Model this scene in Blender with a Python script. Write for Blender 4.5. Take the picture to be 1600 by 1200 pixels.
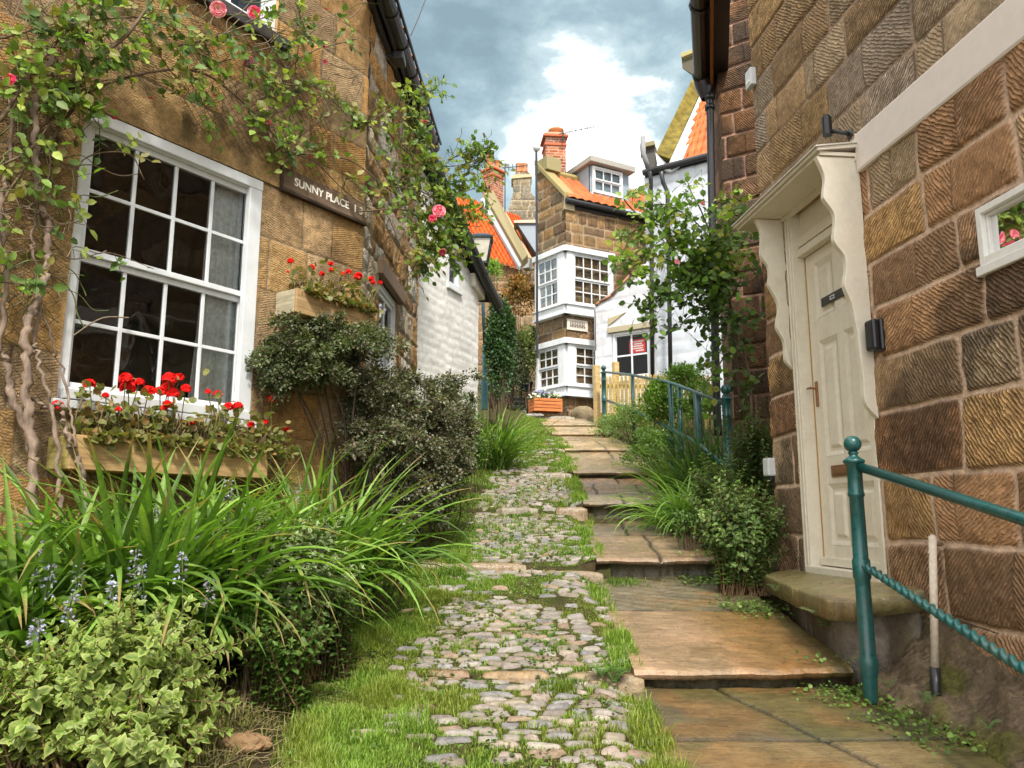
import bpy, math, numpy as np
from math import radians, sin, cos, pi
from mathutils import Vector
for _o in list(bpy.data.objects): bpy.data.objects.remove(_o)
SC = bpy.context.scene
COL = SC.collection
# ---------------- camera (its position is the origin; z is height above the eye) ----------------
F = 1220.0; PITCH = radians(9.6)
cam = bpy.data.cameras.new('camera'); camo = bpy.data.objects.new('camera', cam); COL.objects.link(camo)
cam.sensor_width = 36; cam.lens = 36*F/1600; cam.clip_start = .05; cam.clip_end = 2000
camo.location = (0, 0, 0); camo.rotation_euler = (radians(90)+PITCH, 0, 0)
SC.camera = camo
# ---------------- light ----------------
SUN_EL = radians(53); SUN_DIR = Vector((0.17, -1, 0)).normalized()   # direction the sun stands in
SV = Vector((SUN_DIR.x*cos(SUN_EL), SUN_DIR.y*cos(SUN_EL), sin(SUN_EL)))
sl = bpy.data.lights.new('sun', 'SUN'); so = bpy.data.objects.new('sun', sl); COL.objects.link(so)
sl.energy = 2.4; sl.angle = radians(7); sl.color = (1, .95, .87)
so.rotation_euler = SV.to_track_quat('Z', 'Y').to_euler()
w = bpy.data.worlds.new('World'); SC.world = w; w.use_nodes = True
nt = w.node_tree; nt.nodes.clear(); N = nt.nodes.new; LK = nt.links.new
out = N('ShaderNodeOutputWorld'); bg = N('ShaderNodeBackground'); bg.inputs[1].default_value = .15
sky = N('ShaderNodeTexSky'); sky.sky_type = 'NISHITA'; sky.sun_disc = False
sky.sun_elevation = SUN_EL; sky.sun_rotation = math.atan2(SUN_DIR.x, SUN_DIR.y)
tc = N('ShaderNodeTexCoord')
def wmath(op, a, b=None, c=None):
    m = N('ShaderNodeMath'); m.operation = op
    for i, x in enumerate((a, b, c)):
        if x is None: continue
        if isinstance(x, (int, float)): m.inputs[i].default_value = x
        else: LK(x, m.inputs[i])
    return m.outputs[0]
def wnoise(scale, det, rough, zs=1.0, off=(0, 0, 0)):
    mp = N('ShaderNodeMapping'); mp.inputs['Scale'].default_value = (1, 1, zs); mp.inputs['Location'].default_value = off
    LK(tc.outputs['Generated'], mp.inputs[0])
    n = N('ShaderNodeTexNoise'); n.inputs['Scale'].default_value = scale; n.inputs['Detail'].default_value = det
    n.inputs['Roughness'].default_value = rough; n.inputs['Distortion'].default_value = .25; LK(mp.outputs[0], n.inputs[0]); return n.outputs[0]
def wlobe(px, py, width):
    a = (px-800)/F; b = (600-py)/F
    d = Vector((a, cos(PITCH)-b*sin(PITCH), sin(PITCH)+b*cos(PITCH))).normalized()
    vm = N('ShaderNodeVectorMath'); vm.operation = 'DISTANCE'; LK(tc.outputs['Generated'], vm.inputs[0]); vm.inputs[1].default_value = d
    mr = N('ShaderNodeMapRange'); mr.interpolation_type = 'SMOOTHSTEP'; LK(vm.outputs['Value'], mr.inputs[0])
    mr.inputs[1].default_value = 0; mr.inputs[2].default_value = width; mr.inputs[3].default_value = 1; mr.inputs[4].default_value = 0
    return mr.outputs[0]
n1 = wnoise(3.2, 9, .58, 2.2, (.3, .1, .7)); n2 = wnoise(9, 8, .6, 1.6, (4, 2, 1))
sx_ = N('ShaderNodeSeparateXYZ'); LK(tc.outputs['Generated'], sx_.inputs[0])
lob = wmath('ADD', wmath('ADD', wmath('MULTIPLY', wlobe(905, 150, .11), .22), wmath('MULTIPLY', wlobe(850, 250, .20), .15)), wmath('ADD', wmath('MULTIPLY', wlobe(1000, 240, .15), .16), wmath('ADD', wmath('MULTIPLY', wmath('MINIMUM', wmath('MAXIMUM', wmath('MULTIPLY_ADD', sx_.outputs[1], -1.2, .35), 0), 1), .5), wmath('MULTIPLY', wmath('MINIMUM', wmath('MAXIMUM', wmath('MULTIPLY_ADD', sx_.outputs[2], 4., -2.6), 0), 1), .5))))
f = wmath('ADD', wmath('ADD', wmath('MULTIPLY', n1, 1.0), wmath('MULTIPLY', n2, .75)), wmath('SUBTRACT', lob, .41))
cr = N('ShaderNodeValToRGB'); LK(f, cr.inputs[0]); e = cr.color_ramp.elements
e[0].position = .33; e[0].color = (.85, 1.2, 1.35, 1); e[1].position = .84; e[1].color = (7.0, 7.0, 6.9, 1)
x_ = e.new(.47); x_.color = (1.2, 1.65, 1.8, 1)
x_ = e.new(.60); x_.color = (1.95, 2.4, 2.5, 1)
x_ = e.new(.70); x_.color = (4.2, 4.5, 4.5, 1)
mx = N('ShaderNodeMixRGB'); mx.inputs[0].default_value = .93; LK(sky.outputs[0], mx.inputs[1]); LK(cr.outputs[0], mx.inputs[2])
LK(mx.outputs[0], bg.inputs[0]); LK(bg.outputs[0], out.inputs[0])
vs = SC.view_settings; vs.view_transform = 'Standard'; vs.look = 'None'; vs.exposure = 1.22; vs.gamma = 1
SC.cycles.max_bounces = 5; SC.cycles.transparent_max_bounces = 8; SC.cycles.diffuse_bounces = 3; SC.cycles.glossy_bounces = 2

# ---------------- helpers ----------------
rng = np.random.default_rng(7)
CP, SP = cos(PITCH), sin(PITCH)
def ray(u, v):
    a = (u-800)/F; b = (600-v)/F; d = CP-b*SP
    return a/d, (SP+b*CP)/d
def at(u, v, Y):
    a, b = ray(u, v); return np.array((a*Y, Y, b*Y))
def pix(p):
    p = np.asarray(p); yc = p[..., 1]*CP+p[..., 2]*SP; zc = -p[..., 1]*SP+p[..., 2]*CP
    return 800+F*p[..., 0]/yc, 600-F*zc/yc
class Wall:
    def __init__(s, x, y, th, side=1):
        t = radians(th); s.p = np.array((x, y)); s.d = np.array((sin(t), cos(t))); s.n = np.array((s.d[1], -s.d[0]))*side; s.side = side; s.th = th
    def hit(s, u, v, off=0):
        a, b = ray(u, v); p = s.p+s.n*off
        t = (p@s.n)/(a*s.n[0]+s.n[1])
        return (a*t-p[0])*s.d[0]+(t-p[1])*s.d[1], b*t
    def w(s, S, Z, O=0):
        S = np.asarray(S, float); Z = np.asarray(Z, float); O = np.asarray(O, float); S, Z, O = np.broadcast_arrays(S, Z, O)
        return np.stack((s.p[0]+s.d[0]*S+s.n[0]*O, s.p[1]+s.d[1]*S+s.n[1]*O, Z), -1)
    def px(s, u, v, off=0):
        a, b = s.hit(u, v, off); return s.w(a, b, off)
_tab = rng.random((512, 512))
def vn(x, y, seed=0):
    x = np.asarray(x, float)+seed*37.3; y = np.asarray(y, float)+seed*91.7
    xi = np.floor(x).astype(int); yi = np.floor(y).astype(int); fx = x-xi; fy = y-yi
    fx = fx*fx*(3-2*fx); fy = fy*fy*(3-2*fy); g = lambda i, j: _tab[(xi+i) % 512, (yi+j) % 512]
    return (g(0, 0)*(1-fx)+g(1, 0)*fx)*(1-fy)+(g(0, 1)*(1-fx)+g(1, 1)*fx)*fy
def fbm(x, y, o=4, seed=0, g=.5):
    r = 0; a = 1; t = 0
    for i in range(o): r = r+a*vn(x*2**i, y*2**i, seed+i*3); t += a; a *= g
    return r/t
def sstep(a, b, x):
    t = np.clip((x-a)/(b-a), 0, 1); return t*t*(3-2*t)
def unit(v): v = np.asarray(v, float); return v/(np.linalg.norm(v, axis=-1, keepdims=True)+1e-12)
class MB:
    def __init__(s): s.V = []; s.C = []; s.T = []; s.Fc = {}; s.M = {}; s.n = 0
    def add(s, V, Fs, c=(1, 1, 1), t=None, m=0):
        V = np.asarray(V, float).reshape(-1, 3); k = len(V)
        c = np.broadcast_to(np.asarray(c, float), (k, 3)); s.V.append(V); s.C.append(c)
        s.T.append(np.zeros((k, 3)) if t is None else np.asarray(t, float))
        if isinstance(Fs, np.ndarray): Fs = [Fs]
        elif len(Fs) and isinstance(Fs[0], np.ndarray): pass
        else:
            g = {}
            for f in Fs: g.setdefault(len(f), []).append(f)
            Fs = [np.array(x) for x in g.values()]
        for a in Fs:
            if len(a) == 0: continue
            s.Fc.setdefault(a.shape[1], []).append(a+s.n); s.M.setdefault(a.shape[1], []).append(np.full(len(a), m))
        s.n += k; return s
    def build(s, name, mats, parent=None, smooth=False, kind=None, bevel=0, org=None):
        V = np.concatenate(s.V) if s.V else np.zeros((0, 3)); C = np.concatenate(s.C); T = np.concatenate(s.T)
        if org is None: org = ORG.get(parent.name, np.zeros(3)) if parent is not None else np.array(((V[:, 0].min()+V[:, 0].max())/2, (V[:, 1].min()+V[:, 1].max())/2, V[:, 2].min()))
        me = bpy.data.meshes.new(name)
        me.vertices.add(len(V)); me.vertices.foreach_set('co', (V-org).astype(np.float32).ravel())
        ls = []; tot = []; mi = []
        for k in s.Fc:
            a = np.concatenate(s.Fc[k]); ls.append(a.ravel()); tot.append(np.full(len(a), k)); mi.append(np.concatenate(s.M[k]))
        ls = np.concatenate(ls); tot = np.concatenate(tot); mi = np.concatenate(mi)
        me.loops.add(len(ls)); me.loops.foreach_set('vertex_index', ls.astype(np.int32))
        me.polygons.add(len(tot)); st = np.concatenate(([0], np.cumsum(tot)[:-1]))
        me.polygons.foreach_set('loop_start', st.astype(np.int32)); me.polygons.foreach_set('loop_total', tot.astype(np.int32))
        if not isinstance(mats, (list, tuple)): mats = [mats]
        for m in mats: me.materials.append(m)
        me.polygons.foreach_set('material_index', mi.astype(np.int32))
        me.polygons.foreach_set('use_smooth', np.full(len(tot), bool(smooth)))
        ca = me.attributes.new('col', 'FLOAT_COLOR', 'POINT'); ca.data.foreach_set('color', np.hstack((C, np.ones((len(C), 1)))).astype(np.float32).ravel())
        if T.any():
            ta = me.attributes.new('t', 'FLOAT_VECTOR', 'POINT'); ta.data.foreach_set('vector', T.astype(np.float32).ravel())
        me.update(calc_edges=True); me.validate()
        o = bpy.data.objects.new(name, me); COL.objects.link(o)
        if parent is not None: o.parent = parent; ORG[o.name] = ORG.get(parent.name, np.zeros(3))
        else: o.location = org; ORG[o.name] = np.array(org)
        if kind: o['kind'] = kind
        if bevel:
            b = o.modifiers.new('bevel', 'BEVEL'); b.width = bevel; b.segments = 2; b.limit_method = 'ANGLE'
        return o
ORG = {}
def tag(o, label, cat, group=None, kind=None):
    o['label'] = label; o['category'] = cat
    if group: o['group'] = group
    if kind: o['kind'] = kind
    return o
def thing(name, label, cat, loc, group=None):
    o = bpy.data.objects.new(name, None); COL.objects.link(o); o.location = tuple(loc); o.empty_display_size = .1
    ORG[o.name] = np.array(loc, float); return tag(o, label, cat, group)
QB = [(0, 3, 2, 1), (4, 5, 6, 7), (0, 1, 5, 4), (1, 2, 6, 5), (2, 3, 7, 6), (3, 0, 4, 7)]
def hexa(mb, P, c=(1, 1, 1), m=0): mb.add(P, QB, c, m=m)
def wbox(mb, W, s0, s1, z0, z1, o0, o1, c=(1, 1, 1), m=0):
    P = np.concatenate([W.w(*q) for q in [([s0, s1, s1, s0], z0, [o0, o0, o1, o1]), ([s0, s1, s1, s0], z1, [o0, o0, o1, o1])]])
    mb.add(P, QB if W.side < 0 else [f[::-1] for f in QB], c, m=m)
def box(mb, c, s, c_=(1, 1, 1), rz=0, m=0):
    q = np.array([(-1, -1, -1), (1, -1, -1), (1, 1, -1), (-1, 1, -1), (-1, -1, 1), (1, -1, 1), (1, 1, 1), (-1, 1, 1)])*np.array(s)/2
    x = q[:, 0]*cos(rz)-q[:, 1]*sin(rz); y = q[:, 0]*sin(rz)+q[:, 1]*cos(rz); mb.add(np.stack((x, y, q[:, 2]), 1)+np.array(c), QB, c_, m=m)
def prism(mb, pts, ext, c=(1, 1, 1), m=0):
    P = np.asarray(pts, float); n = len(P); Q = P+np.asarray(ext, float)
    mb.add(np.concatenate((P, Q)), [tuple(range(n)), tuple(range(2*n-1, n-1, -1))]+[(i, (i+1) % n+0, (i+1) % n+n, i+n)[::-1] for i in range(n)], c, m=m)
def tube(mb, path, r, n=8, c=(1, 1, 1), cap=True, twist=0, square=False, m=0, jit=0):
    P = np.asarray(path, float); k = len(P); r = np.broadcast_to(np.asarray(r, float), (k,))
    T = np.zeros_like(P); T[1:-1] = P[2:]-P[:-2]; T[0] = P[1]-P[0]; T[-1] = P[-1]-P[-2]; T = unit(T)
    ref = np.array((0, 0, 1.)) if abs(T[:, 2]).mean() < .85 else np.array((1., 0, 0))
    A = unit(np.cross(T, ref)); B = np.cross(T, A)
    L = np.concatenate(([0], np.cumsum(np.linalg.norm(np.diff(P, axis=0), axis=1))))
    an = np.arange(n)/n*2*pi; ang = an[None, :]+twist*L[:, None]
    rr = r[:, None]*np.ones((1, n))
    if square: rr = rr*(.52+.62*np.abs(np.cos(an))**1.4)[None, :]
    if jit: rr = rr*(1+jit*(rng.random((k, n))-.5))
    V = P[:, None]+rr[..., None]*(np.cos(ang)[..., None]*A[:, None]+np.sin(ang)[..., None]*B[:, None])
    i = np.arange(k-1)[:, None]*n; j = np.arange(n)[None]; j2 = (j+1) % n
    Fq = np.stack((i+j, i+j2, i+n+j2, i+n+j), -1).reshape(-1, 4)[:, ::-1]
    V = V.reshape(-1, 3); cc = np.asarray(c, float)
    if cc.ndim == 2: cc = np.repeat(cc, n, 0)
    mb.add(V, Fq, cc, m=m)
    if cap:
        for e_, rev in ((0, 0), (k-1, 1)):
            a = list(range(e_*n, e_*n+n)); mb.Fc.setdefault(n, []).append(np.array([a if not rev else a[::-1]])+mb.n-len(V)); mb.M.setdefault(n, []).append(np.array([m]))
def lathe(mb, base, prof, n=16, c=(1, 1, 1), m=0):
    P = [(base[0], base[1], base[2]+h) for _, h in prof]; r = [max(a, 1e-4) for a, _ in prof]
    k = len(P); an = np.arange(n)/n*2*pi
    V = np.array([[(p[0]+rr*cos(a), p[1]+rr*sin(a), p[2]) for a in an] for p, rr in zip(P, r)]).reshape(-1, 3)
    i = np.arange(k-1)[:, None]*n; j = np.arange(n)[None]; j2 = (j+1) % n
    mb.add(V, np.stack((i+j, i+j2, i+n+j2, i+n+j), -1).reshape(-1, 4), c, m=m)
def curve(pts, n=8):
    P = np.asarray(pts, float); k = len(P); Q = np.vstack((2*P[0]-P[1], P, 2*P[-1]-P[-2])); o = []
    for i in range(k-1):
        a, b, c, d = Q[i], Q[i+1], Q[i+2], Q[i+3]
        for t in np.arange(n)/n: o.append(.5*((2*b)+(c-a)*t+(2*a-5*b+4*c-d)*t*t+(3*b-a-3*c+d)*t**3))
    o.append(P[-1]); return np.array(o)
def grid_faces(nx, ny, keep=None):
    i = np.arange(nx-1)[:, None]; j = np.arange(ny-1)[None]
    f = np.stack((i*ny+j, (i+1)*ny+j, (i+1)*ny+j+1, i*ny+j+1), -1)
    return f.reshape(-1, 4) if keep is None else f[keep]
def patch(mb, P00, P10, P11, P01, nu, nv, h=None, col=(1, 1, 1), m=0, flip=False):
    P00, P10, P11, P01 = [np.asarray(p, float) for p in (P00, P10, P11, P01)]
    u, v = np.meshgrid(np.linspace(0, 1, nu), np.linspace(0, 1, nv), indexing='ij'); U = u[..., None]; V = v[..., None]
    P = (P00*(1-U)+P10*U)*(1-V)+(P01*(1-U)+P11*U)*V
    nn = unit(np.cross(P10-P00, P01-P00))*(-1 if flip else 1)
    if h is not None: P = P+nn*h(u, v)[..., None]
    c = col(u, v).reshape(-1, 3) if callable(col) else col
    f = grid_faces(nu, nv); mb.add(P.reshape(-1, 3), f[:, ::-1] if flip else f, c, m=m)
# ---------------- materials ----------------
class NG:
    def __init__(s, name):
        s.m = bpy.data.materials.new(name); s.m.use_nodes = True; s.t = s.m.node_tree; s.t.nodes.clear()
    def n(s, ty, **k):
        x = s.t.nodes.new(ty)
        for a, b in k.items():
            if hasattr(x, a): setattr(x, a, b)
        return x
    def l(s, a, b): s.t.links.new(a, b)
    def inp(s, node, name, v):
        i = node.inputs[name]
        if isinstance(v, bpy.types.NodeSocket): s.l(v, i)
        else: i.default_value = v
    def math(s, op, a, b=0., c=0.):
        x = s.n('ShaderNodeMath', operation=op)
        for i, v in enumerate((a, b, c)): s.inp(x, i, v)
        return x.outputs[0]
    def noise(s, vec, scale, det=4, rough=.55, dist=0.):
        x = s.n('ShaderNodeTexNoise'); s.inp(x, 'Scale', scale); s.inp(x, 'Detail', det); s.inp(x, 'Roughness', rough); s.inp(x, 'Distortion', dist)
        if vec is not None: s.l(vec, x.inputs['Vector'])
        return x.outputs[0]
    def mix(s, f, a, b, bt='MIX'):
        x = s.n('ShaderNodeMixRGB', blend_type=bt); s.inp(x, 0, f); s.inp(x, 1, a if not isinstance(a, tuple) else (*a[:3], 1)); s.inp(x, 2, b if not isinstance(b, tuple) else (*b[:3], 1)); return x.outputs[0]
    def rng(s, v, a, b, c=0., d=1.):
        x = s.n('ShaderNodeMapRange'); s.inp(x, 0, v)
        for i, k in enumerate((a, b, c, d)): x.inputs[i+1].default_value = k
        return x.outputs[0]
    def attr(s, name): return s.n('ShaderNodeAttribute', attribute_name=name)
    def pos(s):
        g = s.n('ShaderNodeNewGeometry'); return g.outputs['Position']
    def out(s, bsdf, disp=None):
        o = s.n('ShaderNodeOutputMaterial'); s.l(bsdf, o.inputs[0]); return s.m
    def bsdf(s, col, rough=.7, spec=.3, metal=0., bump=None, bd=.01, bs=1.):
        b = s.n('ShaderNodeBsdfPrincipled'); s.inp(b, 'Base Color', col if not isinstance(col, tuple) else (*col[:3], 1)); s.inp(b, 'Roughness', rough); s.inp(b, 'Specular IOR Level', spec); s.inp(b, 'Metallic', metal)
        if bump is not None:
            q = s.n('ShaderNodeBump'); s.inp(q, 'Height', bump); s.inp(q, 'Distance', bd); s.inp(q, 'Strength', bs); s.l(q.outputs[0], b.inputs['Normal'])
        return b.outputs[0]
def mat_stone(name, k=315., depth=.012, grain=.6, soot=0., lichen=0., rough=.9, fine=.35):
    g = NG(name); c = g.attr('col'); t = g.attr('t'); P = g.pos()
    sx = g.n('ShaderNodeSeparateXYZ'); g.l(t.outputs['Vector'], sx.inputs[0])
    cb = g.n('ShaderNodeCombineXYZ'); g.l(g.math('MULTIPLY', sx.outputs[0], 1.), cb.inputs[0]); g.l(g.math('MULTIPLY', sx.outputs[1], .22), cb.inputs[1])
    nz = g.noise(cb.outputs[0], 58., 4, .65)
    nl = g.noise(P, 14., 4, .6)
    ph = g.math('ADD', g.math('MULTIPLY', sx.outputs[0], k), g.math('ADD', g.math('MULTIPLY', nl, 10.), g.math('MULTIPLY', g.noise(P, 40., 2, .5), 4.)))
    sn = g.rng(g.math('SINE', ph), -.55, .75, 0., 1.)
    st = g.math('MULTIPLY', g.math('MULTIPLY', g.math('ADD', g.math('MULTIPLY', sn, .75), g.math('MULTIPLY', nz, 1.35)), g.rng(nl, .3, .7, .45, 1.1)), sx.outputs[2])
    gr = g.noise(P, 90., 5, .65)
    h = g.math('ADD', st, g.math('MULTIPLY', gr, fine))
    col = g.mix(g.rng(gr, .3, .75, 0., .45), c.outputs['Color'], (.5, .5, .5), 'OVERLAY') if 0 else c.outputs['Color']
    v = g.rng(g.noise(P, 26., 8, .78), .28, .72, 1-grain*.62, 1+grain*.55)
    vv = g.n('ShaderNodeCombineXYZ'); [g.l(v, vv.inputs[i]) for i in range(3)]
    col = g.mix(1., col, vv.outputs[0], 'MULTIPLY')
    v2 = g.rng(st, .35, 1.45, .30, 1.42); v2c = g.n('ShaderNodeCombineXYZ'); [g.l(v2, v2c.inputs[i]) for i in range(3)]  # darkens grooves and lightens ridges: relief shading painted into colour over groove dirt
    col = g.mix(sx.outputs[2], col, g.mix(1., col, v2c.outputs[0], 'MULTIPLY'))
    if soot: col = g.mix(g.rng(g.noise(P, 3.2, 7, .68), .52, .72, 0., soot), col, (.035, .028, .022))
    if lichen: col = g.mix(g.rng(g.noise(P, 5.5, 6, .7), .55, .68, 0., lichen), col, (.20, .17, .035))
    return g.out(g.bsdf(col, rough, .25, bump=h, bd=depth))
def mat_plain(name, col=None, rough=.5, spec=.4, var=.15, bump=.002, scale=40., metal=0., dirt=0., dirtc=(.08, .06, .04), stretch=None):
    g = NG(name); P = g.pos()
    if stretch:
        mp = g.n('ShaderNodeMapping'); mp.inputs['Scale'].default_value = stretch; g.l(P, mp.inputs[0]); P2 = mp.outputs[0]
    else: P2 = P
    c = g.attr('col').outputs['Color'] if col is None else None
    n = g.noise(P2, scale, 5, .6)
    v = g.rng(n, .25, .75, 1-var, 1+var); vc = g.n('ShaderNodeCombineXYZ'); [g.l(v, vc.inputs[i]) for i in range(3)]
    base = g.mix(1., c if c is not None else col, vc.outputs[0], 'MULTIPLY')
    if dirt: base = g.mix(g.rng(g.noise(P, 7., 7, .7), .5, .75, 0., dirt), base, dirtc)
    return g.out(g.bsdf(base, g.rng(n, .2, .8, rough*.85, min(1, rough*1.15)), spec, metal, bump=n if bump else None, bd=bump))
def mat_leaf(name, rough=.5, trans=.3, spec=.35):
    g = NG(name); c = g.attr('col').outputs['Color']; P = g.pos()
    v = g.rng(g.noise(P, 60., 3, .6), .3, .7, .8, 1.2); vc = g.n('ShaderNodeCombineXYZ'); [g.l(v, vc.inputs[i]) for i in range(3)]
    c = g.mix(1., c, vc.outputs[0], 'MULTIPLY')
    b = g.bsdf(c, rough, spec); t = g.n('ShaderNodeBsdfTranslucent'); g.l(g.mix(1., c, (1.5, 1.7, .6), 'MULTIPLY'), t.inputs[0])
    m = g.n('ShaderNodeMixShader'); m.inputs[0].default_value = trans; g.l(b, m.inputs[1]); g.l(t.outputs[0], m.inputs[2]); return g.out(m.outputs[0])
def mat_glass(name, tint=(.85, .9, .9), refl=1.):
    g = NG(name); fr = g.n('ShaderNodeFresnel'); fr.inputs[0].default_value = 1.5
    P = g.pos(); n = g.noise(P, 2.5, 2, .5); bp = g.n('ShaderNodeBump'); g.inp(bp, 'Height', n); g.inp(bp, 'Distance', .01)
    gl = g.n('ShaderNodeBsdfGlossy'); gl.inputs['Roughness'].default_value = .02; g.l(bp.outputs[0], gl.inputs['Normal'])
    tr = g.n('ShaderNodeBsdfTransparent'); tr.inputs[0].default_value = (*tint, 1)
    m = g.n('ShaderNodeMixShader'); g.l(g.math('MINIMUM', g.math('MULTIPLY', fr.outputs[0], refl*1.1), 1.), m.inputs[0]); g.l(tr.outputs[0], m.inputs[1]); g.l(gl.outputs[0], m.inputs[2]); return g.out(m.outputs[0])
M = {}
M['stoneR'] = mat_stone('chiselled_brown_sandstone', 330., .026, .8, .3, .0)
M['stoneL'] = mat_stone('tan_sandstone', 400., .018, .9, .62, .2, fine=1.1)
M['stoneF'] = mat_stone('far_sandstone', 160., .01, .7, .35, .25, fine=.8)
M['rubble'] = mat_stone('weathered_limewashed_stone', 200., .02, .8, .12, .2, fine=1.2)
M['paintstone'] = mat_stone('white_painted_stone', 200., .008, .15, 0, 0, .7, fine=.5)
M['slab'] = None
M['white'] = mat_plain('white_gloss_paint', (.66, .68, .69), .38, .5, .06, .001, 28., dirt=.4, dirtc=(.42, .42, .38))
M['cream'] = mat_plain('cream_paint', (.72, .66, .54), .42, .45, .06, .0012, 30., dirt=.32, dirtc=(.42, .34, .22))
M['black'] = mat_plain('black_plastic', (.018, .018, .02), .35, .5, .3, .001, 30.)
M['green'] = mat_plain('dark_green_iron_paint', (.012, .085, .08), .3, .6, .35, .0015, 45., dirt=.45, dirtc=(.10, .065, .04))
M['brass'] = mat_plain('aged_bronze', (.30, .15, .07), .4, .5, .3, .001, 60., metal=.6)
M['plain'] = mat_plain('coloured_surface', None, .65, .3, .22, .003, 50.)
M['paint'] = mat_plain('smooth_paint', None, .45, .4, .05, .0008, 18., dirt=.1, dirtc=(.4, .33, .25))
M['matte'] = mat_plain('matte_surface', None, .9, .15, .3, .004, 30.)
M['wood'] = mat_plain('weathered_wood', None, .75, .25, .38, .004, 16., dirt=.3, dirtc=(.09, .07, .035), stretch=(.35, .35, 3.))
M['tile'] = mat_plain('clay_pantile', None, .75, .25, .25, .004, 22., dirt=.35, dirtc=(.22, .09, .04))
M['leaf'] = mat_leaf('leaf'); M['petal'] = mat_leaf('petal', .6, .25, .2)
M['bark'] = mat_plain('bark', None, .85, .2, .4, .006, 55., stretch=(1, 1, .3))
M['glass'] = mat_glass('window_glass', refl=1.6); M['glassf'] = mat_glass('old_window_glass', (.8, .82, .8), .35); M['dark'] = mat_plain('dark_room', (.035, .03, .027), .8, .1, .1, 0, 5.)
def mat_slab():
    g = NG('wet_flagstone'); c = g.attr('col').outputs['Color']; P = g.pos()
    n = g.noise(P, 9., 8, .68, .6); n2 = g.noise(P, 60., 6, .7); mp = g.n('ShaderNodeMapping'); mp.inputs['Scale'].default_value = (2.2, 14, 2.2); mp.inputs['Rotation'].default_value = (0, 0, .3); g.l(P, mp.inputs[0])
    n3 = g.noise(mp.outputs[0], 3., 6, .65, .8)
    v = g.rng(g.math('ADD', g.math('MULTIPLY', n, .5), g.math('MULTIPLY', n3, .5)), .32, .68, .42, 1.5); vc = g.n('ShaderNodeCombineXYZ'); [g.l(v, vc.inputs[i]) for i in range(3)]
    c = g.mix(1., c, vc.outputs[0], 'MULTIPLY'); c = g.mix(g.rng(n2, .5, .75, 0., .6), c, (.045, .035, .018))
    h = g.math('ADD', g.math('MULTIPLY', n, .6), g.math('ADD', g.math('MULTIPLY', n2, .22), g.math('MULTIPLY', n3, .35)))
    return g.out(g.bsdf(c, g.rng(g.noise(P, 3., 5, .6), .35, .65, .12, .46), .65, bump=h, bd=.018))
M['slab'] = mat_slab()
def mat_soil():
    g = NG('soil'); P = g.pos(); n = g.noise(P, 18., 8, .7); n2 = g.noise(P, 120., 4, .7)
    c = g.mix(g.rng(n, .3, .7), (.04, .028, .014), (.15, .11, .06)); c = g.mix(g.rng(g.noise(P, 6., 6, .7), .45, .6, 0, .7), c, (.07, .10, .02))
    return g.out(g.bsdf(c, .95, .1, bump=g.math('ADD', n, n2), bd=.03))
M['soil'] = mat_soil()
# ---------------- ground and path ----------------
TR = [(-6, -2.1, -2, -1.68), (-2, -1.6, 0., -1.38), (0., -1.27, 2.0, -1.05), (2.0, -.96, 3.9, -.802), (3.9, -.704, 5.7, -.438), (5.7, -.287, 7.6, -.046), (7.6, .142, 9.3, .436), (9.3, .534, 11, .892), (11, .946, 12.7, 1.29), (12.7, 1.342, 14.5, 1.653), (14.5, 1.70, 16.1, 2.0)]
_gy = [-40, -6]+[(t[2]) for t in TR]+[18, 20, 23, 28, 40, 300]
_gz = [-5, -2.15]+[(TR[i][3]+TR[i+1][1])/2 for i in range(len(TR)-1)]+[2.03, 2.4, 3.0, 3.7, 4.8, 6.5, 9]
def Gc(Y): return np.interp(Y, _gy, _gz)
def Gt(Y):
    Y = np.asarray(Y, float); z = Gc(Y)
    for a, za, b, zb in TR: z = np.where((Y >= a) & (Y < b), za+(zb-za)*(Y-a)/(b-a), z)
    return z
def XL(Y): return np.interp(Y, [-6, 2.2, 2.95, 4.3, 5.4, 6.5, 9, 10.3, 11.5, 13, 16, 20], [-1.5, -1.0, -.98, -1.05, -.93, -.72, -.62, -.42, -.15, .05, .3, .3])
def XC(Y): return np.interp(Y, [-6, 2.95, 3.9, 5.5, 7.5, 9.3, 11, 13], [-.6, -.52, -.50, -.32, -.32, -.28, -.05, .2])
def XS(Y): return np.interp(Y, [-6, 2.95, 5.65, 7.5, 11, 13, 16], [.5, .575, .62, .70, .76, .65, .55])
def XR(Y): return np.interp(Y, [-6, 2.95, 3.9, 5.2, 5.65, 7.5, 9.3, 11, 13, 16], [2.4, 1.82, 1.62, 1.6, 1.55, 1.6, 1.7, 1.75, 1.6, 1.5])
def soilz(X, Y):
    dl = XL(Y)-X; dr = X-XR(Y); z = Gc(Y)
    z = z+np.where(dl > 0, .03+.24*sstep(0, 1.1, dl), -.06*(sstep(0, .1, -dl)))+np.where(dr > 0, .1*sstep(0, .3, dr), 0)
    return z+.03*(fbm(X*4, Y*4, 3, 5)-.5)
gx = np.unique(np.concatenate((np.linspace(-3.2, 3.2, 110), [-200, -120, -60, -30, -15, -9, -6, -4.5, 4.5, 6, 9, 15, 30, 60, 120, 200])))
gy = np.unique(np.concatenate((np.linspace(-3, 22, 250), [-60, -30, -15, -8, -5, 24, 27, 31, 40, 60, 100, 180, 320])))
X, Y = np.meshgrid(gx, gy, indexing='ij'); g = MB(); g.add(np.stack((X, Y, soilz(X, Y)-.02), -1).reshape(-1, 3), grid_faces(len(gx), len(gy)))
g.build('ground', M['soil'], None, True, 'structure', org=np.zeros(3))

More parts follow.
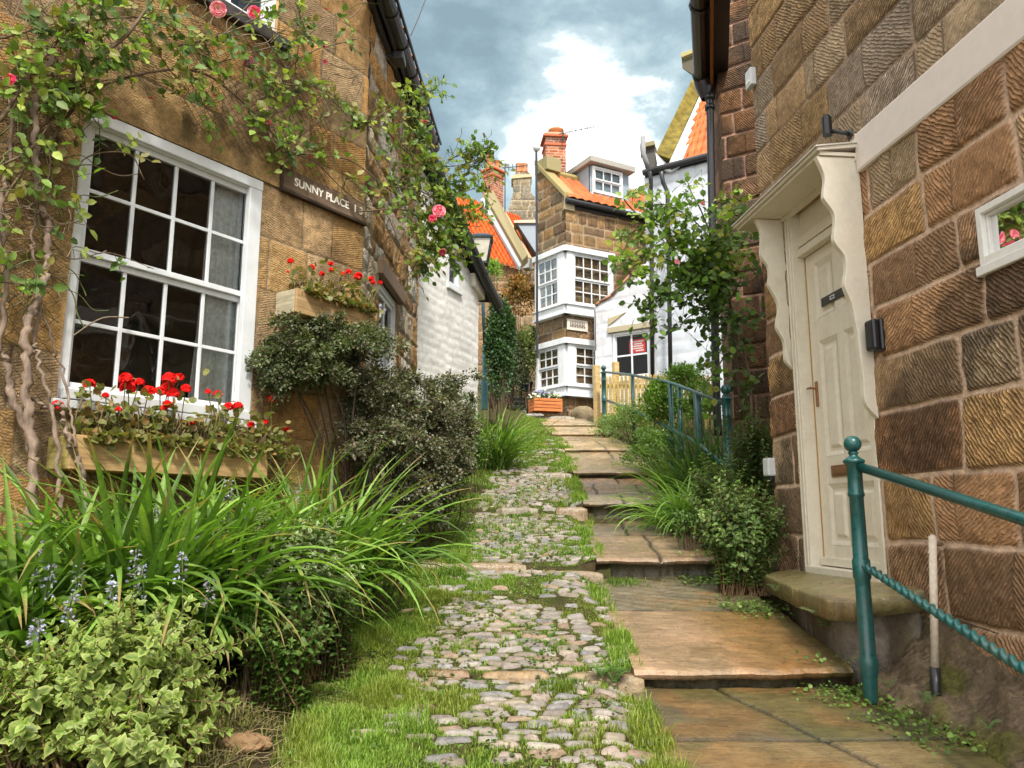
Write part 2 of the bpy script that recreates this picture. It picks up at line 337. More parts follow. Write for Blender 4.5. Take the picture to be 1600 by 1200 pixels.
# cobbles: rounded stones set in grass, one path surface
cob = MB(); RES = .012; MX0, MY0 = -1.3, 1.5; mask = np.zeros((200, 1300), bool)
pal = np.array([(.33, .30, .28), (.37, .29, .25), (.35, .29, .22), (.25, .26, .29), (.42, .38, .33), (.34, .21, .13), (.30, .25, .24), (.36, .33, .32)])
def cz(X, Y):   # cobble surface: follows the treads, softened
    k = sstep(-.20, -.03, X-XS(Y)); return (Gc(Y)*.8+Gt(np.clip(Y, -5, 16))*.2)*(1-k)+(Gt(np.clip(Y, -5, 16))-.014)*k
nu_, nv_ = 9, 7
uu, vv = np.meshgrid(np.linspace(-1, 1, nu_), np.linspace(-1, 1, nv_), indexing='ij')
prof = np.sqrt(np.clip(1-np.abs(uu)**3.2, 0, 1))*np.sqrt(np.clip(1-np.abs(vv)**2.6, 0, 1))
cf = grid_faces(nu_, nv_)
y = 1.6
while y < 12.4:
    x = float(XL(y))+.25+rng.random()*.1; pitch = rng.uniform(.042, .072)
    while x < XS(y)-.05:
        ln = rng.uniform(.065, .16)*(1.3 if rng.random() < .2 else .95); wd = pitch*rng.uniform(.82, 1.05)
        xx = x+ln/2; yy = y+.05*np.sin(xx*2.1+.4)+rng.uniform(-.012, .012)
        edge = xx-float(XC(yy)); keep = edge > 0 or rng.random() < .25*math.exp(edge*4)
        bare = fbm(xx*1.7, yy*1.3, 3, 9)
        if bare < (.38 if yy < 4.6 else .45) and rng.random() < .75: keep = False
        if yy > 9.8 and rng.random() < .72: keep = False
        if any(abs(yy-t[0]) < .06 for t in TR) and xx < .75: keep = keep and rng.random() < .5
        if keep and xx+ln/2 < XS(yy)+.02:
            sink = rng.uniform(0, .007); a = rng.uniform(-.2, .2); hh = rng.uniform(.008, .017)
            wob = 1+.16*np.sin(np.arctan2(vv, uu)*3+rng.random()*6)+.08*np.sin(np.arctan2(vv, uu)*5+rng.random()*6)
            sq = np.maximum(np.abs(uu), np.abs(vv)); rad = np.sqrt(uu**2+vv**2)+1e-6; k = (sq/rad)**.55
            px_ = uu*k*ln/2*wob*.97; py_ = vv*k*wd/2*wob*.97
            X_ = xx+px_*cos(a)-py_*sin(a); Y_ = yy+px_*sin(a)+py_*cos(a)
            rr = np.clip(sq, 0, 1); pz = hh*np.sqrt(np.clip(1-rr**4, 0, 1))-.012*(rr > .98)+hh*.25*(vn(X_*40, Y_*40, 3)-.5)+hh*.3*rng.uniform(-1, 1)*uu-sink
            tl = rng.uniform(-.12, .12)*py_
            c = (pal[rng.integers(len(pal))]*.6+np.array((.33, .27, .20))*.4)*rng.uniform(.52, .9)
            cc = c*(.6+.8*fbm(X_*30, Y_*30, 4, 4)[..., None])*(1-.35*sstep(.75, 1., rr))[..., None]+np.array((.03, .03, .005))*sstep(.7, 1., rr)[..., None]
            cob.add(np.stack((X_, Y_, cz(X_, Y_)+pz+tl), -1).reshape(-1, 3), cf, cc.reshape(-1, 3))
            i0 = int((xx-ln*.38-MX0)/RES); i1 = int((xx+ln*.38-MX0)/RES); j0 = int((yy-wd*.3-MY0)/RES); j1 = int((yy+wd*.3-MY0)/RES)
            mask[max(i0, 0):i1+1, max(j0, 0):j1+1] = True
        x += ln+rng.uniform(.0, .014)
    y += pitch+rng.uniform(.0, .007)
# bedding between the cobbles
by = np.linspace(-4, 17, 500); bu = np.linspace(0, 1, 40); BY, BU = np.meshgrid(by, bu, indexing='ij'); BX = (XL(BY)-.05)*(1-BU)+(XS(BY)+.08)*BU
cob.add(np.stack((BX, BY, cz(BX, BY)+.015*(fbm(BX*8, BY*8, 3, 2)-.5)-.004), -1).reshape(-1, 3), grid_faces(500, 40)[:, ::-1], m=1)
cob.build('cobbled_path', [mat_plain('cobblestone', None, .6, .4, .3, .006, 70.), M['soil']], None, True, 'structure', org=np.zeros(3))

# stone steps: flags with worn noses over recessed risers
FL = [dict(j=[.5], v=[[.5], [.4]], c=[(.20, .13, .055), (.23, .16, .07)]), dict(j=[.5], v=[[.5], [.5]], c=[(.2, .14, .07)]*2), dict(j=[.45], v=[[.3], [.6]], c=[(.22, .15, .07)]*2),
      dict(j=[.66], v=[[.5], [.5]], c=[(.19, .135, .06), (.10, .08, .04)]), dict(j=[.56], v=[[], []], c=[(.33, .21, .12), (.155, .125, .07)]), dict(j=[.55], v=[[.5], [.36]], c=[(.26, .175, .105), (.19, .145, .09)]),
      dict(j=[.3, .75], v=[[.45], [.2, .7], [.5]], c=[(.28, .215, .14), (.25, .18, .115), (.29, .19, .12)]), dict(j=[.6], v=[[], [.6]], c=[(.33, .235, .125)]*2), dict(j=[.6], v=[[.6], []], c=[(.36, .255, .13)]*2), dict(j=[], v=[[]], c=[(.35, .25, .13)]), dict(j=[], v=[[]], c=[(.40, .30, .18)])]
for ti, ((a, za, b, zb), fl) in enumerate(zip(TR, FL)):
    near = a < 8; ny = int((b-a)/(.014 if near else .03)); nx = 110 if near else 50
    yy = np.linspace(0, 1, ny); xx = np.linspace(0, 1, nx); U, V = np.meshgrid(xx, yy, indexing='ij')
    y0 = a-.045; YY = y0+(b-y0)*V; nose = .08*(fbm(U*6+ti*7, U*0+ti, 5, 11)-.5)*np.clip(1-V*6, 0, 1); YY = YY+nose
    xl = XS(YY)+.05*(fbm(YY*3, YY*0+ti, 3, 21)-.5)-.02; xr = XR(YY)+.06*(fbm(YY*3, YY*0+ti+9, 3, 22)-.5); 
    if a < 3.5: xr = xr+.25
    XX = xl*(1-U)+xr*U; Z = za+(zb-za)*(YY-a)/(b-a)
    row = np.zeros_like(U, int); dj = np.full_like(U, 9.)
    Vw = V+.012*(fbm(U*4, V*0+ti, 3, 31)-.5)
    for q in fl['j']: row += Vw > q; dj = np.minimum(dj, np.abs(Vw-q)*(b-a))
    base = np.array(fl['c'])[np.clip(row, 0, len(fl['c'])-1)]; fid = row*5.
    for r_ in range(len(fl['v'])):
        for q in fl['v'][r_]:
            sl_ = .16 if (ti == 3 and r_ == 0) else .04
            qq = q+(V-.5)*sl_*(-1.6 if ti == 3 else 1)+.02*(fbm(V*6, V*0+ti, 3, 32)-.5)
            if ti == 3: qq = .52-(V-.5)*.42+.02*(fbm(V*6, V*0+ti, 3, 32)-.5)
            sel = row == r_ if ti != 3 else np.ones_like(row, bool)
            dj = np.where(sel, np.minimum(dj, np.abs(U-qq)*(xr-xl)), dj); fid = fid+np.where(sel & (U > qq), 2., 0)
    tint = .86+.3*vn(fid*1.7+ti, fid*0+3.3, 8)
    st = sstep(.45, .62, fbm(XX*1.8+ti, YY*2.6, 5, 41)); og = np.array((.24, .115, .03))
    k_ = (np.maximum(st, sstep(.25, .6, U)*(row == 0))*(.85 if ti in (3, 4) else .3))*np.clip((U-.15)*2, 0, 1) if ti in (4,) else st*(.5 if near else .2)
    cc = base*tint[..., None]*(1-k_[..., None])+og*k_[..., None]
    ms = sstep(.46, .62, fbm(XX*2.3, YY*2.3+9, 6, 43))[..., None]*(.7 if ti in (2, 3) else .3)+sstep(.16, 0, (1-U))[..., None]*.5; cc = cc*(1-ms)+np.array((.085, .085, .028))*ms
    jm = sstep(.018, .003, dj); cc = cc*(1-.85*jm[..., None]); dt_ = sstep(.10, .0, dj+.08*fbm(XX*9, YY*9, 4, 19))*.4; cc = cc*(1-dt_[..., None])
    Z = Z-.014*jm+.014*(fbm(XX*5, YY*5, 4, 12)-.5)+.012*(fbm(fid*2.1, fid*0, 1, 14)-.5)-.02*np.clip(1-V*(b-a)/.03, 0, 1)**2
    if ti == 4: Z = Z+.004*np.sin((YY*60+XX*25+6*fbm(XX*3, YY*3, 3, 3)))*(row == 1)
    mb = MB(); mb.add(np.stack((XX, YY, Z), -1).reshape(-1, 3), grid_faces(nx, ny), cc.reshape(-1, 3))
    # nose face then recessed riser
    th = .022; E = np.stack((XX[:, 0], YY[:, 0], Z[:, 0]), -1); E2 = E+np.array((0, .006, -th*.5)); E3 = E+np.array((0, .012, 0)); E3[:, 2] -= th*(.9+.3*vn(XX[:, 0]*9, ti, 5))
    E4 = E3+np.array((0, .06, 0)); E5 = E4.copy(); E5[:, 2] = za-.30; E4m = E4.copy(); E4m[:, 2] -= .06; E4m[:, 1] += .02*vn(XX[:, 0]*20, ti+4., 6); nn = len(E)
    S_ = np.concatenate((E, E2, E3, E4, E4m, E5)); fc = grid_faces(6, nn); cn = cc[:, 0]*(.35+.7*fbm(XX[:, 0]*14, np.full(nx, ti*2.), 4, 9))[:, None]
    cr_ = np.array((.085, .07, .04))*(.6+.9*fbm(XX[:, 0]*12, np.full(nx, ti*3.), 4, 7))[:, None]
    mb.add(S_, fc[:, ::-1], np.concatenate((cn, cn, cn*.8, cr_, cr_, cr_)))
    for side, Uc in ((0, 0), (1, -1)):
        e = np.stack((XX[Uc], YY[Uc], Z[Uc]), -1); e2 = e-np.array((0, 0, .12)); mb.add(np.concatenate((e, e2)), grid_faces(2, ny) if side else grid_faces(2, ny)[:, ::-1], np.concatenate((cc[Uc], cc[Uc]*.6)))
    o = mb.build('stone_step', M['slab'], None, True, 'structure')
    o['group'] = 'flagstone steps climbing the lane'
# narrow kerb stones across the cobbles
for yk, x0, x1, w_, c in ((3.9, -.15, .18, .05, (.42, .27, .12)), (3.92, -.42, -.2, .05, (.36, .22, .12)), (3.88, .26, .62, .06, (.45, .32, .17)), (5.72, -.42, .1, .09, (.42, .29, .15)), (5.75, -.75, -.45, .08, (.36, .27, .14)), (5.68, .13, .64, .07, (.36, .25, .13)), (7.6, -.15, .25, .08, (.40, .33, .22)), (7.6, .42, .72, .09, (.40, .27, .14)), (9.3, .1, .7, .09, (.35, .27, .17)), (11, .3, .75, .09, (.45, .33, .2)), (16.2, .1, 1.3, .14, (.34, .27, .17)), (17.1, -.05, .7, .16, (.2, .17, .12))):
    kb = MB(); n = 26; xs = np.linspace(x0, x1, n); wob = .03*(fbm(xs*11, xs*0+yk, 4, 3)-.5)*2
    zt = float(Gt(yk+.02))*.3+float(Gc(yk))*.7+.004; R_ = []
    for dy, dz in ((-w_/2-.008, -.14), (-w_/2, -.03), (-w_/2+.012, .0), (w_/2, .004), (w_/2+.02, -.05)):
        R_.append(np.stack((xs, yk+dy+wob+.05*(xs-x0)*(-1 if yk < 6 else 0), zt+dz+.022*(fbm(xs*14, xs*0+dy*50, 4, 4)-.5)-.02*(np.abs(np.linspace(-1, 1, n))**6)), -1))
    kb.add(np.concatenate(R_), grid_faces(5, n)[:, ::-1], tuple(q*.62 for q in c)); kb.build('kerb_stone', M['slab'], None, True, 'structure')

# ---------------- stone wall builder ----------------
def stone_wall(mb, W, s0, s1, z0, z1, res, zc, bl, palette, mortar, holes=(), seed=1, joint=.012, depth=.012, warp=.012, bulge=.006, amt=1., tool='chev', clip=None, off=0., rough=.004, m=0, colvar=.25, dark=None, jointsoft=1.6, top=None):
    S1 = np.arange(s0, s1+1e-6, res); Z1 = np.arange(z0, z1+1e-6, res)
    hs = [h for hh in holes for h in hh[:2] if s0 < h < s1]; hz = [h for hh in holes for h in hh[2:4] if z0 < h < z1]
    S1 = np.unique(np.concatenate((S1, hs, [s1]))); Z1 = np.unique(np.concatenate((Z1, hz, [z1]))); S, Z = np.meshgrid(S1, Z1, indexing='ij')
    r = np.random.default_rng(seed); Sw = S+warp*(fbm(S*3, Z*3, 3, seed)-.5)*2+warp*.5*(fbm(S*13, Z*13, 2, seed+4)-.5); Zw = Z+warp*(fbm(S*2.2+5, Z*4, 3, seed+2)-.5)*2+warp*.4*(fbm(S*13, Z*13, 2, seed+6)-.5)
    zb = np.array(zc(z0-.6, z1+.6, r) if callable(zc) else zc); ci = np.clip(np.searchsorted(zb, Zw)-1, 0, len(zb)-2)
    dz = np.minimum(Zw-zb[ci], zb[ci+1]-Zw); ds = np.full_like(S, 9.); bid = np.zeros_like(S); cx = np.zeros_like(S); bw = np.ones_like(S)
    for c in range(len(zb)-1):
        sel = ci == c
        b = [s0-1.-r.random()*.6]
        while b[-1] < s1+1: b.append(b[-1]+r.uniform(*bl)*(1 if r.random() > .25 else .55))
        b = np.array(b)
        if not sel.any(): continue
        x = Sw[sel]; i = np.clip(np.searchsorted(b, x)-1, 0, len(b)-2); ds[sel] = np.minimum(x-b[i], b[i+1]-x); bid[sel] = i+c*71.; cx[sel] = (b[i]+b[i+1])/2; bw[sel] = b[i+1]-b[i]
    d = np.minimum(dz, ds); d = np.where((dz < joint*2.5) & (ds < joint*2.5), np.maximum(0, joint*2.5-np.hypot(joint*2.5-dz, joint*2.5-ds)), d)
    bi = bid.astype(int); nb = bi.max()+2; rt = np.random.default_rng(seed+99); R0 = rt.random((nb, 6))
    pc = np.array(palette); col = pc[(R0[bi, 0]*len(pc)).astype(int)]*(1+colvar*(R0[bi, 1]-.5)*2)[..., None]
    col = col*(1+.45*(fbm(S*4, Z*6, 4, seed+8)-.5))[..., None]
    if dark is not None: k = dark(S, Z)[..., None]; col = col*(1-k)+np.array((.05, .038, .028))*k
    f = sstep(joint*.5, joint*jointsoft, d); col = np.array(mortar)*(1-f[..., None])*(.8+.4*fbm(S*20, Z*20, 3, 2))[..., None]+col*f[..., None]
    h = -depth*(1-f)+(bulge*(1-np.exp(-d/.05))+bulge*1.2*(R0[bi, 2]-.5)+rough*(fbm(S*16, Z*16, 4, seed+5)-.5)*2)*f
    ang = (R0[bi, 3]*.5+.55); flip = np.where(R0[bi, 4] < .5, 1., -1.)
    if tool == 'chev': flip = np.where(R0[bi, 5] < .55, np.where(Sw-cx > bw*.12*(R0[bi, 1]-.5)*4, flip, -flip), flip)
    elif tool == 'flat': ang = 1.35+.3*(R0[bi, 3]-.5)
    q = (S*np.cos(ang)*flip+Z*np.sin(ang)); p = (-S*np.sin(ang)*flip+Z*np.cos(ang))
    t = np.stack((q+bi*.37 % 3, p+(bi*.77) % 5, f*amt*(.55+.6*R0[bi, 5])), -1)
    cs = (S1[:-1]+S1[1:])/2; cz_ = (Z1[:-1]+Z1[1:])/2; CS, CZ = np.meshgrid(cs, cz_, indexing='ij'); keep = np.ones_like(CS, bool)
    for hh in holes: keep &= ~((CS > hh[0]) & (CS < hh[1]) & (CZ > hh[2]) & (CZ < hh[3]))
    if clip is not None: keep &= clip(CS, CZ)
    Zo = Z if top is None else np.minimum(Z, top(S))
    if top is not None: keep &= CZ < top(CS)+res
    fc = grid_faces(len(S1), len(Z1), keep)
    if W.side < 0: fc = fc[:, ::-1]
    mb.add(W.w(S, Zo, off+h).reshape(-1, 3), fc, col.reshape(-1, 3), t.reshape(-1, 3), m=m)
    for hh in holes:
        if hh[1] <= s0 or hh[0] >= s1 or (len(hh) > 4): continue
        a, b, c, e = hh; D = .16; mc = np.array(palette).mean(0)*.9
        P = W.w([a, b, b, a]*2, [c, c, e, e]*2, [off-.004]*4+[off-D]*4); fs = [(0, 1, 5, 4), (1, 2, 6, 5), (2, 3, 7, 6), (3, 0, 4, 7)]
        mb.add(P, fs if W.side < 0 else [x[::-1] for x in fs], mc, m=m)
def courses(lo, hi):
    def f(z0, z1, r):
        b = [z0]
        while b[-1] < z1: b.append(b[-1]+r.uniform(lo, hi))
        return b
    return f
def room(mb, W, s0, s1, z0, z1, depth, c=(.05, .04, .035), m=0, o=-.15):
    P = W.w([s0, s1, s1, s0]*2, [z0, z0, z1, z1]*2, [o]*4+[o-depth]*4); fs = [(0, 1, 5, 4), (1, 2, 6, 5), (2, 3, 7, 6), (3, 0, 4, 7), (4, 5, 6, 7)]
    mb.add(P, fs, c, m=m)
def sash(W, s0, s1, z0, z1, nc, nr, parent, o=-.05, fr=.05, bar=.018, meet=.035, mat=None, glass=True, sill=True, curtain=None, name='window', split=True, frt=None, roomd=1.0, curc=(.55, .55, .52)):
    mat = mat or M['white']; mb = MB(); t = frt or fr; d0 = o-.05; d1 = o+.02
    wbox(mb, W, s0, s0+fr, z0, z1, d0, d1); wbox(mb, W, s1-fr, s1, z0, z1, d0, d1); wbox(mb, W, s0+fr, s1-fr, z1-t, z1, d0, d1); wbox(mb, W, s0+fr, s1-fr, z0, z0+fr*1.2, d0, d1)
    a, b, c, e = s0+fr, s1-fr, z0+fr*1.2, z1-t; zm = (c+e)/2
    halves = [(c, zm, -.035, nr//2), (zm, e, -.012, nr-nr//2)] if split else [(c, e, -.02, nr)]
    for (q0, q1, od, r_) in halves:
        oo = o+od; k = meet*.8
        wbox(mb, W, a+.001, a+k, q0, q1, oo-.02, oo+.016); wbox(mb, W, b-k, b-.001, q0, q1, oo-.02, oo+.016); wbox(mb, W, a+k, b-k, q0+.001, q0+meet, oo-.02, oo+.018); wbox(mb, W, a+k, b-k, q1-meet, q1-.001, oo-.02, oo+.016)
        for i in range(1, nc): x = a+k+(b-a-2*k)*i/nc; wbox(mb, W, x-bar/2, x+bar/2, q0+meet, q1-meet, oo-.012, oo+.011)
        for i in range(1, r_): z = q0+meet+(q1-q0-2*meet)*i/r_; wbox(mb, W, a+k, b-k, z-bar/2, z+bar/2, oo-.010, oo+.009)
    w_ = mb.build(name, mat, parent, bevel=.0025 if s1-s0 < 3 and abs(W.p[1]) < 8 else 0)
    if glass:
        gb = MB()
        for (q0, q1, od, r_) in halves: P = W.w([a, b, b, a], [q0, q0, q1, q1], o+od); gb.add(P, [(0, 1, 2, 3)])
        gb.build('glass', M['glass' if abs(W.p[1]) < 9 else 'glassf'], w_)
    if sill: sb = MB(); wbox(sb, W, s0-.03, s1+.03, z0-.045, z0-.002, o-.05, .035); sb.build('sill', mat, w_, bevel=.003)
    if curtain:
        cb = MB()
        for (x0, x1, sw) in curtain:
            n = 60; u = np.linspace(0, 1, n); zz = np.linspace(0, 1, 14); Uc, Zc = np.meshgrid(u, zz, indexing='ij')
            xs = x0+(x1-x0)*(Uc+sw*(1-Zc)**2*(Uc-(1 if sw > 0 else 0))*.6); of = o-.085+.010*np.sin(Uc*38+2*np.sin(Zc*2))+.004*np.sin(Uc*91)
            cb.add(W.w(xs, z0+.02+(z1-z0-.04)*Zc, of).reshape(-1, 3), grid_faces(n, 14), curc)
        cb.build('curtain', M['matte'], w_, True)
    rb = MB(); room(rb, W, s0-.05, s1+.05, z0-.1, z1+.05, roomd, o=o-.06); rb.build('room_behind', M['dark'], w_)
    return w_
def flat_text(body, size, W, s, z, off, mat, parent, name='lettering', dr=1, ext=.002, slant=0):
    cu = bpy.data.curves.new('t', 'FONT'); cu.body = body; cu.size = size; cu.offset = size*.018; cu.extrude = ext; to = bpy.data.objects.new('t', cu); COL.objects.link(to)
    dg = bpy.context.evaluated_depsgraph_get(); me = bpy.data.meshes.new_from_object(to.evaluated_get(dg)); n = len(me.vertices)
    co = np.zeros(n*3); me.vertices.foreach_get('co', co); co = co.reshape(-1, 3); fs = [tuple(p.vertices) for p in me.polygons]
    bpy.data.objects.remove(to); bpy.data.curves.remove(cu); bpy.data.meshes.remove(me)
    mb = MB(); mb.add(W.w(s+dr*co[:, 0], z+co[:, 1], off+co[:, 2]), fs); return mb.build(name, mat, parent)
def inpoly(poly):
    P = np.asarray(poly, float)
    def f(x, y):
        r = np.zeros_like(x, bool)
        for i in range(len(P)):
            a, b = P[i], P[i-1]; c = ((a[1] > y) != (b[1] > y)); r ^= c & (x < (b[0]-a[0])*(y-a[1])/(b[1]-a[1]+1e-12)+a[0])
        return r
    return f
def pp(mb, pts, ext, c=(1, 1, 1)): prism(mb, [at(*p) for p in pts], ext, c)
# =============== left house ===============
Lw = Wall(*at(133, 167, 4.0)[:2], 34, 1)
CS = 2.153; cpt = Lw.w(CS, 0)
L2 = Wall(cpt[0], cpt[1], 3, 1)
lh = thing('stone_cottage', 'tan sandstone cottage on the left with large white sash window behind climbing rose', 'house', (Lw.w(0, -.8)))
tan = [(.60, .36, .14), (.66, .41, .17), (.50, .31, .13), (.55, .36, .18), (.66, .45, .24), (.58, .32, .11), (.46, .31, .16)]
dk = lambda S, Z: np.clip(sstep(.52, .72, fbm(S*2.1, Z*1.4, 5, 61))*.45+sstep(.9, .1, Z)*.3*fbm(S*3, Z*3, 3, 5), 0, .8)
mb = MB(); holes = [(0, 1.2, .60, 2.235), (.3, 1.25, 3.33, 4.6)]
zc = [-1.3, -1.0, -.72, -.42, -.12, .20, .52, .84, 1.18, 1.50, 1.86, 2.235, 2.56, 2.86, 3.15, 3.48, 3.8, 4.1, 4.4, 4.7, 5.0, 5.4, 5.8]
topL = lambda s: 4.25+.43*(CS-s)
stone_wall(mb, Lw, -1.0, CS, -1.0, 5.2, .014, zc, (.35, .75), tan, (.34, .25, .15), holes, 11, joint=.004, depth=.005, warp=.006, bulge=.003, amt=.36, tool='flat', rough=.008, dark=dk, clip=lambda a, b: b < topL(a))
stone_wall(mb, Lw, -7.5, -1.0, -2.2, 5.8, .09, zc, (.35, .75), tan, (.34, .25, .15), [], 12, joint=.01, tool='flat', amt=.6)
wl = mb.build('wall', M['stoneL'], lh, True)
orange = [(.60, .33, .11), (.70, .57, .41), (.48, .27, .10), (.72, .64, .53), (.56, .35, .16), (.38, .22, .10)]
mb = MB(); stone_wall(mb, L2, 0, 2.45, -.4, 4.25, .018, courses(.14, .30), (.18, .5), orange, (.52, .42, .30), [(.6, 1.4, 1.2, 2.0)], 21, joint=.012, depth=.016, warp=.05, bulge=.012, amt=.5, rough=.02, colvar=.35)
mb.build('side_wall', M['rubble'], lh, True)
# dressed lintel over the big window and sill under it
mb = MB(); stone_wall(mb, Lw, -.12, 1.36, 2.237, 2.545, .014, [2.23, 2.55], (3, 4), [(.50, .32, .14)], (.3, .2, .1), [], 5, joint=.001, depth=.002, bulge=.002, amt=.25, tool='flat', off=.012, rough=.006, warp=.004, dark=lambda S, Z: .5*sstep(.5, .66, fbm(S*5, Z*5, 4, 3)))
P = Lw.w([-.12, 1.36, 1.36, -.12], [2.238]*4, [-.05, -.05, .012, .012]); mb.add(P, [(0, 1, 2, 3)], (.3, .2, .1)); mb.build('window_lintel', M['stoneL'], lh, True)
mb = MB(); wbox(mb, L2, .5, 1.5, 2.0, 2.14, -.1, .05, (.2, .13, .08)); mb.build('side_lintel', M['plain'], lh, bevel=.01)
mb = MB(); wbox(mb, Lw, .22, 1.33, 3.24, 3.33, -.1, .06, (.05, .045, .04)); mb.build('window_head', M['plain'], lh, bevel=.01)
# closed body behind the walls and roof
bk = Lw.w(-7.5, 0)[:2]; e2 = L2.w(2.45, 0)[:2]; far = (-6.5, 9.5)
mb = MB(); c_ = (.06, .05, .045)
P4 = L2.w(2.45, 4.25); 
mb.add([(e2[0], e2[1], -.5), (far[0], far[1], -.5), (far[0], far[1], 6), (e2[0], e2[1], 4.25)], [(0, 1, 2, 3)], (.35, .25, .15))
mb.build('rear_wall', M['plain'], lh)
A = L2.w(-.12, 4.27, .16); B = L2.w(2.6, 4.27, .16); up = np.array((-3.6, .1, 3.0)); nr_ = Lw.w(-6.0, 0)-Lw.w(CS, 0)
rb = MB(); patch(rb, A, B, B+up, A+up, 60, 60, lambda u, v: .03*np.sin(u*80)+0*v, (.5, .16, .05)); 
prism(rb, [A-(0, 0, .02), B-(0, 0, .02), B+up-(0, 0, .06), A+up-(0, 0, .06)], (0, 0, -.1), (.03, .028, .025)); rb.build('roof', M['tile'], lh)
# eaves gutter in black iron
G0 = L2.w(-.45, 4.17, .13); G1 = L2.w(2.62, 4.17, .13); gm = MB()
tube(gm, [G0, G1], .062, 12); tube(gm, [G0+(.07, 0, .045), G1+(.07, 0, .045)], .014, 6); tube(gm, [G0+(-.05, 0, -.05), G1+(-.05, 0, -.05)], .022, 6)
for t_ in np.linspace(.05, .95, 7): c0 = G0+(G1-G0)*t_; tube(gm, [c0-(0, .012, 0), c0+(0, .012, 0)], .072, 12)
wbox(gm, L2, -.4, 2.5, 4.07, 4.25, .0, .05); wbox(gm, L2, -.4, 2.55, 4.2, 4.262, .05, .12)
gm.build('gutter', M['black'], lh, False)
bm_ = MB(); k0 = L2.px(618, 68, .1); box(bm_, L2.w(.55, 3.98, .13), (.10, .16, .07)); tube(bm_, [L2.w(.5, 3.98, .02), L2.w(.5, 4.0, .16)], .02, 8); bm_.build('gutter_bracket', M['black'], lh, bevel=.008)
# windows
sash(Lw, 0.0, 1.2, .60, 2.235, 4, 4, lh, o=-.045, fr=.06, bar=.022, meet=.035, frt=.075, curtain=[(.88, 1.14, .35)], roomd=1.6, curc=(.88, .90, .88), sill=True)
mbx = MB()  # outer white casing seen on the right reveal and a deep bottom sill
wbox(mbx, Lw, 1.10, 1.198, .66, 2.20, -.04, .004); wbox(mbx, Lw, 0.02, 1.18, .605, .66, -.03, .03); wbox(mbx, Lw, .0, 1.2, 2.165, 2.233, -.03, .008); mbx.build('window_casing', M['white'], lh, bevel=.004)
sash(L2, .6, 1.4, 1.2, 2.0, 2, 2, lh, o=-.04, fr=.07, bar=.03, meet=.04, sill=True, roomd=.6)
sash(Lw, .3, 1.25, 3.33, 4.6, 3, 4, lh, o=-.05, fr=.06, bar=.02, roomd=1.0)
# house sign
a0 = Lw.hit(440, 296, .02); sg = thing('house_sign', 'long brown wooden sign board reading SUNNY PLACE fixed on the tan wall', 'sign', Lw.w(1.36, 2.2, .02))
s0_, s1_ = Lw.hit(441, 296, .03)[0], Lw.hit(570, 349, .03)[0]; zt = Lw.hit(441, 252, .03)[1]; zb_ = Lw.hit(441, 293, .03)[1]
mb = MB(); wbox(mb, Lw, s0_, s1_, zb_, zt-.03, .01, .03, (.17, .115, .075)); mb.build('board', M['wood'], sg, bevel=.003)
mb = MB(); wbox(mb, Lw, s0_-.012, s1_+.012, zb_-.022, zb_, .005, .045, (.045, .03, .02)); wbox(mb, Lw, s0_-.014, s0_, zb_, zt-.03, .005, .04, (.06, .04, .03)); mb.build('frame', M['wood'], sg, bevel=.003)
mat_ink = mat_plain('cream_lettering', (.85, .80, .70), .7, .2, .2, 0, 60.)
flat_text('SUNNY PLACE  1 3', (zt-zb_)*.43, Lw, s0_+.10, zb_+.055, .031, mat_ink, sg)
print('sign', s0_, s1_, zb_, zt)
# =============== planters of the left house ===============
def planter(Wl, sa, sb, z0, z1, off, label, c, endc, name='window_box'):
    t = thing(name, label, 'planter', Wl.w(sa, z0, off)); mb = MB(); wbox(mb, Wl, sa, sb, z0, z1, off-.022, off, c); wbox(mb, Wl, sa+.02, sb-.02, z0, z0+.02, .02, off-.022, c); mb.build('front_board', M['wood'], t, bevel=.004)
    for q in (sa, sb-.02): mb = MB(); wbox(mb, Wl, q, q+.02, z0+.002, z1-.003, .012, off-.024, endc); mb.build('end_board', M['wood'], t, bevel=.004)
    mb = MB(); wbox(mb, Wl, sa+.022, sb-.022, z0+.03, z1-.04, .012, off-.024); mb.build('potting_soil', M['soil'], t); return t
B1 = .24; q0 = Lw.hit(112, 678, B1); q1 = Lw.hit(112, 733, B1); q2 = Lw.hit(430, 742, B1); print('box1', q0, q1, q2)
planter(Lw, q0[0], Lw.hit(418, 742, B1)[0], q1[1], q0[1], B1, 'long weathered wooden window box of red geraniums below the big sash window', (.42, .27, .12), (.30, .25, .08))
B2 = .22; r0 = Lw.hit(464, 449, B2); r1 = Lw.hit(464, 488, B2); r2 = Lw.hit(590, 490, B2); print('box2', r0, r1, r2)
planter(Lw, r0[0], r2[0], r1[1], r0[1], B2, 'smaller grey-ended wooden planter fixed on the wall right of the big window', (.40, .26, .12), (.40, .35, .24))
# =============== white outbuilding ===============
WB = Wall(*at(747, 551, 11)[:2], 22, 1); wb = thing('white_outhouse', 'white painted stone outhouse with small dark window beyond the tan cottage', 'outbuilding', WB.w(0, .7))
topW = lambda s: 3.22+.66*np.clip(-s, 0, 9)
mb = MB(); stone_wall(mb, WB, -3.4, 0, .5, 5.2, .028, courses(.085, .13), (.2, .45), [(.70, .68, .64), (.66, .64, .60), (.72, .70, .66)], (.62, .60, .55), [(-1.0, -.62, 3.05, 3.62)], 31, joint=.012, depth=.0035, warp=.03, bulge=.003, amt=.0, rough=.006, colvar=.06, clip=lambda a, b: b < topW(a))
P = [WB.w(0, .5, -.016), WB.w(0, .5, -1.2), WB.w(0, 3.22, -1.2), WB.w(0, 3.22, -.016)]; mb.add(P, [(0, 1, 2, 3)], (.72, .7, .66)); mb.build('wall', M['paintstone'], wb, True)
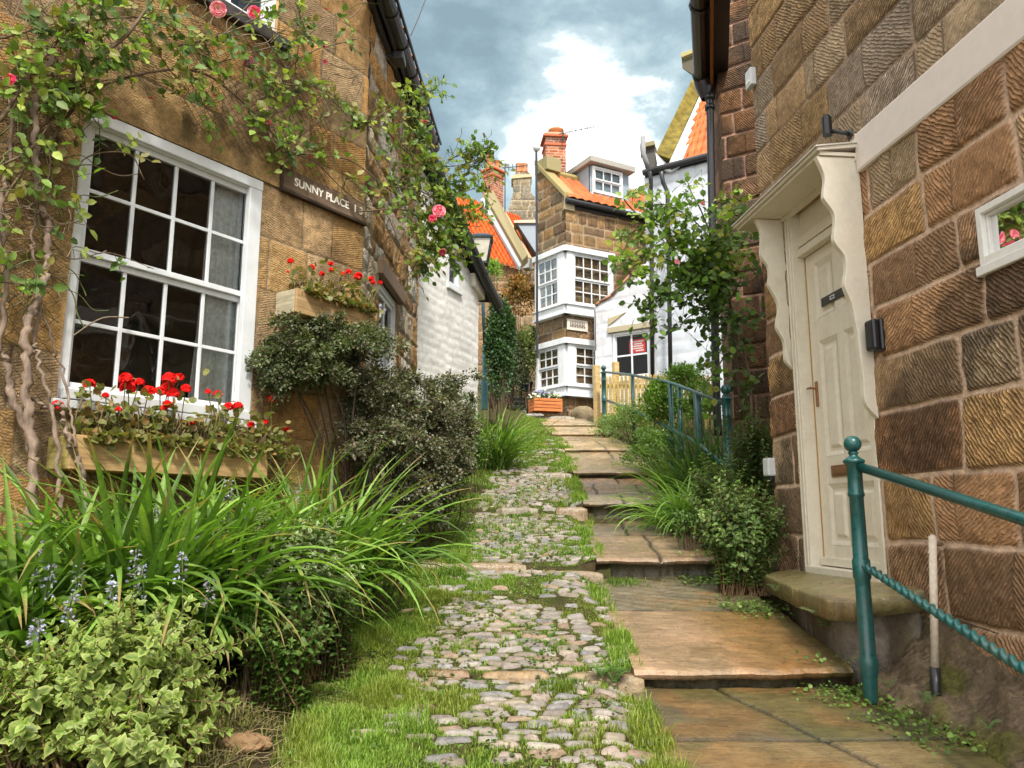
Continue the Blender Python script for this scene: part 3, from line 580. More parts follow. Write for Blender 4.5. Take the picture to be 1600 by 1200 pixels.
mb = MB(); prism(mb, [WB.w(.12, 3.12, .06), WB.w(-.25, 3.24, .06), WB.w(-.25, 3.44, .06), WB.w(.12, 3.24, .06)], WB.w(0, 0, -.3)-WB.w(0, 0, 0), (.66, .62, .52)); mb.build('kneeler_stone', M['plain'], wb, bevel=.02)
mb = MB(); V_ = [WB.w(s, topW(s)+.10-(.22 if s > 0 else 0), .14) for s in (-3.4, 0, .42)]; tube(mb, V_, .075, 10); tube(mb, [v+np.array((.02, -.03, .09)) for v in V_], .02, 6); tube(mb, [v+np.array((0, 0, -.09)) for v in V_], .03, 6)
for t_ in np.linspace(.3, .95, 5): c0 = V_[0]+(V_[1]-V_[0])*t_; tube(mb, [c0-(.02, .02, -.01), c0+(.02, .02, -.01)], .088, 10)
mb.build('gutter', M['black'], wb, False)
mb = MB(); Rv = [WB.w(s, topW(s)+.17-(.24 if s > 0 else 0), .1) for s in (-3.4, .42)]; prism(mb, [Rv[0], Rv[1], Rv[1]+(-1.8, .6, .3), Rv[0]+(-1.8, .6, .3)], (0, 0, .07), (.045, .04, .036)); mb.build('roof', M['matte'], wb)
sash(WB, -1.0, -.62, 3.05, 3.62, 1, 2, wb, o=-.02, fr=.05, bar=.02, meet=.03, roomd=.5)
# =============== far corner house with the white bays ===============
c0 = at(884, 400, 17.0); BL = Wall(c0[0], c0[1], -37, -1); BR = Wall(c0[0], c0[1], 62, 1)
bh = thing('corner_house', 'brown stone corner house with two white bay windows and red brick chimney', 'house', (c0[0], c0[1], 1.9))
fpal = [(.30, .18, .09), (.22, .14, .08), (.36, .22, .10), (.18, .12, .07), (.38, .21, .085), (.26, .19, .11)]
zE = BR.hit(886, 318)[1]; bl1 = BL.hit(841, 400)[0]; zg = BL.hit(843, 270)[1]
print('bay', zE, bl1, zg)
mb = MB(); stone_wall(mb, BL, 0, bl1, 1.6, zg+.2, .035, courses(.2, .3), (.3, .6), fpal, (.36, .28, .18), [], 41, joint=.016, depth=.02, warp=.02, bulge=.012, amt=.8, rough=.01, top=lambda s: zE+.15+(zg-zE)*s/bl1)
stone_wall(mb, BR, 0, 3.6, 1.6, zE, .035, courses(.2, .3), (.3, .6), fpal[:5]+[(.42, .26, .12)], (.40, .30, .20), [], 42, joint=.016, depth=.02, warp=.02, bulge=.012, amt=.8, rough=.01)
b0 = BL.w(bl1, 0); mb.add([(b0[0], b0[1], 1.6), (b0[0]+2.5, b0[1]+4, 1.6), (b0[0]+2.5, b0[1]+4, zg), (b0[0], b0[1], zg+.1)], [(0, 1, 2, 3)], (.3, .2, .12))
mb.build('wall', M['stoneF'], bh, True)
def bay(zt, zb, sr, nl, nrr, cutr, label_skirt=True):
    mb = MB(); lo = BL.hit(876.5, 440)[0]; ro = BR.hit(893, 440)[0]; D = .10; le = bl1+.02; re = sr
    h = zt-zb; zt2 = zt-.13; zb2 = zb+.22
    # corner post, end posts, head and skirt, both faces
    for Wq, a, e in ((BL, lo, le), (BR, ro, re)):
        s_ = .14
        wbox(mb, Wq, -.02, a, zb2, zt2, -.05, D); wbox(mb, Wq, e-.07, e, zb2, zt2, -.05, D)
        wbox(mb, Wq, -.1, e+.03, zt2, zt, -.05, D+.05); wbox(mb, Wq, -.05, e+.0, zb+.05, zb2, -.05, D+.01); wbox(mb, Wq, -.12, e+.03, zb, zb+.05, -.05, D+.05); wbox(mb, Wq, -.1, e+.02, zb2, zb2+.03, -.05, D+.05)
    p = mb.build('bay_window', M['white'], bh, bevel=.006)
    for Wq, a, e, n in ((BL, lo, le-.07, nl), (BR, ro, re-.07, nrr)):
        sash(Wq, a, e, zb2+.03, zt2, n, 4, bh, o=D-.03, fr=.03, bar=.026, meet=.04, sill=False, roomd=.12, curtain=[(a+.03, a+.3*(e-a), .3), (e-.33*(e-a), e-.03, -.3)] if label_skirt else [(a+.03, a+.25*(e-a), .2)], curc=(.5, .42, .33))
    return p
zU1 = BR.hit(884, 386)[1]; zU0 = BR.hit(884, 492)[1]; zl1 = BR.hit(884, 529)[1]; zl0 = BR.hit(884, 620)[1]; sr = BR.hit(955, 440)[0]; print('bays', zU1, zU0, zl1, zl0, sr)
bay(zU1, zU0, sr, 3, 4, 0); bay(zl1, zl0, sr, 3, 4, 0, False)
mb = MB(); pl = [(BR.hit(884, 512)[0]+.02), BR.hit(917, 512)[0]]; zpl = [BR.hit(900, 515)[1], BR.hit(900, 500)[1]]
sgn = thing('name_plate', 'pale oblong name plate between the two white bays of the corner house', 'sign', BR.w(pl[0], zpl[0], .03)); wbox(mb, BR, pl[0], pl[1], zpl[0]-.03, zpl[1], .01, .04, (.62, .56, .47)); mb.build('plate', M['plain'], sgn, bevel=.005)
mb = MB()
for i in range(9): x = pl[0]+.07+i*(pl[1]-pl[0]-.14)/9; wbox(mb, BR, x, x+.025, zpl[0]+.03, zpl[1]-.05, .041, .044, (.15, .12, .1)); wbox(mb, BR, x, x+.05, zpl[0]+.05+.03*(i % 2), zpl[0]+.07+.03*(i % 2), .041, .044, (.15, .12, .1))
mb.build('worn_lettering', M['plain'], sgn)
mb = MB(); ta, tb = BR.hit(919, 510)[0], BR.hit(936, 510)[0]
for i in range(-4, 9):
    for sg_ in (1, -1):
        x0 = ta+i*.07; pts = [(x0, 0), (x0+sg_*.42, .42)]; q = []
        for t_ in np.linspace(0, 1, 22):
            xs_ = x0+(sg_*.42*t_ if sg_ > 0 else .42-.42*t_); 
            if ta <= xs_ <= tb+.15: q.append((xs_, zU0-.12-.42+.42*t_))
        if len(q) > 1: tube(mb, [BR.w(a, b, .05+.012*(sg_ > 0)) for a, b in (q[0], q[-1])], .008, 4, (.08, .06, .045))
mb.build('trellis', M['plain'], bh)
# eaves, roof, coping, dormer
mb = MB(); tube(mb, [BR.w(-.05, zE+.02, .12), BR.w(3.6, zE+.02, .12)], .065, 10); wbox(mb, BR, 0, 3.6, zE-.1, zE+.06, .0, .05); mb.build('gutter', M['black'], bh)
RU = .95; RZ = .95; ev0, ev1 = BR.w(.02, zE+.1, .14), BR.w(3.8, zE+.1, .14); upv = BR.w(0, RZ, -RU)-BR.w(0, 0, 0)
mb = MB(); patch(mb, ev0, ev1, ev1+upv, ev0+upv, 160, 30, lambda u, v: .035*np.abs(np.sin(u*pi*17))+.02*(v*9 % 1), lambda u, v: np.array((.40, .105, .03))*(.6+.8*fbm(u*30, v*9, 3, 4))[..., None]); 
mb.build('roof', M['tile'], bh, True)
mb = MB(); tube(mb, [ev0+upv+(0, 0, .03), ev1+upv+(0, 0, .03)], .1, 8, (.28, .22, .08)); cA = BL.w(-.06, zE+.10, .07); cB = BL.w(bl1+.05, zg+.22, .07); ex = BR.w(.28, 0, 0)-BR.w(0, 0, 0)
prism(mb, [cA, cB, cB+(0, 0, .14), cA+(0, 0, .14)], ex, (.26, .21, .085)); prism(mb, [cA+(0, 0, -.28), cA+(-.05, .1, -.28), cA+(0, .03, .05), cA+(0, 0, .05)], ex, (.3, .25, .15)); box(mb, at(856, 262, 17.75), (.42, .5, .34), (.27, .23, .11), .6); mb.build('coping', M['plain'], bh, bevel=.02)
DW = Wall(*(BR.w(0, 0, -.25)[:2]), 62, 1); d0 = DW.hit(925, 300); d1 = DW.hit(971, 308); dt = DW.hit(925, 258); dt2 = DW.hit(971, 270)
mb = MB(); wbox(mb, DW, d0[0]-.05, d1[0]+.25, d0[1]-.1, dt[1], -1.75, -.02, (.27, .33, .38)); dm = mb.build('dormer', M['plain'], bh)
sash(DW, d0[0], d1[0], d0[1]-.02, dt[1]-.04, 3, 2, bh, o=.05, fr=.05, bar=.03, meet=.03, sill=True, roomd=.04)
mb = MB(); za_ = dt[1]; prism(mb, [DW.w(d0[0]-.15, za_, .2), DW.w(d1[0]+.3, za_-.02, .2), DW.w(d1[0]+.3, za_+.13, .2), DW.w(d0[0]-.15, za_+.15, .2)], DW.w(0, .02, -1.95)-DW.w(0, 0, 0), (.33, .31, .27)); mb.build('dormer_roof', M['plain'], bh, bevel=.015)
brick = [(.36, .085, .035), (.42, .11, .045), (.28, .07, .035), (.46, .15, .07), (.24, .09, .06)]
def chimney(name_parent, cx, cy, wd, dp, th, z0, z1, pal, mort, pots, mat='stoneF', bc=courses(.072, .08), bl=(.2, .24), res=.02, cap=(.4, .3, .2)):
    t = radians(th); ux = np.array((sin(t), cos(t))); uy = np.array((ux[1], -ux[0])); mb = MB(); C_ = np.array((cx, cy))
    for k, (wl_, o_) in enumerate(((wd, dp), (dp, wd), (wd, dp), (dp, wd))):
        tt = th-90*k; d = np.array((sin(radians(tt)), cos(radians(tt)))); n = np.array((d[1], -d[0])); p0 = C_-d*wl_/2+n*o_/2
        Wc = Wall(p0[0], p0[1], tt, 1); stone_wall(mb, Wc, 0, wl_, z0, z1, res, bc, bl, pal, mort, [], 50+k, joint=.008, depth=.008, warp=.004, bulge=.002, amt=.1)
    st = mb.build('chimney', M[mat], name_parent, True)
    mb = MB(); rz = -radians(th)+pi/2
    box(mb, (cx, cy, z1-.19), (wd+.05, dp+.05, .07), brick[1] if pal is brick else cap, rz); box(mb, (cx, cy, z1+.03), (wd+.12, dp+.12, .07), pal[1], rz); box(mb, (cx, cy, z1+.09), (wd+.02, dp+.02, .07), cap, rz); mb.build('chimney_cap', M['plain'], st, bevel=.01)
    for (dx, prof, c) in pots: mb = MB(); lathe(mb, (cx+dx, cy, z1+.1), prof, 14, c); mb.build('chimney_pot', M['plain'], st, True)
    return st
pC = at(867, 265, 17.9); z1c = at(867, 214, 17.9)[2]
chimney(bh, pC[0], 18.15, .50, .5, 84, pC[2]-.4, z1c, brick, (.45, .36, .26), [(.05, [(.13, 0), (.15, .08), (.16, .12), (.2, .16), (.2, .2), (.1, .22), (0, .23)], (.5, .17, .06))])
mb = MB(); 
def aerial(mb, base, h, arm, n=6, r=.008, tilt=0):
    b = np.array(base); tube(mb, [b, b+(0, 0, h)], r*1.4, 6); t0 = b+(0, 0, h*.92); a = np.array((cos(arm), sin(arm)*.6, .18)); L_ = .75; tube(mb, [t0-a*.1, t0+a*L_], r, 5)
    for i in range(n): c = t0+a*L_*i/(n-1); k = .16-.012*i; tube(mb, [c-(0, .06, k), c+(0, .06, k)], r*.7, 4)
ae = thing('tv_aerial', 'thin grey television aerial sticking out beside the pot of the red brick chimney', 'aerial', at(880, 222, 18)); aerial(mb, at(880, 222, 17.8), .25, -.15, 6, .012); mb.build('aerial_array', M['black'], ae)
# =============== house behind with orange pantiles ===============
oh = thing('pantiled_house', 'distant stone house with bright orange pantile roof and brick chimney behind outhouse', 'house', at(790, 560, 22))
tc_ = lambda u, v: np.array((.58, .135, .03))*(.7+.6*fbm(u*40, v*30, 3, 4))[..., None]
mb = MB(); E0, E1, T1, T0 = at(700, 389, 22.6), at(814, 421, 22.2), at(757, 318, 24.0), at(640, 280, 24.4)
patch(mb, E0, E1, T1, T0, 300, 120, lambda u, v: .05*np.sin(u*2*pi*16)+.06*(-(v*13) % 1), tc_); 
E0, E1, T1, T0 = at(812, 409, 22.9), at(850, 424, 22.7), at(812, 338, 24.4), at(787, 330, 24.5)
patch(mb, E0, E1, T1, T0, 80, 80, lambda u, v: .05*np.sin(u*2*pi*6)+.06*(-(v*13) % 1), tc_); mb.build('roof', M['tile'], oh, True)
mb = MB(); pp(mb, [(750, 318, 23.9), (757, 313, 23.9), (817, 418, 22.05), (811, 424, 22.05)], (0, -.05, .12), (.34, .36, .37)); pp(mb, [(756, 313, 23.9), (771, 309, 23.9), (825, 410, 22.0), (816, 419, 22.0)], (0, -.12, .2), (.22, .18, .09)); pp(mb, [(773, 320, 24.3), (786, 329, 24.5), (832, 411, 22.4), (823, 408, 22.4)], (0, -.06, .12), (.36, .27, .16))
pp(mb, [(815, 404, 22), (828, 404, 22), (826, 418, 22), (816, 420, 22)], (.1, .3, 0), (.3, .3, .28)); mb.build('coping', M['plain'], oh, bevel=.015)
mb = MB(); pp(mb, [(808, 349, 22.9), (842, 349, 22.9), (842, 402, 22.4)], (0, .5, 0), (.19, .21, .24)); pp(mb, [(803, 344, 22.8), (845, 343, 22.8), (845, 348, 22.8), (803, 348, 22.8)], (0, .6, 0), (.5, .4, .3)); mb.build('slate_dormer', M['plain'], oh)
WC = Wall(*at(735, 420, 22.5)[:2], 90, 1)
def poly_wall(W, px, mb, off=0, **k):
    q = [W.hit(*p) for p in px]; S = [a[0] for a in q]; Z = [a[1] for a in q]; f = inpoly(q)
    stone_wall(mb, W, min(S), max(S), min(Z), max(Z), clip=lambda a, b: f(a, b), **k)
mb = MB(); poly_wall(WC, [(680, 385), (812, 421), (845, 423), (860, 640), (680, 640)], mb, res=.05, zc=courses(.2, .3), bl=(.3, .6), palette=[(.46, .28, .13), (.40, .24, .12), (.36, .25, .15)], mortar=(.42, .32, .2), seed=71, joint=.016, depth=.02); mb.build('wall', M['stoneF'], oh, True)
pB = at(770, 340, 24.2); ch = chimney(oh, pB[0], 24.3, .50, .46, 42, pB[2]-.9, at(770, 268, 24.2)[2], brick, (.42, .34, .26), [(-.1, [(.13, 0), (.1, .35), (.12, .55), (.12, .62)], (.52, .12, .04)), (.14, [(.1, 0), (.08, .2), (.12, .3)], (.5, .14, .05))])
mb = MB(); pb2 = (pB[0]-.1, 24.3, at(770, 268, 24.2)[2]+.1); lathe(mb, (pb2[0], pb2[1], pb2[2]+.6), [(.13, 0), (.14, .06), (.1, .08), (.14, .12), (.14, .2), (.1, .26), (0, .29)], 12, (.05, .05, .05)); lathe(mb, (pb2[0], pb2[1], pb2[2]+.66), [(.145, .0), (.145, .04)], 12, (.7, .7, .7)); mb.build('pot_cowl', M['plain'], ch, True)
ae = thing('tv_aerial', 'television aerial on a slender mast between the left brick chimney and the stone one', 'aerial', at(789, 330, 23.5)); mb = MB(); aerial(mb, at(789, 345, 23.5), at(789, 255, 23.5)[2]-at(789, 345, 23.5)[2], .3, 7, .014); mb.build('aerial_array', M['black'], ae)
gs = thing('stone_gable', 'weathered stone gable end topped by two orange chimney pots', 'building', at(815, 345, 28)); WG = Wall(*at(760, 300, 28)[:2], 90, 1); mb = MB()
gp = [(793, 335), (803, 297), (801, 278), (807, 269), (826, 269), (829, 275), (829, 298), (835, 308), (842, 345), (842, 420), (780, 420)]
poly_wall(WG, gp, mb, res=.05, zc=courses(.18, .3), bl=(.25, .5), palette=[(.36, .28, .17), (.42, .33, .2), (.33, .28, .2)], mortar=(.42, .35, .25), seed=77, joint=.016, depth=.02); mb.build('wall', M['stoneF'], gs, True)
mb = MB(); pp(mb, [(u, v, 28.03) for u, v in gp], (0, .8, 0), (.35, .28, .18)); pp(mb, [(799, 279, 27.95), (831, 276, 27.95), (831, 272, 27.95), (799, 274, 27.95)], (0, .8, 0), (.42, .36, .2)); mb.build('body', M['plain'], gs)
for u in (811, 819.5): mb = MB(); b = at(u, 269, 28.3); lathe(mb, b, [(.13, 0), (.11, .25), (.13, .3), (.12, .34)], 12, (.48, .19, .08)); mb.build('chimney_pot', M['plain'], gs, True)
vp = thing('vent_pole', 'tall thin black pole with a pale ball on top beside the corner house', 'pole', at(839, 500, 17.4)); mb = MB(); tube(mb, [at(839.5, 560, 17.4), at(839, 420, 17.4), at(838, 235, 17.4)], .028, 8); mb.build('pole', M['black'], vp); mb = MB(); b = at(838.5, 231, 17.4); lathe(mb, b-(0, 0, .09), [(.02, 0), (.07, .02), (.095, .07), (.095, .11), (.06, .16), (0, .18)], 14, (.6, .6, .58)); mb.build('ball_cap', M['plain'], vp, True)
# =============== white cottages on the right, behind the fence ===============
p0 = at(1018, 400, 16); CB = Wall(p0[0], p0[1], -56, -1); cbh = thing('white_house', 'tall white house with orange pantiles, yellow lichened coping and black gutter', 'house', (p0[0], p0[1], 1.8))
zgt = CB.hit(1012, 275)[1]; mb = MB(); stone_wall(mb, CB, -4.2, CB.hit(1010, 400)[0], 1.2, zgt, .05, courses(.2, .3), (.3, .6), [(.55, .58, .62), (.52, .55, .59)], (.5, .53, .56), [], 81, joint=.016, depth=.008, amt=0, colvar=.04)
p_ = CB.w(CB.hit(1010, 400)[0], 0); mb.add([(p_[0], p_[1], 1.2), (p_[0]+1.5, p_[1]+3, 1.2), (p_[0]+1.5, p_[1]+3, zgt+.5), (p_[0], p_[1], zgt)], [(0, 1, 2, 3)], (.7, .7, .7)); mb.build('wall', M['paintstone'], cbh, True)
mb = MB(); sA, sB = CB.hit(1009, 275)[0], -4.2; tube(mb, [CB.w(sA, zgt+.04, .12), CB.w(sB, zgt+.04, .12)], .07, 10); wbox(mb, CB, sB, sA, zgt-.04, zgt+.12, 0, .05); mb.build('gutter', M['black'], cbh)
mb = MB(); 
patch(mb, at(1046, 268, 15.9), at(1150, 236, 15.0), at(1150, 90, 17.0), at(1103, 145, 17.6), 120, 60, lambda u, v: .05*np.abs(np.sin(u*pi*9))+.05*(-(v*9) % 1), lambda u, v: np.array((.46, .115, .03))*(.6+.8*fbm(u*30, v*20, 3, 4))[..., None], flip=False); mb.build('roof', M['tile'], cbh, True)
mb = MB(); pp(mb, [(1024, 240, 15.9), (1082, 122, 17.7), (1092, 150, 17.5), (1048, 248, 15.7)], (.12, .5, .0), (.21, .165, .035)); mb.build('lichened_coping', mat_plain('yellow_lichen_stone', (.15, .115, .022), .9, .15, .7, .03, 5., dirt=.6, dirtc=(.10, .08, .04)), cbh, bevel=.02)
mb = MB(); pp(mb, [(1028, 262, 15.7), (1024, 238, 15.8), (1044, 258, 15.6), (1094, 148, 17.4), (1103, 160, 17.3), (1062, 260, 15.5), (1048, 268, 15.6)], (.02, .1, .0), (.6, .62, .62)); mb.build('lead_flashing', M['plain'], cbh)
mb = MB(); pp(mb, [(1003, 226, 15.8), (1020, 222, 15.8), (1026, 232, 15.8), (1025, 262, 15.8), (1012, 264, 15.8), (1005, 240, 15.8)], (.1, .5, 0), (.06, .055, .045)); pp(mb, [(1000, 224, 15.7), (1022, 219, 15.7), (1024, 226, 15.7), (1000, 231, 15.7)], (.1, .5, 0), (.2, .17, .08)); mb.build('rain_hopper', M['plain'], cbh, bevel=.01)
mb = MB(); tube(mb, [at(1004.5, 214, 15.5), at(1005, 240, 15.5), at(1009, 252, 15.5), at(1013, 262, 15.6)], .055, 10, (.22, .22, .22)); mb.build('vent_pipe', M['plain'], cbh, True)
mb = MB(); tube(mb, [at(1015, 268, 15.7), at(1017, 282, 15.8), at(1018.5, 420, 15.85), at(1019.5, 590, 15.85)], .045, 10); mb.build('drainpipe', M['black'], cbh, True)
mb = MB(); tube(mb, [at(1033, 268, 15.4), at(1036, 285, 15.5), at(1043, 300, 15.5), at(1046, 480, 15.5), at(1048, 600, 15.5)], .045, 10, (.03, .03, .03)); mb.build('drainpipe', M['black'], cbh, True)
mb = MB(); pp(mb, [(1064, 84, 18), (1084, 76, 18), (1090, 90, 18), (1090, 118, 18), (1082, 117, 18), (1066, 107, 18)], (.4, .4, 0), (.07, .06, .035)); pp(mb, [(1063, 83, 17.9), (1088, 74, 17.9), (1089, 80, 17.9), (1064, 90, 17.9)], (.4, .5, 0), (.3, .26, .1)); mb.build('chimney_top', M['plain'], cbh, bevel=.015); mb = MB(); pp(mb, [(1084, 108, 18.15), (1100, 108, 18.15), (1100, 250, 18.15), (1084, 250, 18.15)], (.25, .4, 0), (.26, .2, .12)); mb.build('chimney_stack', M['stoneF'], cbh)
ct = thing('white_cottage', 'low whitewashed cottage wall with red notice in its wide window behind the picket fence', 'cottage', CB.w(.6, 1.8)); CT = Wall(*CB.w(0, 0, .12)[:2], -56, -1); mb = MB()
wa, wbb = CT.hit(1015, 550)[0], CT.hit(957, 550)[0]; wz0 = CT.hit(985, 592)[1]; wz1 = CT.hit(985, 517)[1]; q = [CT.hit(*p) for p in [(931, 478), (938, 472), (956, 462), (985, 431), (1003, 414), (1022, 405), (1026, 680), (931, 680)]]; fcl = inpoly(q)
stone_wall(mb, CT, -.2, max(a[0] for a in q), 1.3, 8, .03, courses(.2, .3), (.3, .6), [(.57, .58, .61), (.55, .55, .57)], (.5, .5, .52), [(wa, wbb, wz0, wz1)], 83, joint=.01, depth=.006, amt=0, colvar=.04, clip=lambda a, b: fcl(a, b)); e_ = CT.w(max(a[0] for a in q)-.01, 0)
mb.add([(e_[0], e_[1], 1.3), (e_[0]+.6, e_[1]+1.5, 1.3), (e_[0]+.6, e_[1]+1.5, 4.6), (e_[0], e_[1], q[0][1])], [(0, 1, 2, 3)], (.7, .7, .7)); mb.build('wall', M['paintstone'], ct, True)
mb = MB()
for i in range(4): a, b = q[i], q[i+1]; tube(mb, [CT.w(a[0], a[1], .03), CT.w(b[0], b[1], .03)], .03, 8, (.33, .16, .09))
mb.build('coping', M['plain'], ct, True); mb = MB(); wbox(mb, CT, wa-.05, wbb+.1, wz1+.01, wz1+.13, 0, .05, (.38, .33, .22)); mb.build('lintel', M['plain'], ct, bevel=.006); mb = MB(); prism(mb, [CT.w(wbb+.08, wz1+.18, .0), CT.w(wbb+.08, wz1+.34, .0), CT.w(wbb-.35, wz1+.42, 0)], CT.w(0, 0, .03)-CT.w(0, 0, 0), (.40, .34, .2)); mb.build('bare_stone', M['plain'], ct, bevel=.006)
sash(CT, wa, wbb, wz0, wz1, 2, 2, ct, o=-.04, fr=.05, bar=.035, meet=.03, split=False, roomd=.7)
ns = thing('notice', 'bright red notice with white writing hung inside the cottage window', 'notice', CT.w((wa+wbb)/2, (wz0+wz1)/2, -.12)); sa, sb = CT.hit(1008, 540, -.09)[0], CT.hit(983, 540, -.09)[0]; za, zb2_ = CT.hit(995, 551, -.09)[1], CT.hit(995, 530, -.09)[1]
mb = MB(); wbox(mb, CT, sa, sb, za, zb2_, -.105, -.10, (.72, .035, .04)); mb.build('card', M['plain'], ns); mb = MB()
for i, (f0, f1) in enumerate(((.1, .85), (.2, .7), (.12, .88), (.15, .8), (.1, .6))): z_ = zb2_-(zb2_-za)*(.16+.17*i); wbox(mb, CT, sa+(sb-sa)*f0, sa+(sb-sa)*f1, z_-.015, z_+.012, -.0995, -.097, (.8, .7, .68))
mb.build('printed_lines', M['plain'], ns)
# =============== right house ===============
Rw = Wall(*at(1255, 640, 4.9)[:2], -6, -1)
rh = thing('brown_stone_house', 'chiselled brown sandstone house on the right with cream hooded door and white painted beam', 'house', Rw.w(-.3, -.6))
CR = .46
zc = [-1.7, -1.35, -1.02, -.74]+[-.47, Rw.hit(1368, 845)[1], Rw.hit(1367, 747)[1], Rw.hit(1357, 652)[1], Rw.hit(1350, 573)[1], Rw.hit(1347, 493)[1], Rw.hit(1343, 423)[1], 1.62, 2.0, 2.30, 2.60, 2.88, 3.16, 3.45, 3.74, 4.02, 4.3, 4.6, 4.9, 5.2, 5.5, 5.9]
print('courses', [round(float(z), 2) for z in zc])
zc = list(np.sort(zc))
brn = [(.68, .38, .19), (.74, .45, .23), (.76, .49, .27), (.66, .34, .16), (.56, .33, .18), (.70, .50, .30), (.76, .45, .19), (.62, .34, .17)]
tn2 = [(.58, .42, .26), (.62, .45, .28), (.52, .40, .27), (.60, .39, .20), (.55, .42, .30), (.66, .42, .19)]
dH = (-.79, .085, -.36, 1.975); wH = (-3.4, -1.70, 1.05, 1.31); pink = (.62, .44, .31)
dkR = lambda S, Z: .6*sstep(.57, .68, fbm(S*1.6+3, Z*2.1, 4, 66))
mb = MB()
stone_wall(mb, Rw, -3.0, CR, -1.2, 2.0, .009, zc, (.38, .82), brn, pink, [dH, wH], 101, joint=.014, depth=.003, warp=.02, bulge=.014, amt=1.0, rough=.008, dark=dkR)
stone_wall(mb, Rw, -3.0, CR, 2.0, 4.4, .014, zc, (.38, .82), tn2, (.40, .28, .19), [], 102, joint=.012, depth=.005, warp=.014, bulge=.012, amt=.9, rough=.006)
stone_wall(mb, Rw, -7.5, -3.0, -2.4, 4.4, .05, zc, (.38, .82), brn, pink, [wH], 103, joint=.012, depth=.010, warp=.016, bulge=.012, amt=1.)
cc0 = Rw.w(CR, 0); RE = Wall(cc0[0], cc0[1], 84, -1); stone_wall(mb, RE, 0, 3.0, -.6, 4.4, .05, zc, (.38, .82), brn, pink, [], 104, joint=.012, depth=.010, warp=.016, bulge=.012)
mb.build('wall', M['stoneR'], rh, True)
w2p = at(1198, 400, 7.8); W2 = Wall(w2p[0], w2p[1], -56, -1); w2e = W2.hit(1131, 300)[0]; print('w2', w2e)
mb = MB(); dk2 = lambda S, Z: .62*sstep(.42, .62, fbm(S*1.9, Z*1.7, 4, 67)); zc2 = list(np.arange(-.6, 7.5, .262))
stone_wall(mb, W2, -1.6, w2e, -.4, 6.0, .016, zc2, (.36, .62), [(.22, .125, .065), (.27, .15, .08), (.21, .135, .08), (.25, .125, .055), (.18, .12, .08)], (.38, .23, .16), [], 111, joint=.012, depth=.012, warp=.012, bulge=.012, amt=1., dark=dk2)
p_ = W2.w(w2e, 0); W3 = Wall(p_[0], p_[1], 5, -1); w3e = W3.hit(1117, 300)[0]; print('w3', w3e)
stone_wall(mb, W3, 0, abs(w3e) if abs(w3e) < 1.5 else .5, -.4, 6.0, .02, zc2, (.2, .4), [(.45, .28, .18), (.40, .25, .15), (.36, .22, .14)], (.45, .30, .22), [], 112, joint=.006, depth=.008, warp=.02, bulge=.01, amt=.5)
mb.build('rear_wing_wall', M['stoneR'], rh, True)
mb = MB(); 
z_ = 4.9; ga, gb_ = at(1092, 0, 6.85), at(1096, 126, 8.25); ga = np.array((ga[0], ga[1], z_)); gb_ = np.array((gb_[0], gb_[1], z_)); gd = ga-(gb_-ga)*1.2
tube(mb, [gd, ga, gb_], .085, 12); off_ = np.array((.13, 0, 0)); prism(mb, [gd+(.05, 0, -.02), gb_+(.05, 0, -.02), gb_+(.3, 0, -.02), gd+(.3, 0, -.02)], (0, 0, .04)); 
for t_ in (.2, .55, .95): c0 = gd+(gb_-gd)*t_; tube(mb, [c0-(0, .02, 0), c0+(0, .02, 0)], .1, 12)
mb.build('gutter', M['black'], rh)
mb = MB(); prism(mb, [gd+(.12, 0, -.14), gb_+(.12, .1, -.14), gb_+(.12, .1, .02), gd+(.12, 0, .02)], (.03, 0, 0), (.30, .10, .03)); mb.build('fascia', M['wood'], rh)
mb = MB(); hp = at(1102, 140, 8.15); pp_ = [at(1104, 128, 8.15), at(1104, 150, 8.15), at(1109, 162, 8.1), at(1112, 300, 8.1), at(1119, 600, 8.05), at(1122, 680, 8.0)]
tube(mb, curve(pp_, 6), .042, 10); lathe(mb, hp-(0, 0, .12), [(.05, 0), (.07, .05), (.11, .16), (.12, .2), (.12, .24)], 12)
for v in (152, 168, 330, 480): c = at(1109 if v < 300 else 1113+(v-330)*.02, v, 8.1); tube(mb, [c-(0, 0, .03), c+(0, 0, .03)], .055, 10)
mb.build('drainpipe', M['black'], rh, True)
# roof and closed back
mb = MB(); b0, b1 = Rw.w(-7.5, 4.4, .12), Rw.w(CR+.08, 4.4, .12); up = np.array((3.5, .2, 2.6)); prism(mb, [b0, b1, b1+up, b0+up], (0, 0, .08), (.4, .13, .05)); w0, w1 = W2.w(-1.6, 6.0, .1), W2.w(w2e, 6.0, .1)
prism(mb, [w0, w1, w1+(1.5, 2.5, 1.5), w0+(1.5, 2.5, 1.5)], (0, 0, .08), (.4, .13, .05)); mb.build('roof', M['tile'], rh)
mb = MB(); e_ = W3.w(.5, 0); mb.add([(e_[0], e_[1], -.4), (e_[0]+4, e_[1]+1, -.4), (e_[0]+4, e_[1]+1, 6.0), (e_[0], e_[1], 6.0)], [(0, 1, 2, 3)], (.3, .2, .12)); mb.build('rear_wall', M['plain'], rh)
# white-painted lintel beam
mb = MB(); n = 90; ss = np.linspace(-.845, -7, n); wob = .006*(fbm(ss*2, ss*0, 3, 8)-.5); rows = []
for z, o in ((1.872, -.01), (1.874, .020), (1.885, .026), (2.085, .026), (2.097, .018), (2.10, -.01)): rows.append(Rw.w(ss, z+wob, o))
mb.add(np.concatenate(rows), grid_faces(6, n), (.74, .66, .60)); mb.add(Rw.w([-.845]*4, [1.872, 1.872, 2.10, 2.10], [-.01, .024, .024, -.01]), [(0, 1, 2, 3)], (.74, .66, .6)); mb.build('painted_beam', M['paint'], rh, False)
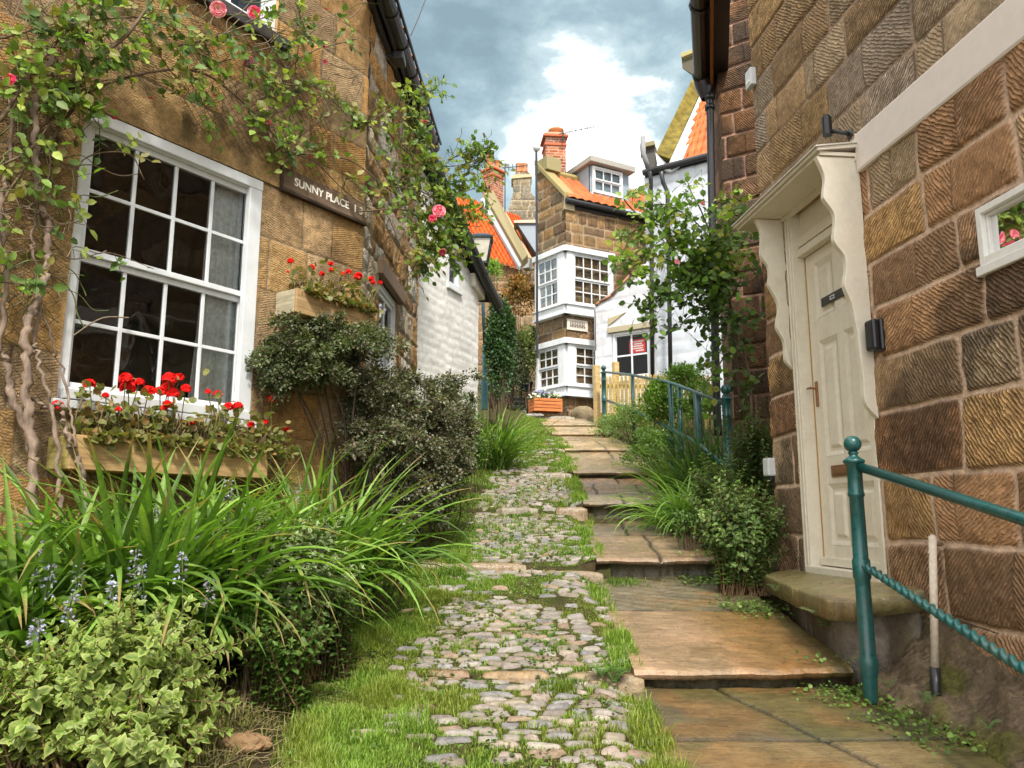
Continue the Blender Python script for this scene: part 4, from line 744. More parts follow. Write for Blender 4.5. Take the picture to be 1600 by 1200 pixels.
# small window at the right edge
mw = mat_plain('white_window_paint', (.76, .74, .70), .4, .4, .06, .001, 30.)
sash(Rw, wH[0], wH[1], wH[2], wH[3]-.004, 2, 1, rh, o=.0, fr=.030, bar=.03, meet=.012, split=False, sill=False, roomd=.8, mat=mw, frt=.03)
mb = MB(); wbox(mb, Rw, wH[0], wH[1]+.012, wH[2]-.045, wH[2]-.003, -.05, .035); mb.build('window_sill', mw, rh, bevel=.005)
# door: frame, leaf, panels
mb = MB(); wbox(mb, Rw, .0, .083, -.345, 1.97, -.12, .012); wbox(mb, Rw, -.785, -.74, -.345, 1.97, -.12, .006); wbox(mb, Rw, -.74, .0, 1.665, 1.715, -.12, -.02); wbox(mb, Rw, -.74, .0, 1.715, 1.97, -.12, -.055); wbox(mb, Rw, -.74, .0, 1.73, 1.80, -.06, -.03)
wbox(mb, Rw, .012, .03, -.33, 1.95, .012, .022); wbox(mb, Rw, .05, .07, -.33, 1.95, .012, .020); wbox(mb, Rw, -.76, .05, -.352, -.30, -.11, .028); dfm = mb.build('door_frame', M['cream'], rh, bevel=.004)
mb = MB(); z0, z1 = -.295, 1.66; sL, sR = -.735, -.012; wbox(mb, Rw, sR, sR+.010, z0, z1, -.115, -.07, (.42, .25, .05)); mb.build('draught_strip', M['plain'], dfm)
leaf = MB(); zs = [(-.17, .19), (.36, 1.08), (1.23, 1.585)]; mid = (sL+sR)/2; cols_ = [(sL+.105, mid-.04), (mid+.04, sR-.105)]
fo, fi = -.072, -.086
wbox(leaf, Rw, sL, sR, z0, z1, -.12, fi)
wbox(leaf, Rw, sL, cols_[0][0], z0, z1, fi, fo); wbox(leaf, Rw, cols_[1][1], sR, z0, z1, fi, fo); wbox(leaf, Rw, cols_[0][1], cols_[1][0], z0+.01, z1-.01, fi, fo-.0005)
for a, b in ((z0, zs[0][0]), (zs[0][1], zs[1][0]), (zs[1][1], zs[2][0]), (zs[2][1], z1)): wbox(leaf, Rw, cols_[0][0], cols_[1][1], a+.0003, b-.0003, fi, fo-.001)
for a, b in cols_:
    for c, d in zs:
        P = Rw.w([a, b, b, a, a+.028, b-.028, b-.028, a+.028], [c, c, d, d, c+.028, c+.028, d-.028, d-.028], [fo, fo, fo, fo]+[fi+.001]*4); leaf.add(P, [(0, 1, 5, 4), (1, 2, 6, 5), (2, 3, 7, 6), (3, 0, 4, 7)])
        P = Rw.w([a+.045, b-.045, b-.045, a+.045, a+.065, b-.065, b-.065, a+.065], [c+.045, c+.045, d-.045, d-.045, c+.065, c+.065, d-.065, d-.065], [fi, fi, fi, fi]+[fo-.002]*4); leaf.add(P, [(0, 1, 5, 4), (1, 2, 6, 5), (2, 3, 7, 6), (3, 0, 4, 7), (4, 5, 6, 7)])
wbox(leaf, Rw, sL+.01, sR-.005, z0+.002, z0+.05, fo-.001, fo+.03)
dr = leaf.build('door', M['cream'], rh, bevel=.0025)
mb = MB(); h0 = Rw.hit(1266, 618, fo); hs_ = sR-.045; hz_ = h0[1]; wbox(mb, Rw, hs_-.014, hs_+.014, hz_-.085, hz_+.075, fo, fo+.008); tube(mb, [Rw.w(hs_, hz_+.03, fo+.006), Rw.w(hs_, hz_+.03, fo+.05), Rw.w(hs_+.02, hz_+.03, fo+.055), Rw.w(hs_-.03, hz_+.03, fo+.055)], .007, 8); mb.build('handle', M['brass'], dr, bevel=.002)
l0 = Rw.hit(1296, 675, fo); l1 = Rw.hit(1333, 668, fo); lz = (l0[1]+Rw.hit(1296, 675, fo)[1])/2; mb = MB(); sa, sb = l1[0], l0[0]; zc_ = .265
wbox(mb, Rw, sa, sb, zc_-.035, zc_+.035, fo, fo+.008); wbox(mb, Rw, sa+.025, sb-.025, zc_-.017, zc_+.017, fo+.008, fo+.016); mb.build('letter_slot', M['brass'], dr, bevel=.003)
n0, n1 = Rw.hit(1284, 468, fo), Rw.hit(1321, 460, fo); mb = MB(); nz = (n0[1]+n1[1])/2; wbox(mb, Rw, n1[0], n0[0], nz-.028, nz+.028, fo, fo+.007); npl = mb.build('name_plate', M['black'], dr, bevel=.006)
mb = MB(); sm = (n0[0]+n1[0])/2; 
for k in (-1, 1): wbox(mb, Rw, sm-.028, sm+.028, nz+k*.009-.003, nz+k*.009+.003, fo+.0075, fo+.0085)
wbox(mb, Rw, sm+.018, sm+.026, nz-.012, nz+.012, fo+.0078, fo+.0088); wbox(mb, Rw, sm-.026, sm-.019, nz-.004, nz+.012, fo+.0078, fo+.0088); mb.build('worn_lettering', M['white'], npl)
# hood with scalloped side boards
hd = MB(); hz0 = 1.972; H = lambda s, z, o: Rw.w(s, z, o)
P = [H(-.86, hz0+.045, 0), H(-.86, hz0+.012, .255), H(.345, hz0+.012, .255), H(.345, hz0+.045, 0)]; prism(hd, P, (0, 0, .022), (.72, .66, .56)); hood = hd.build('door_hood', M['paint'], rh, bevel=.004)
mb = MB(); prism(mb, [H(-.845, hz0-.006, .004), H(-.845, hz0-.006, .235), H(.33, hz0-.006, .235), H(.33, hz0-.006, .004)], (0, 0, .02)); wbox(mb, Rw, -.845, .33, hz0-.03, hz0-.006, .0, .03); mb.build('soffit_board', M['cream'], hood)
mb = MB(); wbox(mb, Rw, -.87, .35, hz0+.06, hz0+.115, .0, .012, (.70, .66, .60)); P = [H(-.87, hz0+.066, .01), H(-.87, hz0+.030, .268), H(.355, hz0+.030, .268), H(.355, hz0+.066, .01)]; prism(mb, P, (0, 0, .008), (.66, .62, .56)); mb.build('lead_flashing', M['paint'], hood, bevel=.002)
pn = [(.232, hz0-.01), (.215, 1.90), (.175, 1.80), (.160, 1.70), (.175, 1.63), (.213, 1.55), (.222, 1.47), (.210, 1.40), (.175, 1.33), (.170, 1.26), (.190, 1.18), (.178, 1.11), (.135, 1.05), (.105, .98), (.098, .90), (.085, .80), (.06, .70), (.045, .60), (.03, .50), (.004, .42)]
def on_plane(u, v, s):
    a, b = ray(u, v); q = Rw.p+Rw.d*s; o = (a*q[1]-q[0])/(Rw.n[0]-a*Rw.n[1]); return float(o), float(b*(q[1]+Rw.n[1]*o))
pn = [on_plane(u, v, -.835) for u, v in ((1276, 250), (1288.6, 275), (1287, 303), (1289, 312), (1302.6, 331), (1305, 349), (1303, 371), (1307, 382), (1320, 400), (1322.4, 422), (1320, 446), (1331, 474), (1336, 498), (1341, 525), (1344, 552), (1349, 590), (1353, 630))]; pn[0] = (pn[0][0], hz0-.01); pn.append((.004, pn[-1][1]-.08))
def bracket(s0, s1, pr):
    q = curve([(a, b, 0) for a, b in pr], 5)[:, :2]; pts = [(0.004, hz0-.01)]+[(max(a, .004), b) for a, b in q]
    m_ = MB(); P = np.array([Rw.w(s0, b, a) for a, b in pts]); prism(m_, P, Rw.w(s1, 0)-Rw.w(s0, 0)); return m_.build('scalloped_bracket', M['cream'], rh, bevel=.003)
bracket(-.835, -.80, pn)
pf = [(.232, hz0-.01), (.205, 1.90), (.17, 1.80), (.145, 1.71), (.150, 1.63), (.165, 1.55), (.160, 1.47), (.135, 1.40), (.10, 1.32), (.098, 1.24), (.115, 1.16), (.115, 1.09), (.085, 1.02), (.06, .98), (.03, .94), (.004, .925)]
pf = [on_plane(u, v, .10) for u, v in ((1180, 347), (1189, 364), (1189, 398), (1200, 416), (1202, 430), (1201.5, 446), (1213, 468), (1216.5, 484), (1213.5, 511), (1225, 534), (1227, 562), (1236, 574), (1243, 581))]; pf[0] = (pf[0][0], hz0-.01); pf.append((.004, pf[-1][1]-.01)); print('pf', pf[:4], pn[:4])
bracket(.095, .13, pf)
# door step and its riser stones
st_ = thing('door_step', 'mossy stone doorstep slab under the cream door', 'step', Rw.w(-.4, -.75, .2))
def slab(mb, poly, zt, th, res=.02, seed=1, col=(.22, .17, .07), col2=(.33, .20, .08), amp=.008, skirtc=None):
    P = np.array(poly); xs = np.arange(P[:, 0].min(), P[:, 0].max(), res); ys = np.arange(P[:, 1].min(), P[:, 1].max(), res); n = 220
    cen = P.mean(0); an = np.linspace(0, 2*pi, n, endpoint=False); R = []
    for a in an:
        d = np.array((cos(a), sin(a))); best = 9
        for i in range(len(P)):
            p, q = P[i]-cen, P[(i+1) % len(P)]-cen; e = q-p; den = d[0]*e[1]-d[1]*e[0]
            if abs(den) < 1e-9: continue
            t_ = (p[0]*e[1]-p[1]*e[0])/den; u_ = (p[0]*d[1]-p[1]*d[0])/den
            if t_ > 0 and 0 <= u_ <= 1: best = min(best, t_)
        R.append(best)
    R = np.array(R); R = R+.012*(fbm(np.cos(an)*5+seed, np.sin(an)*5, 4, seed)-.5)*2; ks = np.concatenate((np.linspace(0.02, .96, 26), [.985, 1.0, 1.004, .995, .97])); rows = []; cs = []
    for j, k in enumerate(ks):
        x = cen[0]+np.cos(an)*R*k; y = cen[1]+np.sin(an)*R*k; z = (zt(x, y) if callable(zt) else zt)+amp*(fbm(x*7, y*7, 4, seed)-.5)*2
        z = z-{len(ks)-4: .014, len(ks)-3: .03, len(ks)-2: th, len(ks)-1: th}.get(j, 0)-(.004 if j == len(ks)-5 else 0); rows.append(np.stack((x, y, z), -1))
        f = sstep(.4, .65, fbm(x*4, y*4, 4, seed+3))[:, None]; c_ = np.array(col)*(1-f)+np.array(col2)*f; cs.append(c_*(.75 if j > 26 else 1))
    i = np.arange(len(ks)-1)[:, None]*n; j = np.arange(n)[None]; j2 = (j+1) % n
    mb.add(np.concatenate(rows), np.stack((i+j, i+n+j, i+n+j2, i+j2), -1).reshape(-1, 4), np.concatenate(cs))
mb = MB(); sp_ = [Rw.w(.32, 0, -.01)[:2], Rw.w(.33, 0, .12)[:2], Rw.w(.22, 0, .22)[:2], Rw.w(-.45, 0, .35)[:2], (1.53, 3.90), (1.60, 3.79), (1.77, 3.80), Rw.w(-1.12, 0, -.01)[:2]][::-1]
slab(mb, sp_, lambda x, y: -.335-.16*np.clip((Rw.p[0]-x-(Rw.p[1]-y)*-.105)*1., 0, .5), .095, seed=3, col=(.24, .20, .085), col2=(.30, .21, .10)); mb.build('step_slab', M['slab'], st_, True)
mb = MB(); q_ = [Rw.w(.25, 0, 0)[:2], Rw.w(.25, 0, .1)[:2], Rw.w(-.45, 0, .26)[:2], (1.62, 3.96), (1.70, 3.88), Rw.w(-1.05, 0, 0)[:2]][::-1]
slab(mb, q_, -.44, .5, seed=5, col=(.15, .11, .07), col2=(.28, .24, .20), amp=.02); mb.build('step_riser', M['stoneF'], st_, True)
# mossy footing where the wall meets the path
fb = MB(); n, k = 420, 70; ss = np.linspace(-4.6, -1.0, n); kk = np.linspace(0, 1, k); S, K = np.meshgrid(ss, kk, indexing='ij')
zt = -.42-.10*(-S-1.0); zbm = Gt(3.9+S*0)*0+np.interp(4.9+S, [0, 2, 3.0, 3.9], [-1.35, -1.05, -.90, -.80])
wid = .30+.10*fbm(S*2, S*0, 3, 4)*1; O = wid*sstep(0, 1, K)**1.1+.06*(fbm(S*5, K*4, 4, 6)-.5)*(K > .02); Zf = zt+(zbm-.06-zt)*K**.8+.13*(np.abs(fbm(S*5+9, K*4, 5, 5)-.5)*2-.3)*np.clip(K*4, 0, 1)
mo = sstep(.45, .62, fbm(S*3, K*3, 5, 44))[..., None]; cf_ = np.array((.20, .145, .09))*(1-mo)+np.array((.13, .125, .03))*mo; cf_ = cf_*(.35+1.3*fbm(S*16, K*8, 6, 7, .65)[..., None])
fb.add(Rw.w(S, Zf, O).reshape(-1, 3), grid_faces(n, k)[:, ::-1], cf_.reshape(-1, 3), np.stack((S+Zf, S-Zf, 0*S+.5), -1).reshape(-1, 3)); fb.build('footing', M['stoneF'], rh, True)
# fittings
ks = thing('key_safe', 'small black box fixed on the brown wall beside the door', 'key safe', Rw.w(-.85, .83, .01)); k0 = Rw.hit(1343, 550, .0); mb = MB(); sa = Rw.hit(1376, 540, .0)[0]; 
mb2 = MB(); wbox(mb2, Rw, -.96, -.868, .845, 1.02, .0, .035); mb2.build('back_plate', M['black'], ks, bevel=.012); mb = MB(); wbox(mb, Rw, -.955, -.873, .85, 1.015, .036, .075); mb.build('cover', M['black'], ks, bevel=.014)
sp2 = thing('spotlight', 'small black cylindrical spotlight on an arm above the door hood', 'lamp', Rw.w(-.72, 2.2)); mb = MB(); c = Rw.w(-.70, 2.16, .10); tube(mb, [c, c+(0, 0, .11)], .028, 14); tube(mb, [c+(0, 0, .11), c+(0, 0, .125)], .018, 12); mb.build('lamp_body', M['black'], sp2, bevel=.002)
mb = MB(); tube(mb, [Rw.w(-.78, 2.13, .0), Rw.w(-.76, 2.15, .05), Rw.w(-.70, 2.19, .09)], .012, 8); tube(mb, [Rw.w(-.78, 2.13, .0), Rw.w(-.78, 2.13, .015)], .03, 12); mb.build('arm', M['black'], sp2, True)
ab = thing('alarm_box', 'small white box high on the corner of the brown stone house', 'alarm', Rw.w(CR-.03, 3.0, .01)); k0 = Rw.hit(1170, 142, .02); k1 = Rw.hit(1170, 118, .02); mb = MB(); wbox(mb, Rw, k0[0]-.10, k0[0]+.0, k0[1], k1[1]+.02, .0, .045); mb.build('casing', M['white'], ab, bevel=.006)
mb = MB(); wbox(mb, Rw, k0[0]-.08, k0[0]-.02, k0[1]+.03, k0[1]+.05, .046, .05); mb.build('label_strip', M['plain'], ab)
jb = thing('junction_box', 'white outdoor socket box low on the house corner among leaves', 'socket', Rw.w(CR-.02, .2, .02)); k0 = Rw.hit(1195, 745, .03); k1 = Rw.hit(1195, 717, .03); mb = MB(); wbox(mb, Rw, CR-.03, CR+.06, k0[1], k1[1], .0, .06); mb.build('casing', M['white'], jb, bevel=.01); mb = MB(); wbox(mb, Rw, CR-.02, CR+.05, k0[1]-.03, k0[1], .01, .04); mb.build('gland', M['black'], jb, bevel=.004)
pt = thing('waste_pipe', 'grey upright waste pipe with black socket below the twisted rail', 'pipe', at(1463, 1112, 3.45)); mb = MB(); tube(mb, [at(1457, 838, 3.5), at(1461, 1045, 3.47)], .0165, 14, (.55, .47, .38)); tube(mb, [at(1457, 862, 3.5), at(1457, 868, 3.5)], .019, 14, (.5, .43, .35)); tube(mb, [at(1457, 838, 3.5), at(1457.5, 848, 3.53), at(1470, 850, 3.62)], .012, 8, (.5, .4, .34)); mb.build('pipe', M['plain'], pt, True)
mb = MB(); tube(mb, [at(1461, 1043, 3.47), at(1463, 1115, 3.45)], .0215, 14); tube(mb, [at(1461.6, 1066, 3.47), at(1461.6, 1070, 3.47)], .023, 14); mb.build('pipe_socket', M['black'], pt, True)
# =============== railings ===============
def ball_post(parent, base, h, r, name='post'):
    mb = MB(); pr = [(r*.8, -.05), (r*.95, .05), (r*1.16, .10), (r*1.2, .135), (r*1.0, .15), (r*.95, .45), (r*.95, .48*h/1.15), (r*1.12, .49*h/1.15+.005), (r*1.12, .57*h/1.15), (r*.95, .58*h/1.15), (r*.9, h-.29), (r*1.05, h-.285), (r*1.08, h-.275), (r*.96, h-.265), (r*.96, h-.14), (r*1.35, h-.132), (r*1.4, h-.12), (r*1.0, h-.112), (r*.55, h-.10), (r*.55, h-.092), (r*.72, h-.085), (r*.5, h-.078)]
    R = r*1.12; c = h-.08+R*.92; pr += [(R*sin(a), c-R*cos(a)) for a in np.linspace(.5, pi, 12)]
    lathe(mb, base, pr, 20); return mb.build(name, M['green'], parent, True)
nr = thing('handrail', 'dark green iron handrail with ball post and twisted lower bar beside the doorstep', 'railing', (1.6, 3.66, -.76)); pb = at(1361, 1072, 3.66); ball_post(nr, np.array((1.598, 3.66, pb[2]-.02)), 1.145, .035)
mb = MB(); a = at(1345, 730, 3.63); b = np.array((0, 0, 0.)); yb = .6; b = at(1600, 812, 2.66); b2 = a+(b-a)*3.0; tube(mb, [a-(b-a)*.03, b, b2], .022, 10, square=False); mb.build('top_rail', M['green'], nr, True)
mb = MB(); a = at(1352, 884, 3.63); b = at(1600, 1045, 2.62); b2 = a+(b-a)*3.0; P = [a+(b2-a)*t for t in np.linspace(0, 1, 500)]; tube(mb, P, .0185, 14, twist=62, square=True); mb.build('twisted_rail', M['green'], nr, True)
ball_post(nr, np.array((b2[0]+.0, b2[1], b2[2]-.55)), 1.145, .04)
fr_ = thing('railing', 'long dark green railing running down beside the picket fence', 'railing', (1.9, 9.2, .5)); zb0 = at(1138, 602, 7.0)[2]; b7 = at(1138, 700, 7.0); ball_post(fr_, np.array((b7[0], 7.0, zb0-1.24)), 1.24, .041)
pA = at(943, 572, 14.5); ball_post(fr_, np.array((pA[0], 14.5, pA[2]-1.2)), 1.2, .045)
for (u, v, Y, h) in ((988, 588, 11.7, 1.1), (1047, 598, 9.2, 1.1), (1061, 604, 8.85, 1.15), (1089, 612, 8.1, 1.2)):
    p = at(u, v, Y); mb = MB(); tube(mb, [p-(0, 0, h), p], .028 if u < 1080 else .042, 10); tube(mb, [p-(0, 0, h-.38), p-(0, 0, h-.46)], .042, 10); mb.build('post', M['green'], fr_, True)
mb = MB(); tube(mb, [at(943, 581, 14.5), at(988, 586, 11.7), at(1047, 598, 9.2), at(1061, 603, 8.85), at(1138, 634, 7.0)], .021, 8); mb.build('top_rail', M['green'], fr_, True)
mb = MB(); tube(mb, [at(943, 624, 14.5), at(988, 640, 11.7), at(1047, 670, 9.2), at(1085, 690, 8.1), at(1140, 733, 7.0)], .024, 8, (1, 1, 1)); mb.build('lower_rail', M['green'], fr_, True)
# =============== picket fence ===============
pf_ = thing('picket_fence', 'yellowish wooden picket fence in front of the white cottage', 'fence', at(1020, 660, 14.2)); Fa, Fb = np.array((at(930, 600, 15.0)[0], 15.0)), np.array((at(1122, 600, 13.3)[0], 13.3)); npk = 30
zf = lambda t: at(930, 586, 15.0)[2]*(1-t)+at(1122, 584, 13.3)[2]*t
fd = unit(Fb-Fa)
for i in range(npk):
    t = i/(npk-1); c = Fa+(Fb-Fa)*t; z1 = zf(t)+rng.uniform(-.02, .02); z0 = z1-1.05; hw = .029; u3 = np.array((fd[0], fd[1], 0))*hw; nn = np.array((fd[1], -fd[0], 0))*.02; C3 = np.array((c[0], c[1], 0)); col = np.array((.52, .37, .13))*rng.uniform(.75, 1.15)
    mb = MB(); pts = [C3-u3+(0, 0, z0), C3+u3+(0, 0, z0), C3+u3+(0, 0, z1-.05), C3+u3*.0+(0, 0, z1), C3-u3+(0, 0, z1-.05)]; prism(mb, pts, nn, col); mb.build('picket', M['wood'], pf_)
mb = MB()
for dz in (.25, .8): prism(mb, [(Fa[0], Fa[1]+.03, zf(0)-dz), (Fb[0], Fb[1]+.03, zf(1)-dz), (Fb[0], Fb[1]+.03, zf(1)-dz+.07), (Fa[0], Fa[1]+.03, zf(0)-dz+.07)], (0, .04, 0), (.45, .32, .12))
mb.build('rail', M['wood'], pf_); mb = MB(); g0 = at(934, 575, 15.0); 
for u, hh in ((932, .12), (962, .18)): p = at(u, 584, 14.9); box(mb, (p[0], p[1], p[2]-.5+hh/2), (.11, .10, 1.1+hh), (.50, .36, .16), .5)
mb.build('fence_post', M['wood'], pf_, bevel=.01)
# =============== street lamp, planter, pot ===============
lp = thing('street_lamp', 'old style lantern on a teal post rising behind the white outhouse', 'street lamp', at(756, 640, 13)); b = at(757, 640, 13); tp = at(752, 412, 13); mb = MB(); lathe(mb, b, [(.055, 0), (.055, .5), (.045, .55), (.04, 1.1)], 12, (.07, .18, .20)); tube(mb, [b+(0, 0, 1.05), (tp[0], 13, tp[2])], .03, 10, (.03, .07, .08)); mb.build('post', M['plain'], lp, True)
mb = MB(); h = .42; w0, w1 = .10, .175; z = tp[2]; X0 = tp[0]
def frus(mb, z0, z1, a, b, c): P = [(X0+i*a, 13+j*a, z0) for i, j in ((-1, -1), (1, -1), (1, 1), (-1, 1))]+[(X0+i*b, 13+j*b, z1) for i, j in ((-1, -1), (1, -1), (1, 1), (-1, 1))]; hexa(mb, np.array(P), c)
frus(mb, z+h, z+h+.035, w1+.02, w1+.03, (.05, .08, .09)); frus(mb, z+h+.035, z+h+.10, w1+.0, .1, (.04, .05, .06)); frus(mb, z-.02, z+.02, w0+.01, w0+.01, (.03, .04, .04))
for i, j in ((-1, -1), (1, -1), (1, 1), (-1, 1)): tube(mb, [(X0+i*w0, 13+j*w0, z), (X0+i*w1, 13+j*w1, z+h)], .014, 6, (.02, .02, .02))
ln_ = mb.build('lantern', M['plain'], lp); mb = MB(); frus(mb, z+.02, z+h-.01, w0-.005, w1-.01, (.5, .46, .36)); mb.build('frosted_glass', mat_plain('frosted_pane', (.5, .47, .38), .25, .6, .2, 0, 9.), ln_)
def crate(base, w, d, h, rz, label):
    t = thing('wooden_planter', label, 'planter', base); mb = MB()
    for i in range(4):
        z = base[2]+h*(i+.5)/4
        for sx, sy, ln, ww in ((0, -d/2, w, .02), (0, d/2, w, .02), (-w/2, 0, .02, d), (w/2, 0, .02, d)):
            x = sx*cos(rz)-sy*sin(rz); y = sx*sin(rz)+sy*cos(rz); box(mb, (base[0]+x, base[1]+y, z), (ln, ww, h/4*.84), np.array((.52, .17, .055))*rng.uniform(.85, 1.1), rz)
    for sx in (-w/2, w/2):
        for sy in (-d/2, d/2): x = sx*cos(rz)-sy*sin(rz); y = sx*sin(rz)+sy*cos(rz); box(mb, (base[0]+x*.97, base[1]+y*.9, base[2]+h*.48), (.04, .04, h*.98), (.4, .14, .05), rz)
    mb.build('slatted_box', M['wood'], t, bevel=.004); mb = MB(); box(mb, (base[0], base[1], base[2]+h*.88), (w-.05, d-.05, .03), (1, 1, 1), rz); mb.build('potting_soil', M['soil'], t); return t
pbx = at(853, 647, 16.0); crate(np.array((pbx[0], 16.2, pbx[2]+.06)), .60, .36, .28, .30, 'orange slatted wooden trough of pansies at the foot of the corner house')
bp = thing('black_pot', 'black plastic plant pot on the dark steps below the ivy', 'pot', at(822, 612, 18)); mb = MB(); b = at(822, 611, 18); lathe(mb, b, [(.12, 0), (.15, .16), (.165, .18), (.165, .22), (.15, .22), (.14, .18), (0, .17)], 16, (.02, .03, .045)); mb.build('pot', M['plain'], bp, True)
mb = MB(); b = at(822, 611, 18)+np.array((0, 0, .17)); lathe(mb, b, [(.145, 0), (0, .012)], 12); mb.build('potting_soil', M['soil'], bp)
for i in range(6):
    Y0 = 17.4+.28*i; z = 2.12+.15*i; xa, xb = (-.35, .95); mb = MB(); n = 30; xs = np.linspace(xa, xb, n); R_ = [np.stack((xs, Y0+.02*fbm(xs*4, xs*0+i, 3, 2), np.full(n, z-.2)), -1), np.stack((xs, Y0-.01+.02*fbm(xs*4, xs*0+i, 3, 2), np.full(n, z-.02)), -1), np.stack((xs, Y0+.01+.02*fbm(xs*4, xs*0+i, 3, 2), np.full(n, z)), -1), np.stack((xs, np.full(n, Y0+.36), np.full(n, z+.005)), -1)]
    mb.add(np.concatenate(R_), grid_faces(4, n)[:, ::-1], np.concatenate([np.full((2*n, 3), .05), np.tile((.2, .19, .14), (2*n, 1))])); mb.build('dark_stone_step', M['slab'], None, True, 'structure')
# rough boulder footing at the corner of the far house
bs = thing('boulder', 'rounded mossy boulder under the white bay window', 'boulder', at(910, 655, 16.6)); mb = MB(); c = at(910, 645, 16.6); u, v = np.meshgrid(np.linspace(0, 2*pi, 40), np.linspace(0, pi, 24), indexing='ij'); r = 1+.25*(fbm(np.cos(u)*2+5, v*1.5+np.sin(u), 4, 3)-.5); cc = (np.array((.22, .17, .10))*(.6+.8*fbm(u*4, v*5, 4, 8))[..., None]).reshape(-1, 3)
mb.add(np.stack((c[0]+.26*r*np.sin(v)**.7*np.cos(u), c[1]+.22*r*np.sin(v)**.7*np.sin(u), c[2]-.06+.2*r*np.cos(v)), -1).reshape(-1, 3), grid_faces(40, 24), cc); mb.build('stone', M['stoneF'], bs, True)
# overhead wire
wr = thing('overhead_wire', 'thin telephone wire crossing the cloudy sky above the lane', 'wire', at(655, 25, 9)); mb = MB(); tube(mb, [at(642, 55, 8.0), at(654, 28, 9), at(672, -20, 11)], .007, 5, (.03, .03, .03)); mb.build('wire', M['plain'], wr)
# =============== foliage ===============
FR = np.random.default_rng(21)
LT = {  # templates: points (along, across, up), faces, edge weight
 'leaf': (np.array([(0, 0, 0), (.28, .27, .05), (.28, 0, -.01), (.28, -.27, .05), (.66, .24, .03), (.66, 0, -.05), (.66, -.24, .03), (1, 0, -.14)]), [(0, 2, 1), (0, 3, 2), (1, 2, 5, 4), (2, 3, 6, 5), (4, 5, 7), (5, 6, 7)], np.array([0, 1, 0, 1, 1, 0, 1, 1.])),
 'small': (np.array([(0, 0, 0), (.5, .30, .06), (1, 0, -.06), (.5, -.30, .06)]), [(0, 2, 1), (0, 3, 2)], np.array([0, 1, 1, 1.])),
 'round': (np.array([(0, 0, 0), (.2, .42, .06), (.62, .55, .1), (.98, .3, .05), (1.0, 0, -.02), (.98, -.3, .06), (.62, -.55, .1), (.2, -.42, .06), (.5, 0, -.05)]), [(8, 1, 0), (8, 2, 1), (8, 3, 2), (8, 4, 3), (8, 5, 4), (8, 6, 5), (8, 7, 6), (8, 0, 7)], np.array([0, 1, 1, 1, 1, 1, 1, 1, 0.])),
}
def rand3(n): return FR.normal(size=(n, 3))
def scatter(mb, kind, P, D, N_, size, width=1., col=(.06, .12, .03), ecol=None):
    T, Fs, ew = LT[kind]; n = len(P); k = len(T)
    if n == 0: return
    D = unit(D); Yv = unit(np.cross(N_, D)); Zv = np.cross(D, Yv); size = np.broadcast_to(np.asarray(size, float), (n,))
    V = P[:, None]+size[:, None, None]*(T[None, :, 0:1]*D[:, None]+T[None, :, 1:2]*width*Yv[:, None]+T[None, :, 2:3]*Zv[:, None])
    c = np.broadcast_to(np.asarray(col, float), (n, 3)); C = np.repeat(c[:, None], k, 1)
    if ecol is not None: C = C*(1-ew[None, :, None])+np.broadcast_to(np.asarray(ecol, float), (n, 3))[:, None]*ew[None, :, None]
    g = {}
    for f in Fs: g.setdefault(len(f), []).append(f)
    fl = [(np.array(q)[None]+(np.arange(n)*k)[:, None, None]).reshape(-1, len(q[0])) for q in g.values()]
    mb.add(V.reshape(-1, 3), fl, C.reshape(-1, 3))
def pickc(cols, n, var=.2): c = np.array(cols)[FR.integers(len(cols), size=n)]; return c*(1+var*FR.uniform(-1, 1, (n, 1)))
def bush(name, label, cat, base, cen, rad, nleaf, size, cols, ecol=None, kind='leaf', width=1., clumps=26, stems=9, group=None, stemc=(.12, .08, .05), up=.5, fill=.55, clr=.28, var=.22, shell=.6, sprays=False):
    base = np.array(base, float); cen = np.array(cen, float); rad = np.array(rad, float); t = thing(name, label, cat, base, group)
    d = unit(rand3(clumps)); d[:, 2] = np.where(d[:, 2] < -.5, -d[:, 2], d[:, 2]); rr = FR.uniform(shell*.6, 1, (clumps, 1)); K = cen+d*rad*rr*(1-clr*.6)
    ci = FR.integers(clumps, size=nleaf); cr = FR.uniform(.55, 1.25, clumps)*clr; tintc = FR.uniform(.72, 1.22, (clumps, 1))
    g = unit(rand3(nleaf))*FR.random((nleaf, 1))**.45; P = K[ci]+g*rad*cr[ci][:, None]
    if fill: m = FR.random(nleaf) < fill*.4; q = unit(rand3(m.sum()))*FR.random((m.sum(), 1))**.33*.92; P[m] = cen+q*rad
    outw = unit((P-cen)/rad); D = unit(outw*.6+rand3(nleaf)*.55+np.array((0, 0, up*.5))); Nn = unit(outw*.6+np.array((0, -.15, .9))*up+rand3(nleaf)*.45)
    c = pickc(cols, nleaf, var)*tintc[ci]; mb = MB(); scatter(mb, kind, P, D, Nn, size*FR.uniform(.6, 1.2, nleaf), width, c, None if ecol is None else pickc([ecol], nleaf, .15))
    mb.build('foliage', M['leaf'], t, True); mb = MB()
    for i in range(stems):
        k = K[i % clumps]; b = base+np.array((FR.uniform(-.3, .3)*rad[0], FR.uniform(-.3, .3)*rad[1], -.03)); mid = (b+k)/2+rand3(1)[0]*rad*.12; p = curve([b, mid, k], 5); tube(mb, p, np.linspace(.008, .003, len(p))*max(1, rad[2]*2), 5, stemc)
    mb.build('stems', M['bark'], t, True); return t
